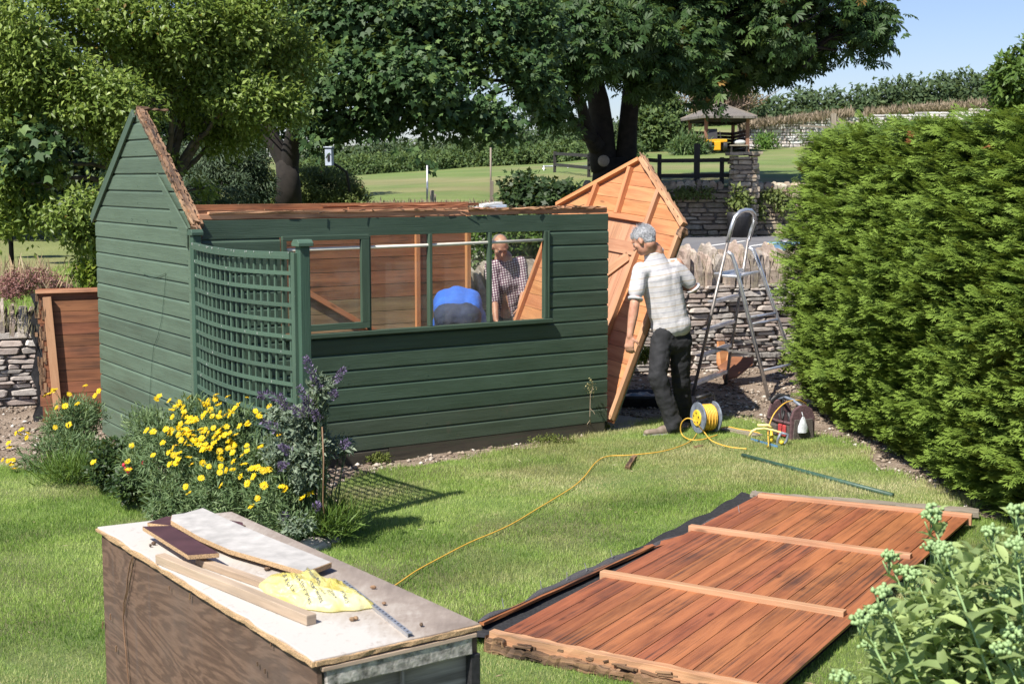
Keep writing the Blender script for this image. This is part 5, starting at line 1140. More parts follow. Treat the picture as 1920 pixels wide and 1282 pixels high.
# yellow plastic bag
bc = G(588, 1110, BZ + .03); bu_ = (G(690, 1135, BZ + .02) - G(490, 1105, BZ + .02)); bl_ = bu_.length / 2; bx = bu_.normalized(); by = Vector((-bx.y, bx.x, 0))
bag = empty('carrier_bag', Vector((bc.x, bc.y, BZ)), 'crumpled yellow plastic carrier bag with dark printing on the cupboard top', 'bag')
def bagp(u_, v_):
    r2 = u_ * u_ + v_ * v_; ed = 1 + .05 * math.sin(5 * math.atan2(v_, u_) + 1) + .03 * math.sin(11 * math.atan2(v_, u_))
    h = max(0, 1 - r2) ** .5 * .058
    f1 = vnoise(u_ * 2.2 + v_ * .8, v_ * 2.0, 1.7, 3); f2 = abs(vnoise(u_ * 1.4 - v_ * 2.6, u_ * 2 + v_, 2.6, 5)); f3 = abs(vnoise(u_ + v_ * 3, u_ * 3.2 - v_, 4.4, 7))
    h *= (.72 + .3 * float(f1)) ; h += (.017 * (1 - float(f2)) ** 2 + .006 * (1 - float(f3)) ** 2) * max(0, 1 - r2) ** .7
    h -= .05 * math.exp(-(((u_ - .32) / .36) ** 2 + ((v_ - .12) / .13) ** 2))
    h += .030 * math.exp(-(((u_ + .30) / .20) ** 2 + ((v_ - .62) / .20) ** 2))
    base = BZ + .004 + .034 * max(0, min(1, (-.1 - u_) * 1.2))
    return Vector((bc.x, bc.y, 0)) + bx * (u_ * bl_ * ed) + by * (v_ * bl_ * .50 * ed + .01) + Z * (base + max(0, h))
rows = [[bagp(math.cos(t) * r_, math.sin(t) * r_) for t in [2 * math.pi * j / 110 for j in range(170)]] for r_ in [max(1e-3, (i / 70) ** .8) for i in range(71)]]
m, nt, p = newmat('yellow_polythene'); tc = nt.nodes.new("ShaderNodeTexCoord"); nz = noise(nt, tc.outputs["Object"], 26, 5, .6, .8)
nt.links.new(ramp(nt, noise(nt, tc.outputs["Object"], 9, 4, .6), [(.35, (.76, .68, .22)), (.65, (.80, .77, .46))]).outputs[0], p.inputs["Base Color"]); p.inputs["Roughness"].default_value = .32
t_ = nt.nodes.new("ShaderNodeBsdfTranslucent"); t_.inputs[0].default_value = (.85, .78, .2, 1); mx = nt.nodes.new("ShaderNodeMixShader"); mx.inputs[0].default_value = .3
nt.links.new(p.outputs[0], mx.inputs[1]); nt.links.new(t_.outputs[0], mx.inputs[2]); nt.links.new(mx.outputs[0], nt.nodes["Material Output"].inputs[0]); bump(nt, p, nz, .5, .012)
mb = MB(); mb.grid(rows, closed=True); mb.build('bag_film', m, bag, smooth=True)
M['ink'] = plain('faded_ink', (.06, .075, .10), .6, 0, 60, .5, 0)
def print_on(txt, size, u0, v0, ang_, mirror=False):
    cu_ = bpy.data.curves.new('txt', 'FONT'); cu_.body = txt; cu_.size = size; cu_.resolution_u = 2; ob = bpy.data.objects.new('txt', cu_); COL.objects.link(ob)
    dg = bpy.context.evaluated_depsgraph_get(); me = bpy.data.meshes.new_from_object(ob.evaluated_get(dg)); bpy.data.objects.remove(ob)
    c_, s_ = math.cos(ang_), math.sin(ang_)
    for v_ in me.vertices:
        x, y = v_.co.x, v_.co.y
        if mirror: x = -x
        uu, vv = u0 + (x * c_ - y * s_), v0 + (x * s_ + y * c_) * 2.0; q = bagp(uu, vv); v_.co = Vector(q) - worigin(bag) + Z * .0016 - by * .001
    me.materials.append(M['ink']); o = bpy.data.objects.new('printing', me); COL.objects.link(o); o.parent = bag
print_on('www.otternurseries', .095, -.42, .02, rad(-38)); print_on('www.otternurseries', .095, -.25, .12, rad(-38)); print_on('01404 815815', .085, -.62, -.12, rad(-38)); print_on('otternurseries', .08, -.45, .62, rad(-22)); print_on('garden centres', .075, .20, -.12, rad(-30)); print_on('01404 815815', .075, .40, -.10, rad(-30)); print_on('otternurseries', .075, -.02, -.04, rad(-34))

# ================================================================ STEPLADDER
ld_ = empty('stepladder', Vector((2.3, 14.1, .05)), 'aluminium stepladder with a rounded hoop handle standing before the stone wall', 'ladder')
fL, fR, sN, sF = A(1298, 745, 14.0), A(1361, 718, 14.42), A(1442, 750, 13.9), A(1505, 734, 14.35)
tL, tR = A(1364, 455, 13.98), A(1403, 448, 14.38)
hoop = [A(1364, 455, 13.98), A(1372, 425, 13.98), A(1378, 408, 13.99), A(1388, 397, 14.03), A(1398, 394, 14.12), A(1408, 395, 14.22), A(1414, 402, 14.31), A(1414, 418, 14.36), A(1409, 432, 14.38), A(1403, 452, 14.38)]
mb = MB(); mb.tube([fL, tL] , .021, 10, squash=.8); mb.build('stile', M['metal_dark'], ld_, True); mb = MB(); mb.tube([fR, tR], .021, 10, squash=.8); mb.build('stile', M['metal_dark'], ld_, True)
mb = MB(); mb.tube(hoop, .0215, 12); mb.build('hoop', M['metal'], ld_, True)
for a, b in ((sN, [A(1364, 472, 13.97), A(1372, 478, 13.965), A(1379, 497, 13.96)]), (sF, [A(1404, 464, 14.39), A(1413, 470, 14.39), A(1422, 492, 14.38)])):
    mb = MB(); mb.tube(b + [a], .0205, 10); mb.build('rear_leg', M['metal'], ld_, True)
fr = fL.lerp(tL, 0); 
for i, (f, g_) in enumerate(((.085, .10), (.27, .285), (.44, .45), (.62, .625), (.80, .80))):
    a = fL.lerp(tL, f); b = fR.lerp(tR, f * .985); dv = (b - a).normalized(); perp = Vector((dv.y, -dv.x, 0)); mb = MB(); mb.beam(a - perp * .035, b - perp * .035, .075, .02, Z); mb.beam(a + Z * -.0, b, .02, .035, Z); mb.build('tread', M['metal'], ld_, bevel=.003)
a, b = A(1354, 515, 13.98), A(1390, 512, 14.38); c_, d_ = A(1385, 517, 13.94), A(1424, 507, 14.36); mb = MB(); mb.add([a, b, d_, c_, a - Z * .022, b - Z * .022, d_ - Z * .022, c_ - Z * .022], [(0, 1, 2, 3), (7, 6, 5, 4), (0, 3, 7, 4), (3, 2, 6, 7), (2, 1, 5, 6), (1, 0, 4, 5)]); mb.build('platform', M['metal'], ld_, bevel=.003)
for f in (.18, .60, .66): 
    a = A(1379, 497, 13.96).lerp(sN, 1 - f * .9 if False else (.93 - f * .82)); b = A(1422, 492, 14.38).lerp(sF, (.93 - f * .82)); mb = MB(); mb.tube([a, b], .014, 8); mb.build('cross_bar', M['metal'], ld_, True)
mb = MB(); mb.beam(fL.lerp(tL, .33), A(1379, 497, 13.96).lerp(sN, .66), .004, .022); mb.build('locking_bar', M['metal_dark'], ld_); mb = MB(); mb.beam(fR.lerp(tR, .30), A(1422, 492, 14.38).lerp(sF, .64), .004, .022); mb.build('locking_bar', M['metal_dark'], ld_)
for q in (fL, fR, sN, sF): mb = MB(); mb.tube([q - Z * .012, q + Z * .03], .021, 10); mb.build('rubber_foot', M['black'], ld_, True)

# ================================================================ CABLE REEL
rc1, rc2 = G(1308, 822, 0), G(1334, 817, 0)
ra1 = A(1309, 790, 11.92); ax = Vector((.115, .045, 0)); axn = ax.normalized(); rr_ = .135
ra1.z = rr_ + .025; reel = empty('cable_reel', Vector((ra1.x + .07, ra1.y, .01)), 'grey cable drum wound with yellow-orange extension cable beside the man’s feet', 'cable reel')
def disc(c, r, t, mat, nm, hole=0, par=None):
    mb = MB(); mb.tube([c - axn * t / 2, c + axn * t / 2], r, 36); return mb.build(nm, mat, par or reel, bevel=.004)
c2 = ra1 + axn * .155
fl = disc(ra1, rr_, .014, M['reel'], 'flange'); disc(c2, rr_, .014, M['reel'], 'flange'); disc(ra1 - axn * .012, .07, .014, M['yellow'], 'socket_plate', par=reel); disc(ra1.lerp(c2, .5), .06, .14, M['reel'], 'core')
mb = MB()
for i in range(5):
    q = ra1 - axn * .0205; a = 2 * math.pi * i / 5; o_ = (Z * math.cos(a) + axn.cross(Z) * math.sin(a)) * .042; mb.tube([q + o_, q + o_ - axn * .002], .008, 8)
mb.build('socket_holes', M['black'], reel)
mb = MB(); pts = []
for lay, n_ in ((.088, 9), (.098, 9), (.108, 8)):
    for i in range(n_ * 20):
        t = i / 20; x = .018 + (.118 * t / n_ if lay != .098 else .118 * (1 - t / n_)); a = 2 * math.pi * t; w_ = lay + .003 * math.sin(t * 3.1); pts.append(ra1 + axn * x + (Z * math.cos(a) + axn.cross(Z) * math.sin(a)) * w_)
mb.tube(pts, .0068, 6); mb.build('wound_cable', M['yellow_cable'], reel, True)
mb = MB(); q = ra1 - axn * .01; mb.tube([q + Z * .0 - Vector((0, .03, 0)) + Z * -.13, c2 + Z * -.155 + axn * .02], .008, 8); mb.tube([ra1 + axn * .0 - Z * .15 + Vector((0, .09, 0)), c2 + Z * -.15 + Vector((0, .09, 0))], .008, 8); mb.tube([ra1 + axn * .17 + Z * .0, ra1 + axn * .175 + Z * .10, ra1 + axn * .15 + Z * .19 + Vector((0, .02, 0)), ra1 + axn * .02 + Z * .175 + Vector((0, .02, 0))], .008, 8); mb.build('frame', M['black'], reel, True)
mb = MB(); mb.tube([ra1 + axn * .12 + Z * .192 + Vector((0, .02, 0)), ra1 - axn * .02 + Z * .168 + Vector((0, .02, 0))], .017, 10); mb.build('handle', M['black'], reel, True)
def curve_cable(name, label, pts, r, cat='cable', mat='yellow_cable', sub=8):
    P_ = []; n = len(pts); pts = [Vector(p) for p in pts]
    for i in range(n - 1):
        p0, p1, p2, p3 = pts[max(i - 1, 0)], pts[i], pts[i + 1], pts[min(i + 2, n - 1)]
        for k in range(sub):
            t = k / sub; P_.append(.5 * ((2 * p1) + (-p0 + p2) * t + (2 * p0 - 5 * p1 + 4 * p2 - p3) * t * t + (-p0 + 3 * p1 - 3 * p2 + p3) * t ** 3))
    P_.append(pts[-1]); mb = MB(); mb.tube(P_, r, 8); o = mb.build(name, M[mat], None, True, loc=pts[0]); return tag(o, label, cat)
gz0 = .05
curve_cable('extension_cable', 'yellow-orange extension cable snaking across the lawn from the reel to the cupboard', [Vector((ra1.x - .01, ra1.y - .02, .03))] + [G(x, y, .036) for x, y in ((1296, 826), (1270, 838), (1235, 847), (1180, 853), (1140, 855), (1118, 866), (1096, 893), (1075, 912), (1040, 934), (1010, 952), (965, 979), (930, 996), (880, 1017), (820, 1048), (780, 1070), (745, 1094), (700, 1122))], .0040)
curve_cable('cable_loop', 'loose loop of yellow-orange cable curling round the near side of the reel', [G(1400, 841, gz0), G(1370, 838, gz0), G(1348, 832, gz0), G(1332, 824, gz0 + .02), A(1322, 812, 11.6), A(1312, 800, 11.55), A(1301, 788, 11.55), A(1289, 784, 11.6), A(1279, 791, 11.65), A(1276, 805, 11.68), G(1281, 817, gz0), G(1295, 824, gz0), G(1315, 824, gz0), G(1330, 820, gz0), G(1345, 815, gz0)], .0050)
curve_cable('cable_tail', 'short run of yellow-orange cable from the reel over the grey plank to the saw', [G(1351, 802, .05), G(1365, 800, .06), G(1385, 804, .06), G(1410, 808, .05), G(1425, 812, .05)], .0050)

# ================================================================ TOOL BAG, SAW, BITS
tb0 = G(1490, 820, 0); tbg = empty('tool_bag', tb0, 'open-topped dark tool bag with a curved grey carrying bar beside the hedge', 'tool bag')
ta, tbv = G(1438, 812, .01), G(1498, 830, .01); tu = (tbv - ta).normalized(); tv_ = Vector((-tu.y, tu.x, 0)); TLn = .34; TWd = .24
ta = G(1437, 815, .0); mb = MB()
def endp(o, th):  # rounded end wall
    pr = [(0, 0), (TWd, 0), (TWd, .20), (TWd * .88, .27), (TWd * .62, .305), (TWd * .38, .305), (TWd * .12, .27), (0, .20)]
    return mb.prism(pr, o, tv_, Z, tu, 0, th)
endp(ta, .022); e1_ = mb.build('end_wall', M['maroonbag'], tbg, bevel=.008); mb = MB(); endp(ta + tu * TLn, .028); mb.build('end_wall', M['maroonbag'], tbg, bevel=.008)
mb = MB(); mb.prism([(.015, .02), (TWd - .015, .02), (TWd - .03, .19), (.03, .19)], ta + tu * (TLn + .0285), tv_, Z, tu, 0, .012); mb.build('end_pocket', M['bagbrown'], tbg, bevel=.01)
mb = MB(); mb.beam(ta + tu * .02 + Z * .075 + tv_ * .012, ta + tu * TLn + Z * .075 + tv_ * .012, .024, .15, Z); mb.beam(ta + tu * .02 + Z * .08 + tv_ * (TWd - .01), ta + tu * TLn + Z * .08 + tv_ * (TWd - .01), .02, .16, Z); mb.beam(ta + tu * .02 + Z * .012 + tv_ * TWd / 2, ta + tu * TLn + Z * .012 + tv_ * TWd / 2, TWd, .02, Z); mb.build('side_wall', M['bagbrown'], tbg, bevel=.008)
mb = MB(); mb.tube([ta + tu * .01 + Z * .155 + tv_ * .005, ta + tu * (TLn * .5) + Z * .15 - tv_ * .004, ta + tu * (TLn + .01) + Z * .155 + tv_ * .005], .013, 10); mb.build('rim', M['maroonbag'], tbg, True)
mb = MB(); mb.beam(ta + tu * .20 + Z * .085 - tv_ * .012, ta + tu * .31 + Z * .085 - tv_ * .012, .02, .10, Z); mb.build('front_pocket', M['red'], tbg, bevel=.01); mb = MB(); mb.beam(ta + tu * .06 + Z * .075 - tv_ * .012, ta + tu * .18 + Z * .075 - tv_ * .012, .03, .09, Z); mb.build('front_pocket', M['bagbrown'], tbg, bevel=.01)
mb = MB(); mb.tube([ta + tu * -.01 + Z * .30 + tv_ * TWd / 2, ta + tu * .1 + Z * .335 + tv_ * TWd / 2, ta + tu * .22 + Z * .325 + tv_ * TWd / 2, ta + tu * (TLn + .01) + Z * .29 + tv_ * TWd / 2], .013, 10); mb.build('carrying_bar', M['reel'], tbg, True)
mb = MB(); mb.tube([ta + tu * .02 + Z * .29 + tv_ * .03, ta + tu * -.02 + Z * .33 + tv_ * .12, ta + tu * .05 + Z * .32 + tv_ * .2], .011, 8, squash=2.4); mb.tube([ta + tu * .1 + Z * .33 + tv_ * .1, ta + tu * .17 + Z * .22 + tv_ * .04, ta + tu * .24 + Z * .17], .008, 8, squash=2); mb.build('shoulder_strap', M['black'], tbg, True)
mb = MB()
for i in range(9):
    q = ta + tu * R.uniform(.05, .3) + tv_ * R.uniform(.05, .2) + Z * .06; mb.tube([q, q + Vector((R.uniform(-.04, .04), R.uniform(-.02, .03), R.uniform(.09, .17)))], R.uniform(.005, .012), 8)
mb.build('tools_inside', M['black'], tbg, True)
pbg = empty('plastic_pouch', ta + tu * (TLn + .07) + Z * .08, 'small clear plastic pouch of screws hanging on the end of the tool bag', 'pouch'); q = ta + tu * (TLn + .055) + tv_ * .10
mb = MB(); rows = []
for i in range(9):
    f = i / 8; w_ = .006 + .042 * math.sin(min(1, f * 1.25) * math.pi * .5); rows.append([q + Z * (.215 - .135 * f) + tv_ * (math.cos(t) * w_) + tu * (math.sin(t) * w_ * .45 + .006 * math.sin(f * 9 + t * 3)) for t in [2 * math.pi * j / 14 for j in range(14)]])
mb.grid(rows, closed=True); mb.add(rows[-1], [tuple(range(14))]); mb.tube([q + Z * .215, q + Z * .25 - tu * .02], .003, 6); mb.build('pouch_film', plain('cloudy_polythene', (.62, .65, .68), .25, 0, 40, .3, .5), pbg, True)
curve_cable('cable_arch', 'yellow-orange cable arching from the grass over the tool bag', [G(1438, 838, .02), G(1441, 834, .06), A(1440, 812, 11.55), A(1443, 795, 11.58), A(1452, 775, 11.62), A(1468, 758, 11.7), A(1484, 751, 11.8), A(1500, 751, 11.9), A(1512, 757, 12.0)], .0050)
# bow saw frame
sa = G(1405, 818, 0); saw = empty('bow_saw', G(1440, 828, 0), 'pale yellow bow saw with grey handle lying on the grass before the tool bag', 'saw'); yq = 11.45
mb = MB(); mb.tube([A(1405, 817, yq), A(1410, 808, yq), A(1418, 804, yq), A(1432, 803, yq), A(1448, 806, yq), A(1462, 810, yq), A(1474, 813, yq)], .013, 10, squash=.7); mb.tube([A(1420, 797, yq + .1), A(1440, 797, yq + .1), A(1448, 803, yq + .1)], .012, 8); mb.build('frame', M['paleyellow'], saw, True)
mb = MB(); mb.tube([A(1464, 811, yq - .01), A(1459, 822, yq - .01), A(1456, 833, yq - .01), A(1468, 835, yq - .01), A(1475, 826, yq - .01), A(1477, 814, yq - .01), A(1464, 811, yq - .01)], .011, 8); mb.build('handle', M['reel'], saw, True)
mb = MB(); mb.beam(G(1408, 823, .03), G(1458, 837, .03), .002, .02, Z); mb.build('blade', M['blue'], saw)
mb = MB(); mb.tube([A(1446, 806, yq + .08), A(1447, 818, yq + .06), A(1446, 828, yq + .05)], [.008, .016, .018], 10); sc_ = mb.build('screwdriver', M['yellow'], None, True, loc=G(1446, 828, 0)); tag(sc_, 'yellow handled screwdriver standing behind the bow saw', 'screwdriver')
mb = MB(); mb.tube([G(1464, 829, .025) , G(1466, 829, .045)], [.02, .016], 10); tag(mb.build('tape_reel', M['yellow'], None, True, loc=G(1464, 829, 0)), 'small round yellow reel inside the saw handle', 'tape reel')
pk = empty('grey_plank', G(1385, 812, 0), 'short grey weathered plank on the grass between the reel and the saw', 'timber'); mb = MB(); mb.beam(G(1352, 803, .02), G(1420, 817, .02), .13, .02, Z, jit=.002, seg=4); mb.build('timber', M['grey_wood'], pk, bevel=.002)
mb = MB(); mb.beam(G(1176, 876, .035), G(1190, 856, .04), .035, .025, Z, jit=.005, seg=5); tag(mb.build('wood_scrap', M['rotten'], None, loc=G(1182, 866, 0)), 'small dark scrap of wood lying in the grass by the cable', 'wood scrap')
mb = MB(); mb.beam(G(1302, 838, .02), G(1318, 835, .02), .03, .012, Z, jit=.004, seg=4); tag(mb.build('wood_scrap', M['rotten'], None, loc=G(1310, 836, 0)), 'flat brown scrap of wood in front of the cable reel', 'wood scrap')
mb = MB(); a, b = G(1392, 853, .03), G(1674, 928, .03); mb.tube([a, a.lerp(b, .5), b], .0165, 14); o_ = mb.build('green_pole', M['greenpole'], None, True, loc=a); tag(o_, 'dull green pole lying on the grass beyond the roof panel', 'pole')
# slab beside the shed, black tray, red-brown board pieces at the wall
mb = MB(); quadprism(mb, [G(1138, 803, .03), G(1180, 800, .03), G(1208, 785, .03), G(1140, 774, .03)], .0, .03, U); tag(mb.build('paving_slab', M['concrete'], None, bevel=.004, loc=G(1160, 790, 0)), kind='structure')
tr = empty('black_tray', G(1200, 715, .0), 'black plastic tray holding crumpled blue sheet between the panel and the man', 'tray')
tq = A(1200, 700, 13.6); tq.z = .0; mb = MB(); rows = []
for z_, k_ in ((.0, .86), (.09, 1.0), (.12, 1.02), (.12, .95), (.04, .84)): rows.append([tq + Vector((math.copysign(abs(math.cos(t)) ** .5, math.cos(t)) * .27 * k_, math.copysign(abs(math.sin(t)) ** .5, math.sin(t)) * .22 * k_, z_)) for t in [2 * math.pi * j / 32 for j in range(32)]])
mb.grid(rows, closed=True); mb.add(rows[-1], [tuple(range(32))[::-1]]); mb.build('tray', M['black'], tr, True)
mb = MB(); rows = [[tq + Vector((math.cos(t) * .24 * r_, math.sin(t) * .19 * r_, .075 + .05 * (1 - r_) + .022 * float(vnoise(math.cos(t) * r_ * 3, math.sin(t) * r_ * 3, 1.6, 3)))) for t in [2 * math.pi * j / 40 for j in range(40)]] for r_ in [i / 12 + 1e-3 for i in range(13)]]
mb.grid(rows, closed=True); mb.build('crumpled_sheet', plain('blue_grey_sheet', (.10, .16, .20), .35, 0, 12, .5, .8), tr, True)
def wallboard(label, pts, Y, th, mat='brownpanel', g=None):
    c = [A(x, y, Y + dy) for x, y, dy in pts]; n_ = (c[1] - c[0]).cross(c[2] - c[0]).normalized(); mb = MB(); k = len(c); vs = c + [q - n_ * th for q in c]; fs = [tuple(range(k)), tuple(range(2 * k - 1, k - 1, -1))] + [(i, k + i, k + (i + 1) % k, (i + 1) % k) for i in range(k)]
    mb.add(vs, fs); o = mb.build('broken_board', M[mat], None, bevel=.002, loc=min(c, key=lambda q: q.z)); tag(o, label, 'board', g)
wallboard('upright reddish broken board leaning on the stone wall behind the ladder', [(1344, 640, .0), (1356, 640, .05), (1363, 660, .05), (1360, 700, -.1), (1352, 702, -.1), (1343, 680, -.05)], 14.75, .02, 'orange')
wallboard('larger brown broken board lying against the foot of the wall behind the ladder', [(1345, 688, -.0), (1372, 670, .1), (1413, 671, .15), (1410, 685, .05), (1382, 708, -.15), (1360, 712, -.15)], 14.6, .025)

# ================================================================ BEHIND: posts, frames, nest box, gazebo, fence, blue tub
def polepost(name, label, px, y0, y1, Y, w, mat, round_=False, g=None):
    a, b = A(px, y1, Y), A(px, y0, Y); mb = MB()
    if round_: mb.tube([a, b], w / 2, 10)
    else: mb.beam(a, b, w, w, (0, 1, 0))
    o = mb.build(name, M[mat], None, bevel=0 if round_ else .004, loc=a, smooth=round_); tag(o, label, 'post', g)
polepost('metal_pole', 'slim grey metal pole standing left of the two behind the shed', 801, 310, 400, 16.8, .025, 'steel', True); polepost('wooden_post', 'short weathered wooden post beside the left metal pole', 810, 357, 400, 16.9, .05, 'grey_wood'); polepost('wooden_stake', 'thin leaning stake stub right of the short wooden post', 816, 364, 398, 17, .02, 'grey_wood')
polepost('bamboo_pole', 'tall thin pole standing right of the two behind the shed', 920, 277, 385, 16.8, .022, 'grey_wood', True); polepost('wooden_post', 'weathered wooden post beside the tall thin pole', 922, 339, 385, 16.7, .042, 'grey_wood')
wf = empty('stacked_frames', A(912, 400, 15.2), 'stack of pale plastic window frames on the wall behind the shed', 'window frames')
for i, (x0, x1, y0, y1) in enumerate(((886, 940, 398, 392), (893, 945, 391, 386), (900, 935, 386, 381))):
    mb = MB(); mb.beam(A(x0, y0, 15.4), A(x1, y1, 15.5), .20, .03, Z); mb.build('frame', M['bluegrey' if i % 2 else 'white'], wf, bevel=.004)
nb = empty('nest_box', A(617, 312, 17.5), 'pale grey-blue box on a dark bracket above the olive shrub', 'box'); mb = MB(); q0, q1 = A(618, 311, 17.5), A(617, 279, 17.5); mb.beam(q0, q1, .085, .09, (.2, 1, 0)); mb.build('box', M['bluegrey'], nb, bevel=.006)
mb = MB(); mb.beam(A(617, 279, 17.5) + Z * .008, A(617, 277, 17.5) + Z * .012, .11, .12, (.2, 1, 0)); mb.build('lid', M['bluegrey'], nb, bevel=.004); mb = MB(); mb.beam(A(616, 290, 17.45), A(616, 302, 17.45), .028, .012, (0, 1, 0)); mb.build('slot', M['black'], nb)
mb = MB(); mb.tube([A(622, 305, 17.55), A(634, 312, 17.6), A(650, 323, 17.7), A(655, 360, 17.7)], .018, 8); mb.build('bracket', M['darkfence'], nb, True)
gz = empty('gazebo', A(1345, 283, 65), 'open timber gazebo with a hipped grey roof standing on the slope', 'gazebo')
gk = 65 / FPX; gx0, gx1 = A(1290, 283, 65), A(1397, 282, 65); gzg = gx0.z - .1; roofz = A(1340, 223, 65).z; apz = A(1340, 195, 65).z
corners = [(1290, 64.8), (1320, 62.3), (1397, 62.6), (1370, 67)]
c4 = [Vector(((px - 960) / FPX * Y, Y, gzg)) for px, Y in corners]; cc = sum(c4, Vector()) / 4
for q in c4: mb = MB(); mb.beam(q, Vector((q.x, q.y, roofz)), .15, .15, (0, 1, 0)); mb.build('post', plain('gazebo_post_wood', (.24, .12, .08), .8, 0, 6, .2), gz)
mb = MB(); ev = [cc + (q - cc) * 1.32 for q in c4]; ev = [Vector((q.x, q.y, roofz)) for q in ev]; apv = Vector((cc.x, cc.y, apz)); mb.add(ev + [apv] + [q - Z * .1 for q in ev], [(0, 1, 4), (1, 2, 4), (2, 3, 4), (3, 0, 4), (0, 5, 6, 1), (1, 6, 7, 2), (2, 7, 8, 3), (3, 8, 5, 0), (8, 7, 6, 5)]); 
M['shingle'], nt_, p_ = newmat('roof_shingles'); tc_ = nt_.nodes.new("ShaderNodeTexCoord"); br_ = nd(nt_, "ShaderNodeTexBrick", Scale=3.0); nt_.links.new(mapping(nt_, tc_.outputs["Object"], (1, 1, 1)), br_.inputs[0]); br_.inputs["Color1"].default_value = (.15, .135, .12, 1); br_.inputs["Color2"].default_value = (.20, .18, .155, 1); br_.inputs["Mortar"].default_value = (.07, .06, .055, 1); nt_.links.new(br_.outputs[0], p_.inputs["Base Color"]); p_.inputs["Roughness"].default_value = .9
mb.build('roof', M['shingle'], gz); mb = MB()
for i in range(4): mb.beam(ev[i], apv + Z * .01, .06, .05)
mb.build('hip_ridges', M['grey_wood'], gz); mb = MB()
for i, j in ((0, 1), (1, 2), (2, 3), (3, 0)): mb.beam(c4[i] + Z * (roofz - gzg - .14), c4[j] + Z * (roofz - gzg - .14), .08, .16)
mb.build('wall_plate', M['darkfence'], gz)
mb = MB(); h = .95
for k_ in range(6): mb.beam(c4[0].lerp(c4[3], .0) + Z * (.12 + .16 * k_), c4[3] + Z * (.12 + .16 * k_), .03, .14); mb.beam(c4[3] + Z * (.12 + .16 * k_), c4[2] + Z * (.12 + .16 * k_), .03, .14)
mb.build('panelling', plain('gazebo_panel', (.10, .045, .035), .8, 0, 4, .3), gz); mb = MB()
for k_ in range(3): mb.beam(c4[0] + Z * (.35 + .16 * k_) - Vector((0, .05, 0)), c4[1].lerp(c4[0], .1) + Z * (.35 + .16 * k_), .03, .13)
mb.build('side_rails', M['grey_wood'], gz); mb = MB()
for k_ in range(7): a = c4[3].lerp(c4[0], .1 + k_ * .09) + Z * 2.1; mb.beam(a, a + Vector((1.1, -.0, -1.0)) * .8, .03, .04)
mb.build('lattice', M['darkfence'], gz)
mw = empty('ride_on_mower', A(1343, 283, 62), 'yellow ride-on mower parked in the gazebo', 'mower'); mc = A(1343, 283, 61.8)
mb = MB(); mb.beam(mc + Vector((-.42, 0, .42)), mc + Vector((.42, 0, .42)), .7, .14); mb.beam(mc + Vector((-.16, -.3, .04)), mc + Vector((.16, -.3, .04)), .1, .36 * 0 + .06); mb.beam(mc + Vector((0, -.36, .02)), mc + Vector((0, -.36, .40)), .28, .06, (0, 1, 0)); mb.build('body', M['orange_yellow'], mw, bevel=.03)
for sx in (-.33, .33):
    for sy in (-.3, .5): mb = MB(); mb.tube([mc + Vector((sx - .08, sy, .19)), mc + Vector((sx + .08, sy, .19))], .2, 18); mb.build('wheel', M['black'], mw, bevel=.02)
mb = MB(); mb.beam(mc + Vector((-.12, .3, .5)), mc + Vector((-.12, .42, .95)), .4, .1, (0, 1, 0)); mb.tube([mc + Vector((.2, 0, .5)), mc + Vector((.15, .1, .85))], .02, 8); mb.build('seat', M['black'], mw, bevel=.02)
bn_ = empty('garden_bench', A(1385, 279, 62.5), 'small bench with pale cushion under the right side of the gazebo', 'bench'); q = A(1385, 273, 62.6); mb = MB(); mb.box(q, (.8, .35, .06)); mb.build('seat', M['grey_wood'], bn_, bevel=.01); mb = MB(); mb.ball(q + Z * .14 + Vector((.05, 0, 0)), (.28, .16, .12), 10, 6); mb.build('cushion', M['white'], bn_, True)
for sx in (-.33, .33): mb = MB(); mb.box(q + Vector((sx, 0, -.22)), (.06, .3, .40)); mb.build('leg', M['darkfence'], bn_)
# dark post and rail fence
fn = empty('post_and_rail_fence', A(1306, 352, 30.4), 'dark two-rail wooden fence along the edge of the upper field', 'fence')
fp = [(1040, 330, 42), (1104, 334, 37.5), (1170, 337, 33.5), (1236, 345, 30.6), (1306, 350, 30.4), (1353, 348, 30.3), (1372, 347, 30.25)]
pts = []
for px, py, Y in fp: q = A(px, py, Y); q.z = float(field_z(q.x, max(Y, 30.4))) ; pts.append(q)
hts = [.62, .62, .62, .70, .92, .62, .6]
for i, q in enumerate(pts[:-1]): mb = MB(); w_ = .12 if i in (4,) else .085; mb.beam(q - Z * .2, q + Z * (hts[i]), w_, w_, (0, 1, 0)); mb.build('post', M['darkfence'], fn, bevel=.008)
for hh in (.24, .56):
    for i in range(len(pts) - 1): mb = MB(); mb.beam(pts[i] + Z * hh - Vector((0, .06, 0)), pts[i + 1] + Z * hh - Vector((0, .06, 0)), .03, .085); mb.build('rail', M['darkfence'], fn)
mf = empty('metal_table_frame', A(1065, 325, 46), 'thin pale metal table frame standing on the field left of the chestnut trunk', 'frame'); mb = MB(); z1_ = A(1065, 312, 46).z
fz0 = A(1065, 331, 46).z; q = [A(1018, 312, 47), A(1112, 309, 47), A(1112, 311, 45.5), A(1020, 314, 45.5)]; q = [Vector((p.x, p.y, z1_)) for p in q]
for i in range(4): mb.tube([q[i], q[(i + 1) % 4]], .025, 6)
mb.build('top_frame', M['steel'], mf, True)
for p in q + [q[0].lerp(q[1], .5)]: mb = MB(); mb.tube([p, Vector((p.x, p.y, fz0 - .1))], .02, 6); mb.build('leg', M['steel'], mf, True)
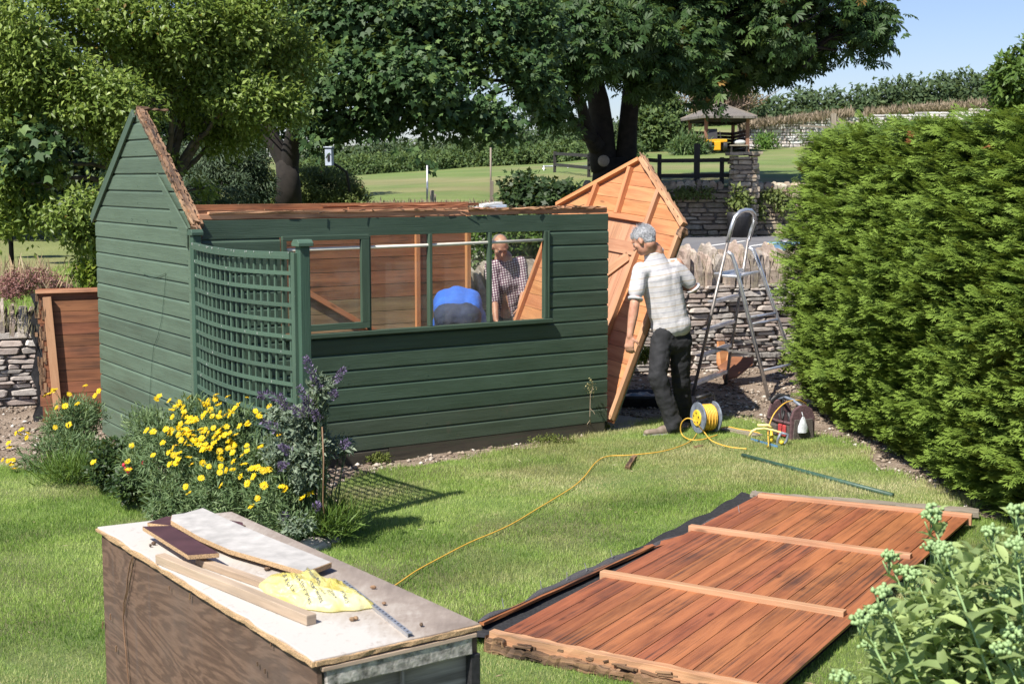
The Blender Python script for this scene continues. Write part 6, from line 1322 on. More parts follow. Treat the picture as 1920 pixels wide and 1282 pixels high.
# gate rail at the top
gt = empty('field_gate', A(1563, 245, 60), 'old grey gate post with sloping rails above the conifer hedge', 'gate'); mb = MB(); mb.beam(A(1563, 250, 60), A(1563, 213, 60), .2, .2, (0, 1, 0)); mb.build('post', M['grey_wood'], gt); mb = MB(); mb.beam(A(1566, 218, 60), A(1580, 235, 60), .1, .1); mb.beam(A(1566, 228, 60), A(1630, 234, 60), .06, .12); mb.beam(A(1500, 236, 60.5), A(1560, 240, 60.5), .05, .08); mb.build('rail', M['grey_wood'], gt)
# planter by the pillar
pl_ = empty('planter', A(1385, 446, 29.2), 'large black plant pot standing at the foot of the pillar', 'plant pot'); q = A(1385, 446, 29.2); q.z = .985; mb = MB(); mb.tube([q, q + Z * .40, q + Z * .52], [.19, .25, .26], 20); mb.build('pot', M['black'], pl_, True)
P, D, N, S, t, c = crown([(q.x, q.y, q.z + .75, .24, .2, .28)], 60, 4, .14, .15, .2, 33, -1); leaves('leaves', P, D, N, S, T_LEAF, M['shrub'], pl_, t)
# blue tub behind the wall by the hedge
tq = A(1480, 463, 17.3); tub = empty('blue_tub', tq - Z * .12, 'pale blue plastic tub half hidden between the stone wall and the hedge', 'tub'); rows = []
for z_, k_ in ((-.16, .72), (-.02, .95), (.045, 1.0), (.055, 1.04), (.045, .98), (-.02, .9), (-.1, .75)): rows.append([tq + Vector((math.cos(t) * .27 * k_, math.sin(t) * .22 * k_, z_)) for t in [2 * math.pi * j / 32 for j in range(32)]])
mb = MB(); mb.grid(rows, closed=True); mb.add(rows[-1], [tuple(range(32))[::-1]]); mb.build('tub_shell', plain('pale_blue_plastic', (.22, .40, .58), .35, 0, 8, .1, .05), tub, True)
mb = MB(); mb.tube([tq + Vector((-.27, -.05, .05)), tq + Vector((-.28, -.1, -.08)), tq + Vector((-.24, -.1, -.2))], .010, 6); mb.build('strap', M['yellow'], tub, True)
# ================================================================ PLANTS IN THE BEDS
M['daisyleaf'] = leafmat('grey_green_daisy_leaf', (.105, .17, .070), (.25, .33, .15), .28, .55)
M['petal'] = leafmat('yellow_petal', (.80, .58, .01), (.90, .72, .02), .25, .5); M['eye'] = plain('daisy_eye', (.72, .42, .02), .8, 0, 90, .3, .4)
def daisy_mesh():
    mb = MB(); n = 13; vs = []; fs = []
    for i in range(n):
        a = 2 * math.pi * i / n + R.uniform(-.08, .08); L = .024 * R.uniform(.88, 1.1); w = .0052; c, s_ = math.cos(a), math.sin(a); b = len(vs); dz = R.uniform(-.003, .004)
        vs += [Vector((c * .004 - s_ * w * .5, s_ * .004 + c * w * .5, .001)), Vector((c * L * .65 - s_ * w, s_ * L * .65 + c * w, .003 + dz * .5)), Vector((c * L, s_ * L, .001 + dz)), Vector((c * L * .65 + s_ * w, s_ * L * .65 - c * w, .003 + dz * .5)), Vector((c * .004 + s_ * w * .5, s_ * .004 - c * w * .5, .001))]
        fs.append((b, b + 4, b + 3, b + 2, b + 1))
    mb.add(vs, fs); k = len(mb.F); mb.ball((0, 0, .003), (.0075, .0075, .0045), 10, 5); o = mb.build('flower', [M['petal'], M['eye']])
    for i, p in enumerate(o.data.polygons): p.material_index = 0 if i < k else 1
    me = o.data; bpy.data.objects.remove(o); return me
DM = [daisy_mesh() for _ in range(4)]
def daisies(par, pts, label_part=None):
    mb = MB()
    for p, base in pts:
        p = Vector(p); o = bpy.data.objects.new('flower', R.choice(DM)); COL.objects.link(o); o.parent = par; o.location = p - worigin(par)
        d = Vector((R.gauss(-.25, .35), R.gauss(-.45, .3), R.uniform(.35, 1.0))).normalized(); o.rotation_euler = d.to_track_quat('Z', 'Y').to_euler(); s_ = R.uniform(.9, 1.2); o.scale = (s_, s_, s_)
        b = Vector(base); m_ = p.lerp(b, .5) + Vector((R.uniform(-.02, .02), R.uniform(-.02, .02), .01)); mb.tube([b, m_, p - d * .003], [.0022, .0018, .0014], 4)
    mb.build('flower_stalks', M['daisyleaf'], par)
def herb(name, label, cat, blobs, n, size, mat, tmpl, per, seed, gap=-.7, nf=4, wid=None, droop=-.3, out=.6, sp=None, shell=.5, stemc=None, nst=40):
    c0 = Vector(blobs[0][:3]); c0.z = .01; o = empty(name, c0, label, cat); P, D, N, S, t, c = crown(blobs, n, per, size, sp or size * 1.3, droop, seed, gap, nf, out, shell)
    k = P[:, 2] > .02; leaves('foliage', P[k], D[k], N[k], S[k], tmpl, mat, o, t[k], wid); mb = MB()
    for i in NR.choice(len(c), min(nst, len(c)), replace=False):
        q = Vector(c[i]); b = Vector((c0.x + (q.x - c0.x) * .45, c0.y + (q.y - c0.y) * .45, .0)); mb.tube([b, b.lerp(q, .5) + Vector((R.uniform(-.03, .03), 0, .02)), q], [.006, .004, .0025], 5)
    mb.build('stems', stemc or M['daisyleaf'], o, True); return o
main_bl = [blob(*b) for b in ((320, 850, 9.0, 55, 75, .3), (400, 850, 8.9, 75, 75, .35), (330, 930, 8.7, 60, 45, .3), (420, 920, 8.6, 70, 60, .35), (480, 880, 8.7, 55, 60, .3), (520, 930, 8.4, 60, 65, .3), (560, 960, 8.3, 40, 45, .25), (360, 780, 9.1, 45, 30, .2), (275, 800, 9.2, 40, 40, .2), (260, 870, 9.1, 30, 45, .2), (450, 800, 8.9, 60, 35, .25), (580, 900, 8.4, 30, 50, .2))]
db = herb('daisy_bush', 'large bush covered in yellow daisies against the green gable', 'flowering bush', main_bl, 4300, .050, M['daisyleaf'], T_BLADE, 7, 21, wid=.9)
fl = [(260, 745), (268, 742), (255, 755), (243, 770), (237, 778), (232, 790), (240, 795), (236, 805), (298, 742), (310, 736), (330, 736), (300, 752), (293, 748), (336, 755), (355, 745), (322, 768), (330, 762), (345, 772), (343, 780), (352, 792), (357, 785), (376, 752), (382, 758), (390, 760), (394, 768), (384, 775), (380, 780), (404, 748), (410, 758), (412, 775), (405, 740), (433, 772), (440, 765), (430, 778), (445, 760),
      (316, 812), (322, 806), (335, 815), (345, 812), (352, 820), (358, 808), (362, 816), (340, 825), (330, 835), (348, 830), (356, 835), (366, 826), (372, 832), (378, 822), (385, 805), (390, 812), (400, 802), (402, 818), (408, 812), (425, 800), (430, 812), (420, 815), (428, 825), (434, 830), (440, 838), (428, 840), (395, 840), (387, 838), (380, 842), (412, 846), (436, 848), (316, 848), (326, 853), (334, 860), (318, 870), (330, 868), (360, 870), (380, 868), (392, 874), (414, 874), (412, 885), (424, 882), (436, 880), (287, 853), (240, 865), (241, 880), (247, 835), (463, 845), (488, 838), (457, 870), (475, 893), (494, 882), (377, 896), (348, 912), (354, 924), (480, 770), (492, 768), (497, 775), (520, 790), (526, 815), (505, 880), (575, 854), (555, 866), (576, 886), (565, 892), (528, 912), (535, 917), (567, 933), (582, 925), (603, 914), (483, 934), (471, 949), (495, 910), (580, 836), (175, 866), (505, 762)]
def front_pt(px, py, bl):
    d = Vector(ray(px, py)); best = None
    for b in bl:
        c = Vector(b[:3]); o = Vector((0, 0, CH)) - c; s_ = Vector((b[3], b[4], b[5])) * 1.12; dd = Vector((d.x / s_.x, d.y / s_.y, d.z / s_.z)); oo = Vector((o.x / s_.x, o.y / s_.y, o.z / s_.z))
        A_, B_, C_ = dd.dot(dd), 2 * oo.dot(dd), oo.dot(oo) - 1; D_ = B_ * B_ - 4 * A_ * C_
        if D_ > 0:
            t = (-B_ - math.sqrt(D_)) / 2 / A_
            if best is None or t < best: best = t
    if best is None: best = 9.0 / d.y if px < 480 else 8.4 / d.y
    p = Vector((0, 0, CH)) + d * best; return p
daisies(db, [(front_pt(x, y, main_bl), front_pt(x, y, main_bl) + Vector((R.uniform(-.04, .04), .12, -.16))) for x, y in fl[-99:]])
ex = []
for _ in range(62):
    x, y = R.choice(((345, 825), (400, 820), (330, 770), (430, 850), (385, 870), (345, 790), (420, 780), (470, 820))); x += R.gauss(0, 36); y += R.gauss(0, 28); p = front_pt(x, y, main_bl); d = Vector((R.gauss(-.25, .35), R.gauss(-.45, .3), R.uniform(.35, 1.0))).normalized(); ex.append((p, d))
vs_, fs_, mi_ = [], [], []
for p, d in ex:
    me = R.choice(DM); Q = d.to_track_quat('Z', 'Y').to_matrix() * R.uniform(.85, 1.15); b = len(vs_)
    vs_ += [p + Q @ v.co for v in me.vertices]; fs_ += [tuple(b + k for k in f.vertices) for f in me.polygons]; mi_ += [f.material_index for f in me.polygons]
mb = MB(); mb.add(vs_, fs_, [[(0, 0)] * len(f) for f in fs_]); o = mb.build('flower_mass', [M['petal'], M['eye']], db); o.data.polygons.foreach_set('material_index', mi_); o['kind'] = 'stuff'
lb_bl = [blob(*b) for b in ((145, 790, 10.6, 35, 50, .2), (130, 850, 10.3, 50, 40, .25), (80, 860, 10.4, 38, 35, .2), (165, 860, 10.2, 35, 35, .2), (170, 775, 10.8, 25, 25, .15), (105, 800, 10.6, 22, 30, .15))]
lb = herb('daisy_bush', 'small sparse yellow daisy bush below the brown boarded panel', 'flowering bush', lb_bl, 1500, .052, M['daisyleaf'], T_BLADE, 7, 22, wid=.9, gap=-.5)
fl2 = [(160, 723), (84, 742), (92, 738), (100, 732), (104, 730), (130, 739), (106, 764), (122, 761), (129, 796), (104, 801), (185, 733), (178, 742), (30, 812), (40, 805), (38, 815), (52, 812), (50, 820), (16, 830), (18, 838), (5, 862), (15, 864), (24, 862), (22, 870), (27, 878), (145, 757)]
daisies(lb, [(A(x, y, 10.3), Vector(lb_bl[R.choice((0, 1, 2))][:3]) + Vector((R.uniform(-.1, .1), 0, 0))) for x, y in fl2])
lo = herb('low_shrub', 'low dark shrub with a few red flowers between the two daisy bushes', 'plant', [blob(*b) for b in ((215, 860, 9.8, 50, 40, .2), (255, 905, 9.2, 45, 40, .2), (320, 945, 8.8, 50, 28, .2), (200, 885, 9.7, 35, 28, .2))], 1000, .042, leafmat('deep_green_leaf', (.03, .06, .018), (.09, .14, .04), .2, .45), T_LEAF, 6, 23)
mb = MB()
for (x, y) in ((232, 872), (240, 882), (242, 886), (235, 878), (268, 868), (246, 880)): mb.ball(A(x, y, 8.95), (.012, .012, .016), 7, 5)
mb.build('red_flowers', plain('crimson_petal', (.55, .01, .05), .5, 0, 40, .3), lo, True)
herb('grass_clump', 'loose green clump of weeds growing at the edge of the bed', 'plant', [blob(*b) for b in ((130, 885, 9.9, 60, 16, .2), (640, 975, 8.3, 22, 22, .12), (620, 985, 8.2, 25, 20, .12))], 420, .09, leafmat('weed_blade', (.08, .15, .025), (.2, .3, .06), .3, .5), T_BLADE, 5, 24, droop=-1.0, wid=.35)
# purple spiked shrub
M['purple'] = leafmat('purple_floret', (.13, .10, .19), (.28, .22, .38), .2, .6); M['silver'] = leafmat('silvery_leaf', (.13, .18, .12), (.30, .35, .25), .2, .55)
pb_bl = [blob(*b) for b in ((592, 760, 8.25, 20, 38, .12), (600, 722, 8.2, 18, 18, .08), (565, 800, 8.3, 26, 34, .12), (600, 830, 8.25, 14, 42, .1), (575, 870, 8.25, 30, 50, .15), (530, 845, 8.35, 35, 30, .15), (640, 835, 8.35, 20, 10, .08), (560, 975, 8.1, 35, 22, .12), (525, 780, 8.4, 25, 20, .1))]
ps = herb('lavender_shrub', 'silvery shrub with purple flower spikes between the trellis post and the daisies', 'flowering bush', pb_bl, 1150, .038, M['silver'], T_LEAF, 6, 25, wid=.8, gap=-.55)
spk = [((572, 668), (584, 700)), ((584, 700), (600, 735)), ((646, 692), (622, 718)), ((500, 735), (535, 755)), ((560, 725), (585, 765)), ((570, 745), (578, 785)), ((545, 762), (570, 780)), ((525, 740), (538, 770)), ((492, 790), (520, 805)), ((525, 835), (545, 850)), ((652, 828), (640, 838)), ((536, 868), (520, 880)), ((590, 770), (597, 790)), ((485, 740), (500, 742)), ((597, 945), (590, 955)), ((535, 965), (527, 972)), ((628, 735), (622, 745))]
for (a, b) in spk:
    pa, pb_ = A(*a, 8.12), A(*b, 8.14); n = 120; f = NR.random(n); ax_ = np.array(pa - pb_); L = np.linalg.norm(ax_); axu = ax_ / L; r_ = (.024 * (1 - f * .75)); dd = rdir(n); dd -= (dd @ axu)[:, None] * axu; dd = unit(dd)
    P = np.array(pb_) + ax_ * f[:, None] + dd * (r_ * NR.random(n) ** .5)[:, None]; D = unit(dd + axu * .8 + rdir(n) * .3)
    leaves('flower_spike', P, D, rdir(n), .020 * (.7 + .6 * NR.random(n)), T_BLADE, M['purple'], ps, None, 2.0)
mb = MB(); mb.tube([G(612, 1008), A(606, 940, 8.0), A(607, 860, 8.05), A(604, 800, 8.1)], [.005, .005, .005, .004], 7); tag(mb.build('plant_stake', M['rotten'], None, True, loc=G(612, 1008)), 'thin brown plant stake at the right edge of the flower bed', 'stake')
wl_ = empty('broad_leaf_plant', G(630, 975), 'broad-leaved green weed at the foot of the plant stake', 'plant'); n = 9; P = np.array([G(628 + R.uniform(-8, 14), 985 + R.uniform(-6, 14), .03) for _ in range(n)]); D = unit(np.stack([NR.normal(size=n), NR.normal(size=n), np.full(n, .8)], 1))
leaves('leaves', P, D, unit(np.array([0, -.4, 1.0]) + .3 * rdir(n)), .13 * (.7 + .5 * NR.random(n)), T_LEAF, leafmat('dock_leaf', (.06, .11, .03), (.1, .17, .05), .25, .4), wl_)
mb = MB(); mb.ball(G(590, 1022, .03), (.10, .07, .05), 10, 7); mb.ball(G(620, 1014, .02), (.06, .05, .035), 9, 6); mb.ball(G(400, 975, .02), (.06, .05, .035), 9, 6); tag(mb.build('border_stone', M['stone'], None, False, loc=G(590, 1022)), 'grey stones edging the flower bed behind the cupboard', 'stones')
# dry seed stalk by the shed corner
dsk = empty('dry_weed', G(1105, 808), 'tall thin dried weed standing before the right corner of the shed', 'plant'); mb = MB(); Yd = 11.85; mb.tube([G(1108, 812), A(1106, 780, Yd), A(1107, 740, Yd), A(1112, 725, Yd)], [.004, .003, .0025, .002], 5); mb.tube([A(1106, 765, Yd), A(1113, 772, Yd), A(1115, 776, Yd)], .002, 4); mb.tube([G(1104, 810), A(1101, 795, Yd), A(1106, 788, Yd)], .002, 4); mb.build('stem', M['batten'], dsk)
n = 60; P = np.array([A(1109 + R.gauss(0, 5), 728 + R.gauss(0, 8), Yd) for _ in range(n)]); leaves('seed_head', P, unit(rdir(n) + np.array([0, 0, .8])), rdir(n), .022, T_BLADE, leafmat('seed_leaf', (.3, .27, .12), (.45, .4, .2), .2, .7), dsk, None, 2)
# flattened weeds along the base of the shed
for i, (x, y, w_) in enumerate(((700, 868, 18), (1035, 834, 30), (1120, 808, 14))):
    o = empty('moss_patch', G(x, y), ('small mossy stone at the foot of the shed wall near the purple shrub', 'spreading weeds at the foot of the shed wall left of its right corner', 'green weeds sprouting at the right corner of the shed')[i], 'plant')
    P, D, N, S, t, c = crown([(o.location.x, o.location.y, .03, .10 + .003 * w_, .05, .04)], 160, 5, .022, .04, -.3, 41 + i, -1); leaves('foliage', P, D, N, S, T_LEAF, leafmat('moss_leaf', (.09, .12, .02), (.18, .2, .05), .2, .7), o, t)
# plants on top of the stone wall
wp = empty('wall_stonecrop', A(60, 540, 12.9), 'pink and straw-coloured stonecrop growing over the wall top beside the boarded panel', 'plant')
P, D, N, S, t, c = crown([blob(*b) for b in ((60, 525, 12.7, 60, 22, .25), (20, 540, 12.6, 40, 25, .2), (110, 540, 12.9, 30, 12, .15))], 1500, 5, .022, .03, -.6, 31, -.8, 5, .4); leaves('foliage', P, D, N, S, T_LEAF, leafmat('pink_stonecrop', (.24, .11, .10), (.42, .28, .24), .15, .7), wp, t)
n = 300; P = np.array([A(R.gauss(50, 42), R.uniform(500, 560), R.uniform(12.5, 12.9)) for _ in range(n)]); leaves('dry_stalks', P, unit(np.stack([NR.normal(size=n) * .35, NR.normal(size=n) * .3, np.ones(n)], 1)), rdir(n), .13 * (.5 + NR.random(n)), T_BLADE, leafmat('straw', (.40, .30, .18), (.58, .48, .33), .2, .8), wp, None, .35)
n = 130; P = np.array([A(R.uniform(-10, 75), R.uniform(560, 610), R.uniform(12.15, 12.4)) for _ in range(n)]); leaves('hanging_roots', P, unit(np.stack([NR.normal(size=n) * .25, -.3 + NR.normal(size=n) * .2, -np.ones(n)], 1)), rdir(n), .08 * (.5 + NR.random(n)), T_BLADE, leafmat('wall_moss', (.20, .18, .10), (.36, .32, .2), .2, .8), wp, None, .5)
wt = empty('wall_top_plants', A(1390, 470, 15.0), 'dried moss and grass hanging down the coping of the wall behind the ladder', 'plant')
n = 260; P = np.array([A(R.uniform(1290, 1475), R.uniform(468, 520), 14.72 + R.uniform(-.05, .1)) for _ in range(n)]); leaves('dry_moss', P, unit(np.stack([NR.normal(size=n) * .2, -.25 + NR.normal(size=n) * .2, -np.ones(n)], 1)), rdir(n), .07 * (.4 + NR.random(n)), T_BLADE, leafmat('dry_moss_leaf', (.20, .17, .12), (.34, .29, .21), .15, .85), wt, None, .6)
for (x0, y0, lab) in ((1270, 660, 'small yellow-green weed in the wall between the man and the ladder'), (1478, 680, 'small weed at the foot of the wall behind the ladder'), (1205, 665, 'green weed behind the hand of the man at the tilted panel')):
    o = empty('wall_weed', A(x0, y0, 14.6), lab, 'plant'); P, D, N, S, t, c = crown([blob(x0, y0, 14.55, 12, 14, .08)], 60, 5, .05, .05, -.2, 51, -1); leaves('leaves', P, D, N, S, T_LEAF, leafmat('weed_leaf', (.13, .18, .03), (.3, .34, .08), .3, .5), o, t)
for (x0, y0, rx, ry) in ((1338 + 0, 380, 25, 14), (1425, 395, 12, 22), (1405, 372, 26, 10), (1455, 362, 22, 16)):
    pass
iv = empty('wall_ivy', A(1430, 380, 29.7), 'patches of green ivy hanging on the sunlit retaining wall', 'plant'); P, D, N, S, t, c = crown([blob(*b) for b in ((1424, 395, 29.75, 8, 18, .1), (1445, 365, 29.8, 25, 9, .15), (1395, 375, 29.4, 14, 14, .15), (1300, 360, 29.8, 50, 10, .15), (1240, 385, 29.8, 30, 30, .15), (1470, 375, 29.75, 20, 25, .15))], 520, 5, .085, .1, .6, 52, -.7); leaves('leaves', P, D, N, S, T_LEAF, M['shrub'], iv, t)
# white-flowered creeper seen through the open shed end
gr = mass('creeper', 'leafy creeper with pale flowers seen through the third and fourth windows', 'plant', [blob(*b) for b in ((900, 470, 14.9, 28, 60, .2), (960, 450, 15.0, 40, 26, .2), (1000, 440, 15, 30, 30, .2), (885, 530, 14.8, 22, 20, .15), (1000, 500, 15.2, 30, 40, .2))], 1100, .075, leafmat('creeper_leaf', (.09, .16, .03), (.2, .28, .07), .3, .45), seed=27, gap=-.7, nf=3)
n = 120; P = np.array([A(R.gauss(900, 14), R.uniform(440, 545), 14.62) for _ in range(n)]); leaves('pale_flowers', P, rdir(n), rdir(n), .03, T_LEAF, leafmat('pale_flower', (.5, .5, .4), (.7, .7, .6), .2, .6), gr)
# tall leafy plant in the right foreground (slightly out of focus)
M['sedum'] = leafmat('glaucous_leaf', (.28, .38, .15), (.48, .60, .24), .40, .5, tipmix=.15, tip=(.45, .52, .22)); M['bud'] = plain('pale_green_buds', (.26, .38, .16), .6, 0, 120, .2, .3)
fg = empty('foreground_plant', Vector((1.45, 3.9, 0)), 'tall glaucous leafy plant with pale green bud clusters beside the roof panel', 'plant')
T_BIG = ([(0, 0, 0), (.3, .17, .05), (.65, .2, .02), (1, 0, -.14), (.65, -.2, .02), (.3, -.17, .05), (.33, 0, -.01), (.66, 0, -.04)], [(0, 6, 1, 1), (0, 5, 6, 6)])
T_BIG = ([(0, 0, 0), (.3, .16, .06), (.34, 0, 0), (.3, -.16, .06), (.68, .19, .02), (.68, 0, -.05), (.68, -.19, .02), (1, 0, -.16)], [(0, 2, 1, 0), (0, 3, 2, 0), (1, 2, 5, 4), (2, 3, 6, 5), (4, 5, 7, 4), (5, 6, 7, 5)])
T_BIG = ([(0, 0, 0), (.15, .09, .03), (.15, -.09, .03), (.42, .19, .06), (.42, 0, 0), (.42, -.19, .06), (.74, .16, .01), (.74, 0, -.06), (.74, -.16, .01), (.97, .02, -.17), (1.0, -.0, -.18)], [(0, 4, 3, 1), (0, 2, 5, 4), (3, 4, 7, 6), (4, 5, 8, 7), (6, 7, 10, 9), (7, 8, 9, 10)])
heads = [(1655, 985), (1752, 962), (1755, 1030), (1668, 1048), (1770, 1035), (1700, 1075), (1718, 1085), (1653, 1112), (1615, 1165), (1640, 1150), (1712, 1140), (1632, 1215), (1695, 1250), (1860, 1000), (1905, 960), (1905, 1025), (1870, 1060), (1800, 1150), (1820, 1220), (1900, 1190), (1880, 1220), (1840, 1060), (1580, 1272), (1760, 1250), (1790, 1090), (1880, 1120), (1905, 1100), (1740, 1190), (1915, 1270), (1850, 1280), (1760, 1120), (1930, 1160), (1660, 1190), (1825, 1120)]
heads = [(x, y) for x, y in heads if not (x < 1700 and y < 1030)]
heads += [(1745, 970), (1747, 1032)]
hb = MB(); st = MB(); LP_, LD_, LN_, LS_ = [], [], [], []
for (x, y) in heads:
    Yh = 3.75 + R.uniform(-.35, .35); h = A(x, y, Yh); b = Vector((1.5 + (h.x - 1.5) * .35 + R.uniform(-.1, .1), Yh + R.uniform(-.1, .1), .0)); pts = [b, b.lerp(h, .55) + Vector((.06, 0, .08)), h]; st.tube(pts, [.0042, .0036, .0026], 7)
    for k in range(R.randint(26, 40)): d = Vector(rdir(1)[0]); d.z = abs(d.z) * .8; hb.ball(h + d * .034 * R.uniform(.4, 1), .0062 * R.uniform(.7, 1.2), 6, 4)
    for k in range(R.randint(4, 6)): d = Vector(rdir(1)[0]); st.tube([h - Vector((0, 0, .05)), h + d * .02], .002, 4)
    for k in range(44):
        f = 1 - .022 * k; 
        if f < .1: break
        p = (pts[0].lerp(pts[1], f * 2) if f < .5 else pts[1].lerp(pts[2], f * 2 - 1)); a = k * 2.4 + R.uniform(-.3, .3); up = .55 if k > 4 else 1.0
        d = Vector((math.cos(a), math.sin(a), up * R.uniform(.5, 1.1))); LP_.append(p); LD_.append(d); LN_.append(Vector((0, 0, 1)) + Vector(rdir(1)[0]) * .3); LS_.append((.042 + .055 * min(1, k / 8)) * R.uniform(.8, 1.25))
hb.build('bud_clusters', M['bud'], fg, True); st.build('stems', plain('pale_green_stem', (.20, .31, .12), .6), fg, True)
for _ in range(1500):
    x = R.uniform(1640, 1990); y = R.uniform(1040 + max(0, 1800 - x) * .9, 1420); p = A(x, y, 3.85 + R.uniform(-.3, .45)); LP_.append(p); LD_.append(Vector((R.gauss(-.15, .7), R.gauss(-.3, .6), R.uniform(.1, 1.2)))); LN_.append(Vector((0, 0, 1)) + Vector(rdir(1)[0]) * .4); LS_.append(R.uniform(.045, .085))
leaves('leaves', np.array(LP_), np.array(LD_), np.array(LN_), np.array(LS_), T_BIG, M['sedum'], fg)

# ================================================================ PEOPLE
def skinmat(name, a, b):
    m, nt, p = newmat(name); tc = nt.nodes.new("ShaderNodeTexCoord"); n = noise(nt, tc.outputs["Object"], 14, 5, .6); nt.links.new(ramp(nt, n, [(.35, a), (.65, b)]).outputs[0], p.inputs["Base Color"]); p.inputs["Roughness"].default_value = .5
    p.inputs["Subsurface Weight"].default_value = .12; p.inputs["Subsurface Radius"].default_value = (.012, .005, .003); bump(nt, p, n, .15, .003); return m
M['skin'] = skinmat('tanned_skin', (.42, .20, .13), (.56, .31, .21))
M['hair'] = plain('grey_hair', (.42, .43, .45), .5, 0, 60, .45, .8); M['hair2'] = plain('short_grey_brown_hair', (.18, .15, .13), .6, 0, 60, .4, .8)
M['eye_'] = plain('eye_white', (.34, .30, .27), .4)
def capm(mb, a, b, ra, rb, n=14, sq=1.0, ax_=None):
    """tapered capsule; sq squashes it along ax_"""
    a, b = Vector(a), Vector(b); d = (b - a); L = d.length; d = d.normalized() if L > 1e-6 else Vector((0, 0, 1)); s_ = d.cross(Vector((0, 1, .01))); 
    if s_.length < .1: s_ = d.cross(Vector((1, 0, 0)))
    s_.normalize(); t_ = s_.cross(d); rows = []
    pr = [(-1, 0)] + [(-math.cos(i * math.pi / 10), math.sin(i * math.pi / 10)) for i in range(1, 6)]
    prof = [(c * ra, s2 * ra, 0) for c, s2 in pr] + [(0, ra + (rb - ra) * f, f) for f in (.25, .5, .75)] + [(-c * rb, s2 * rb, 1) for c, s2 in pr[::-1]]
    for (o, r, f) in prof:
        c = a.lerp(b, f) + d * o; row = []
        for k in range(n):
            th = 2 * math.pi * k / n; q = (s_ * math.cos(th) + t_ * math.sin(th)) * max(r, 1e-4)
            if ax_ is not None: q = q - ax_ * (q.dot(ax_) * (1 - sq))
            row.append(c + q)
        rows.append(row)
    mb.grid(rows, closed=True)
def organic(mb, name, mat, par, voxel, smooth=6, tex=None, loc=None):
    o = mb.build(name, mat, par, True, loc=loc); r = o.modifiers.new('remesh', 'REMESH'); r.mode = 'VOXEL'; r.voxel_size = voxel; r.use_smooth_shade = True
    s_ = o.modifiers.new('smooth', 'SMOOTH'); s_.factor = .5; s_.iterations = smooth
    if tex:
        t = bpy.data.textures.new(name + '_folds', 'CLOUDS'); t.noise_scale = tex[0]; t.noise_depth = 3; d = o.modifiers.new('folds', 'DISPLACE'); d.texture = t; d.strength = tex[1]; d.mid_level = .5; d.texture_coords = 'LOCAL'
    return o
def frame(f, up):
    f = Vector(f).normalized(); r = f.cross(Vector(up)).normalized(); u = r.cross(f); return Matrix((f, r, u)).transposed()  # local x fwd, y right, z up
def head_caps(mb, c, Fm, s=1.0):
    P_ = lambda x, y, z: Vector(c) + Fm @ Vector((x * s, y * s, z * s))
    mb.ball(P_(-.010, 0, .035), (.098 * s, .076 * s, .088 * s), 18, 12, M=Fm); mb.ball(P_(.022, 0, -.035), (.070 * s, .060 * s, .082 * s), 16, 10, M=Fm); mb.ball(P_(.066, 0, -.082), (.024 * s, .026 * s, .022 * s), 10, 8, M=Fm)
    capm(mb, P_(.086, 0, .018), P_(.112, 0, -.022), .010 * s, .015 * s); capm(mb, P_(.083, .03, .034), P_(.083, -.03, .034), .014 * s, .014 * s)
    for sg in (1, -1): mb.ball(P_(.055, sg * .042, -.012), (.028 * s, .024 * s, .026 * s), 10, 8, M=Fm); mb.ball(P_(-.004, sg * .079, -.004), (.020 * s, .011 * s, .032 * s), 10, 8, M=Fm)
    mb.ball(P_(.088, 0, -.056), (.012 * s, .024 * s, .006 * s), 10, 6, M=Fm); mb.ball(P_(.087, 0, -.068), (.011 * s, .020 * s, .007 * s), 10, 6, M=Fm); return P_
def face_bits(par, P_, Fm, s=1.0):
    mb = MB()
    for sg in (1, -1): mb.ball(P_(.0775, sg * .030, .012), (.010 * s,) * 3, 10, 8)
    mb.build('eyes', M['eye_'], par, True); mb = MB()
    for sg in (1, -1): mb.ball(P_(.0855, sg * .030, .012), (.0045 * s,) * 3, 8, 6); 
    mb.build('pupils', M['black'], par, True)
def hand(mb, w, dirn, palmn, side, curl=.5, s=1.0, thumb=1):
    """w wrist, dirn along the hand, palmn out of the palm, side towards the thumb"""
    dirn, palmn, side = Vector(dirn).normalized(), Vector(palmn).normalized(), Vector(side).normalized(); k = w + dirn * .085 * s
    for i, (o, L) in enumerate(((.031, .070), (.010, .078), (-.011, .072), (-.031, .056))):
        a = w + dirn * .01 * s + side * o * .6 * s; b = w + dirn * .085 * s + side * o * s; capm(mb, a, b, .014 * s, .0125 * s)
        d1 = (dirn + palmn * curl * .5 + side * o * 3).normalized(); d2 = (dirn + palmn * curl * 1.4).normalized(); d3 = (dirn + palmn * curl * 2.6).normalized()
        p1 = b + d1 * L * .42 * s; p2 = p1 + d2 * L * .32 * s; p3 = p2 + d3 * L * .26 * s
        capm(mb, b, p1, .0098 * s, .009 * s, 10); capm(mb, p1, p2, .009 * s, .0083 * s, 10); capm(mb, p2, p3, .0083 * s, .007 * s, 10)
    t0_ = w + dirn * .025 * s + side * .026 * s; t1_ = t0_ + (dirn * .6 + side * .8 + palmn * .35).normalized() * .042 * s; t2_ = t1_ + (dirn * .9 + side * .35 + palmn * .5).normalized() * .032 * s; t3_ = t2_ + (dirn + palmn * .6).normalized() * .022 * s
    capm(mb, t0_, t1_, .015 * s, .0115 * s, 10); capm(mb, t1_, t2_, .0115 * s, .0098 * s, 10); capm(mb, t2_, t3_, .0098 * s, .008 * s, 10)
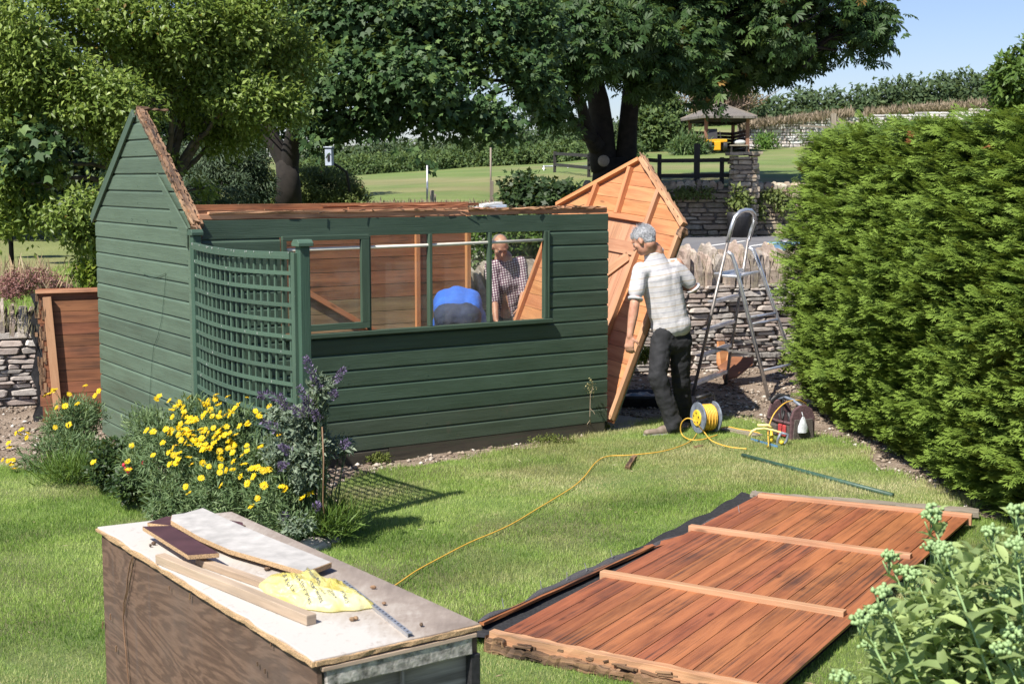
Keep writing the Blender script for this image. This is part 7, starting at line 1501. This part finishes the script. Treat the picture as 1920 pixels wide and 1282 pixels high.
def hair_strands(par, P_, Fm, mat, n, s, region, L=.035, thick=.0007):
    mb = MB()
    for _ in range(n):
        d = Vector(rdir(1)[0]); x, y, z = d
        if not region(x, y, z): continue
        b = P_(-.016 + .100 * x, .080 * y, .043 + .086 * z); nrm = Fm @ d; down = (Fm @ Vector((-.25, 0, -1))); tan = (down - nrm * down.dot(nrm)); tan = (tan + Vector(rdir(1)[0]) * .35).normalized()
        mb.tube([b, b + tan * L * .5 * s + nrm * .006, b + tan * L * s + nrm * .003], [thick, thick, thick * .4], 3, cap=False)
    mb.build('hair_strands', mat, par)

# ---- man in the striped polo shirt, seen from behind
Yp = 12.02; f0 = G(1245, 812)
sh_l, sh_r = A(1200, 506, 11.98), A(1270, 495, 12.05); neck = A(1226, 472, 12.02); waist = A(1257, 603, 12.06); hip = A(1257, 630, 12.06)
body = MB(); hf = Vector((-.75, .42, -.50)); hc = A(1207, 452, 11.98); Fm = frame(hf, (.12, -.05, 1)); Ph = head_caps(body, hc, Fm, 1.0)
capm(body, Ph(-.035, 0, -.045), neck + Z * -.01, .056, .062); capm(body, neck, waist, .08, .10); capm(body, sh_l, sh_r, .05, .05)
el_l, wr_l = A(1190, 570, 11.88), A(1181, 630, 11.84); capm(body, sh_l, el_l, .050, .043); capm(body, el_l, el_l.lerp(wr_l, .35), .043, .044); capm(body, el_l.lerp(wr_l, .35), wr_l, .043, .028)
hand(body, wr_l + Z * -.0, (wr_l - el_l).normalized() + Vector((.10, .1, 0)), (.45, .75, -.1), (.85, -.45, .1), .75, 1.05)
el_r, wr_r = A(1300, 540, 12.10), A(1262, 535, 12.42); capm(body, sh_r, el_r, .050, .043); capm(body, el_r, wr_r, .042, .028); hand(body, wr_r, (-.8, .5, .1), (-.2, .3, -.9), (.2, .4, .8), .6)
hl, kl, al = A(1238, 640, 12.03), A(1233, 706, 11.93), A(1263, 795, 11.96); hr, kr, ar = A(1275, 640, 12.1), A(1277, 712, 12.18), A(1284, 790, 12.34)
for a, b, c in ((hl, kl, al), (hr, kr, ar)): capm(body, a, b, .065, .05); capm(body, b, c, .055, .04); 
capm(body, hl + Vector((.02, 0, 0)), hr, .068, .068)
man = organic(body, 'person', M['skin'], None, .0085, 3, loc=f0); tag(man, 'grey-haired man in striped polo shirt and dark trousers holding the tilted gable', 'person')
face_bits(man, Ph, Fm)
hb_ = MB(); hb_.ball(Ph(-.018, 0, .046), (.099, .081, .083), 22, 14, M=Fm); hb_.ball(Ph(-.052, 0, .0), (.056, .068, .072), 16, 10, M=Fm); hb_.ball(Ph(.042, 0, .078), (.048, .058, .036), 14, 10, M=Fm)
ho = organic(hb_, 'hair', M['hair'], man, .008, 4, (.02, .012)); hair_strands(ho, Ph, Fm, M['hair'], 5000, 1.0, lambda x, y, z: (z > .1 or x < -.1) and not (x > .45 and z < .45), .035)
# polo shirt
m, nt, p = newmat('striped_polo'); tc = nt.nodes.new("ShaderNodeTexCoord"); sp_ = nt.nodes.new("ShaderNodeSeparateXYZ"); nt.links.new(tc.outputs["Object"], sp_.inputs[0])
zz = mth(nt, 'ADD', mth(nt, 'ADD', sp_.outputs[2], mth(nt, 'MULTIPLY', sp_.outputs[0], -.16)), mth(nt, 'MULTIPLY', noise(nt, tc.outputs["Object"], 4, 2), .015)); fr = mth(nt, 'FRACT', mth(nt, 'MULTIPLY', zz, 21.5))
st1 = ramp(nt, fr, [(.0, (0, 0, 0)), (.03, (1, 1, 1)), (.14, (1, 1, 1)), (.17, (0, 0, 0))]); st2 = ramp(nt, mth(nt, 'FRACT', mth(nt, 'MULTIPLY', zz, 10.75)), [(.5, (.44, .36, .26)), (.52, (.35, .36, .42))])
col = mixc(nt, mth(nt, 'MULTIPLY', st1.outputs[0], .95), (.53, .52, .53), st2.outputs[0]); nt.links.new(col, p.inputs["Base Color"]); p.inputs["Roughness"].default_value = .9
bump(nt, p, noise(nt, mapping(nt, tc.outputs["Object"], (9, 9, 3.2)), 1.6, 4, .5, .6), .35, .02); M['polo'] = m
s1 = MB(); ch = neck.lerp(waist, .35); fx = Vector((.15, 1, 0)).normalized(); sx = Vector((1, -.12, .1)).normalized()
capm(s1, sh_l + Vector((.035, 0, -.012)), sh_r + Vector((-.04, 0, -.012)), .064, .062); capm(s1, neck + Z * -.035, ch, .085, .14)
for o_, r_ in ((-.080, .098), (.080, .098)): capm(s1, ch + sx * o_ - Z * .02, waist + sx * o_ * .85 - Z * .02, r_, r_ * .98, sq=1)
capm(s1, ch, waist - Z * .03, .135, .135); capm(s1, waist + sx * .06 - Z * .03, waist - sx * .06 - Z * .03, .118, .112)
sl_e, sr_e = sh_l.lerp(el_l, .62), sh_r.lerp(el_r, .74); capm(s1, sh_l, sl_e, .066, .070); capm(s1, sh_r + Vector((-.015, 0, -.01)), sr_e, .062, .064)
capm(s1, neck + Vector((-.05, .0, .012)), neck + Vector((.055, .01, .012)), .034, .034)
shirt = organic(s1, 'polo_shirt', M['polo'], man, .010, 5, (.14, .014))
mb = MB()
for c0_, d_ in ((sl_e, (el_l - sh_l).normalized()), (sr_e, (el_r - sh_r).normalized())):
    mb.tube([c0_ + d_ * .062, c0_ + d_ * .082], [.066, .062], 20)
mb.tube([neck + Z * .028 + Vector((-.01, 0, 0)), neck + Z * .052 + Vector((-.024, 0, .0))], [.064, .058], 20); mb.build('collar_and_cuffs', M['polo'], man, True)
# trousers
M['trouser'] = plain('charcoal_trousers', (.017, .018, .021), .85, 0, 9, .25, .9)
tr_m = MB(); capm(tr_m, hl + Vector((.045, 0, .06)), hr + Vector((-.02, 0, .06)), .105, .105); capm(tr_m, hl + Vector((.02, 0, 0)), hr, .105, .11)
for a, b, c, q in ((hl, kl, al, 1), (hr, kr, ar, 0)):
    capm(tr_m, a + Vector((.012 * q, 0, 0)), b, .100, .080); capm(tr_m, b, b.lerp(c, .45), .083, .076); capm(tr_m, b.lerp(c, .4), c + Z * .005, .077, .074)
    capm(tr_m, c + Vector((.0, .0, .03)), c + Vector((-.012, -.008, -.02)), .078, .072)
organic(tr_m, 'trousers', M['trouser'], man, .0105, 4, (.075, .030))
M['shoe'] = plain('taupe_shoe_leather', (.20, .155, .12), .7, 0, 20, .25, .4); M['sole'] = plain('pale_shoe_sole', (.34, .33, .33), .7)
for toe, heel in ((G(1214, 811, .035), G(1270, 806, .04)), (G(1284, 800, .035), G(1292, 786, .04))):
    mb = MB(); capm(mb, toe, heel, .036, .040, sq=.8, ax_=Z); capm(mb, toe.lerp(heel, .45) + Z * .01, heel + Z * .03, .038, .045); organic(mb, 'shoe', M['shoe'], man, .008, 2)
    mb = MB(); dv = (heel - toe).normalized(); sd_ = Vector((dv.y, -dv.x, 0)); pr = [toe - dv * .04 + Z * -.025] ; n = 20; ring = []
    for k in range(n): t = 2 * math.pi * k / n; ring.append(toe.lerp(heel, .5) + dv * math.cos(t) * ((heel - toe).length / 2 + .042) + sd_ * math.sin(t) * .043)
    vs = [Vector((q.x, q.y, .008)) for q in ring] + [Vector((q.x, q.y, .024)) for q in ring]; mb.add(vs, [tuple(range(n))[::-1], tuple(range(n, 2 * n))] + [(i, (i + 1) % n, n + (i + 1) % n, n + i) for i in range(n)]); mb.build('sole', M['sole'], man)

# ---- man in the checked shirt behind the window
Yq = 14.0; f1 = Vector((-.08, Yq, .02)); b2 = MB(); hc2 = A(938, 463, 13.86); Fm2 = frame((.22, -.75, -.62), (0, -.1, 1)); P2h = head_caps(b2, hc2, Fm2, .98)
nk2 = A(944, 484, 13.98); sl2, sr2 = A(921, 500, 13.95), A(975, 494, 14.05); ws2 = A(948, 590, 14.12)
capm(b2, P2h(-.03, 0, -.05), nk2, .054, .06); capm(b2, nk2, ws2, .09, .13); e2, w2 = A(927, 558, 13.86), A(930, 600, 13.74); capm(b2, sl2, e2, .05, .043); capm(b2, e2, w2, .042, .028); hand(b2, w2, (.1, -.3, -.9), (.6, -.4, 0), (.4, -.8, 0), .6)
e3, w3 = A(984, 545, 14.0), A(975, 575, 13.80); capm(b2, sr2, e3, .05, .043); capm(b2, e3, w3, .042, .028); hand(b2, w3, (-.2, -.5, -.7), (-.6, -.4, 0), (-.4, -.8, 0), .6)
for sx_ in (-.1, .1): capm(b2, ws2 + Vector((sx_, 0, -.05)), Vector((ws2.x + sx_ * 1.2, Yq + .05, .48)), .08, .06); capm(b2, Vector((ws2.x + sx_ * 1.2, Yq + .05, .48)), Vector((ws2.x + sx_ * 1.3, Yq + .05, .06)), .055, .04)
man2 = organic(b2, 'person', M['skin'], None, .0095, 3, loc=f1); tag(man2, 'man in a small-checked shirt leaning down behind the right-hand shed window', 'person'); face_bits(man2, P2h, Fm2, .98)
h2 = MB(); h2.ball(P2h(-.045, 0, .030), (.080, .081, .078), 18, 12, M=Fm2); ho2 = organic(h2, 'hair', M['hair2'], man2, .008, 3, (.02, .008))
m, nt, p = newmat('checked_shirt'); tc = nt.nodes.new("ShaderNodeTexCoord"); sp_ = nt.nodes.new("ShaderNodeSeparateXYZ"); nt.links.new(mapping(nt, tc.outputs["Object"], (40, 40, 40)), sp_.inputs[0])
a_x = mth(nt, 'GREATER_THAN', mth(nt, 'FRACT', mth(nt, 'ADD', sp_.outputs[0], mth(nt, 'MULTIPLY', sp_.outputs[2], .15))), .58); a_z = mth(nt, 'GREATER_THAN', mth(nt, 'FRACT', mth(nt, 'ADD', sp_.outputs[2], mth(nt, 'MULTIPLY', sp_.outputs[0], -.2))), .58)
k = mth(nt, 'MULTIPLY', mth(nt, 'ADD', a_x, a_z), .5); nt.links.new(ramp(nt, k, [(.0, (.66, .62, .62)), (.5, (.20, .08, .13)), (1, (.06, .03, .07))]).outputs[0], p.inputs["Base Color"]); p.inputs["Roughness"].default_value = .9; M['check'] = m
s2_ = MB(); capm(s2_, sl2 + Vector((.03, 0, -.01)), sr2 + Vector((-.03, 0, -.01)), .078, .078); c2_ = nk2.lerp(ws2, .4); capm(s2_, nk2 - Z * .04, c2_, .09, .145); capm(s2_, c2_ + Vector((-.06, 0, 0)), ws2 + Vector((-.05, 0, 0)), .12, .115); capm(s2_, c2_ + Vector((.06, 0, 0)), ws2 + Vector((.05, 0, 0)), .12, .115)
capm(s2_, sl2, e2.lerp(w2, .12), .072, .056); capm(s2_, sr2, e3.lerp(w3, .1), .072, .056); capm(s2_, nk2 + Vector((-.045, -.02, .0)), nk2 + Vector((.045, .0, .0)), .032, .032); organic(s2_, 'checked_shirt', M['check'], man2, .011, 4, (.09, .02))
t2 = MB(); capm(t2, ws2 + Vector((-.06, 0, -.05)), ws2 + Vector((.06, 0, -.05)), .13, .13)
for sx_ in (-.1, .1): capm(t2, ws2 + Vector((sx_, 0, -.08)), Vector((ws2.x + sx_ * 1.2, Yq + .05, .48)), .105, .082); capm(t2, Vector((ws2.x + sx_ * 1.2, Yq + .05, .48)), Vector((ws2.x + sx_ * 1.3, Yq + .05, .09)), .08, .072)
organic(t2, 'trousers', M['trouser'], man2, .012, 4, (.08, .02))
for sx_ in (-.13, .13): mb = MB(); q = Vector((ws2.x + sx_, Yq + .05, .05)); capm(mb, q, q + Vector((.02, -.16, 0)), .042, .038); organic(mb, 'shoe', M['shoe'], man2, .01, 2)

# ---- man in blue bending down behind the third window
pv = A(858, 592, 12.75); f2 = Vector((pv.x, 12.8, .02)); b3 = MB(); bk_ = A(858, 560, 13.05); shd = Vector((pv.x, 13.32, .92)); hd3 = Vector((pv.x + .02, 13.48, .66)); Fm3 = frame((.0, .3, -.95), (0, 1, .2)); P3h = head_caps(b3, hd3, Fm3, .98)
capm(b3, pv - Z * .03, bk_ - Z * .12, .11, .11); capm(b3, bk_ - Z * .12, shd, .11, .10); capm(b3, shd, hd3 + Z * .05, .06, .055)
for sg in (-1, 1):
    s_ = shd + Vector((sg * .18, 0, -.02)); e_ = s_ + Vector((sg * .05, .05, -.28)); w_ = e_ + Vector((-sg * .03, .02, -.25)); capm(b3, s_, e_, .05, .042); capm(b3, e_, w_, .04, .028); hand(b3, w_, (0, .1, -1), (-sg, 0, 0), (0, 1, 0), .5)
    h_ = pv + Vector((sg * .10, 0, -.08)); k_ = Vector((h_.x + sg * .03, 12.95, .50)); a_ = Vector((h_.x + sg * .04, 12.78, .10)); capm(b3, h_, k_, .08, .055); capm(b3, k_, a_, .055, .04)
man3 = organic(b3, 'person', M['skin'], None, .010, 3, loc=f2); tag(man3, 'man in a bright blue shirt bent double behind the third window', 'person'); face_bits(man3, P3h, Fm3, .98)
h3 = MB(); h3.ball(P3h(-.03, 0, .040), (.09, .081, .085), 18, 12, M=Fm3); organic(h3, 'hair', M['hair2'], man3, .009, 3, (.02, .008))
s3 = MB(); 
for sg in (-1, 1):
    o_ = Vector((sg * .10, 0, 0)); capm(s3, pv + o_ + Vector((0, .06, .055)), bk_ + o_ * 1.0 + Vector((0, 0, -.035)), .125, .130); capm(s3, bk_ + o_ + Z * -.035, shd + o_ * 1.1, .130, .11); s_ = shd + Vector((sg * .18, 0, -.02)); capm(s3, s_, s_ + Vector((sg * .03, .03, -.2)), .072, .066)
s3.ball(pv + Vector((0, .16, .03)), (.235, .17, .165), 20, 12); capm(s3, pv + Vector((0, .06, .06)), bk_ - Z * .03, .135, .145); capm(s3, bk_ - Z * .02, shd, .145, .12)
M['blueshirt'] = plain('royal_blue_cotton', (.045, .15, .60), .85, 0, 7, .12, .5); organic(s3, 'blue_shirt', M['blueshirt'], man3, .012, 14, (.09, .020))
M['navy'] = plain('navy_trousers', (.035, .045, .085), .85, 0, 10, .25, .6); t3 = MB(); capm(t3, pv + Vector((-.085, -.02, -.01)), pv + Vector((.085, -.02, -.01)), .135, .135)
for sg in (-1, 1): h_ = pv + Vector((sg * .10, 0, -.08)); k_ = Vector((h_.x + sg * .03, 12.95, .50)); a_ = Vector((h_.x + sg * .04, 12.78, .10)); capm(t3, h_, k_, .115, .085); capm(t3, k_, a_, .082, .074)
organic(t3, 'trousers', M['navy'], man3, .012, 4, (.08, .02))
for sg in (-1, 1): mb = MB(); q = Vector((pv.x + sg * .14, 12.76, .05)); capm(mb, q, q + Vector((.0, .17, 0)), .042, .038); organic(mb, 'shoe', M['shoe'], man3, .01, 2)

# ---------------------------------------------------------------- tidy: uncountable scraps, things of one piece
for o in list(bpy.data.objects):
    n = o.name.split('.')[0]
    if o.parent and n in ('splinters', 'paint_drips', 'rafter_splinters', 'roof_splinters', 'dry_stalks', 'dry_moss', 'hanging_roots', 'flower_stalks', 'pale_flowers', 'twig_leaves'): o['kind'] = 'stuff'
for e in [o for o in bpy.data.objects if o.type == 'EMPTY' and o.parent is None]:
    ch = list(e.children)
    if len(ch) == 1 and not ch[0].children:
        c = ch[0]; nm = e.name; c.parent = None; c.location = e.location
        for k in ('label', 'category', 'group'):
            if k in e: c[k] = e[k]
        bpy.data.objects.remove(e); c.name = nm
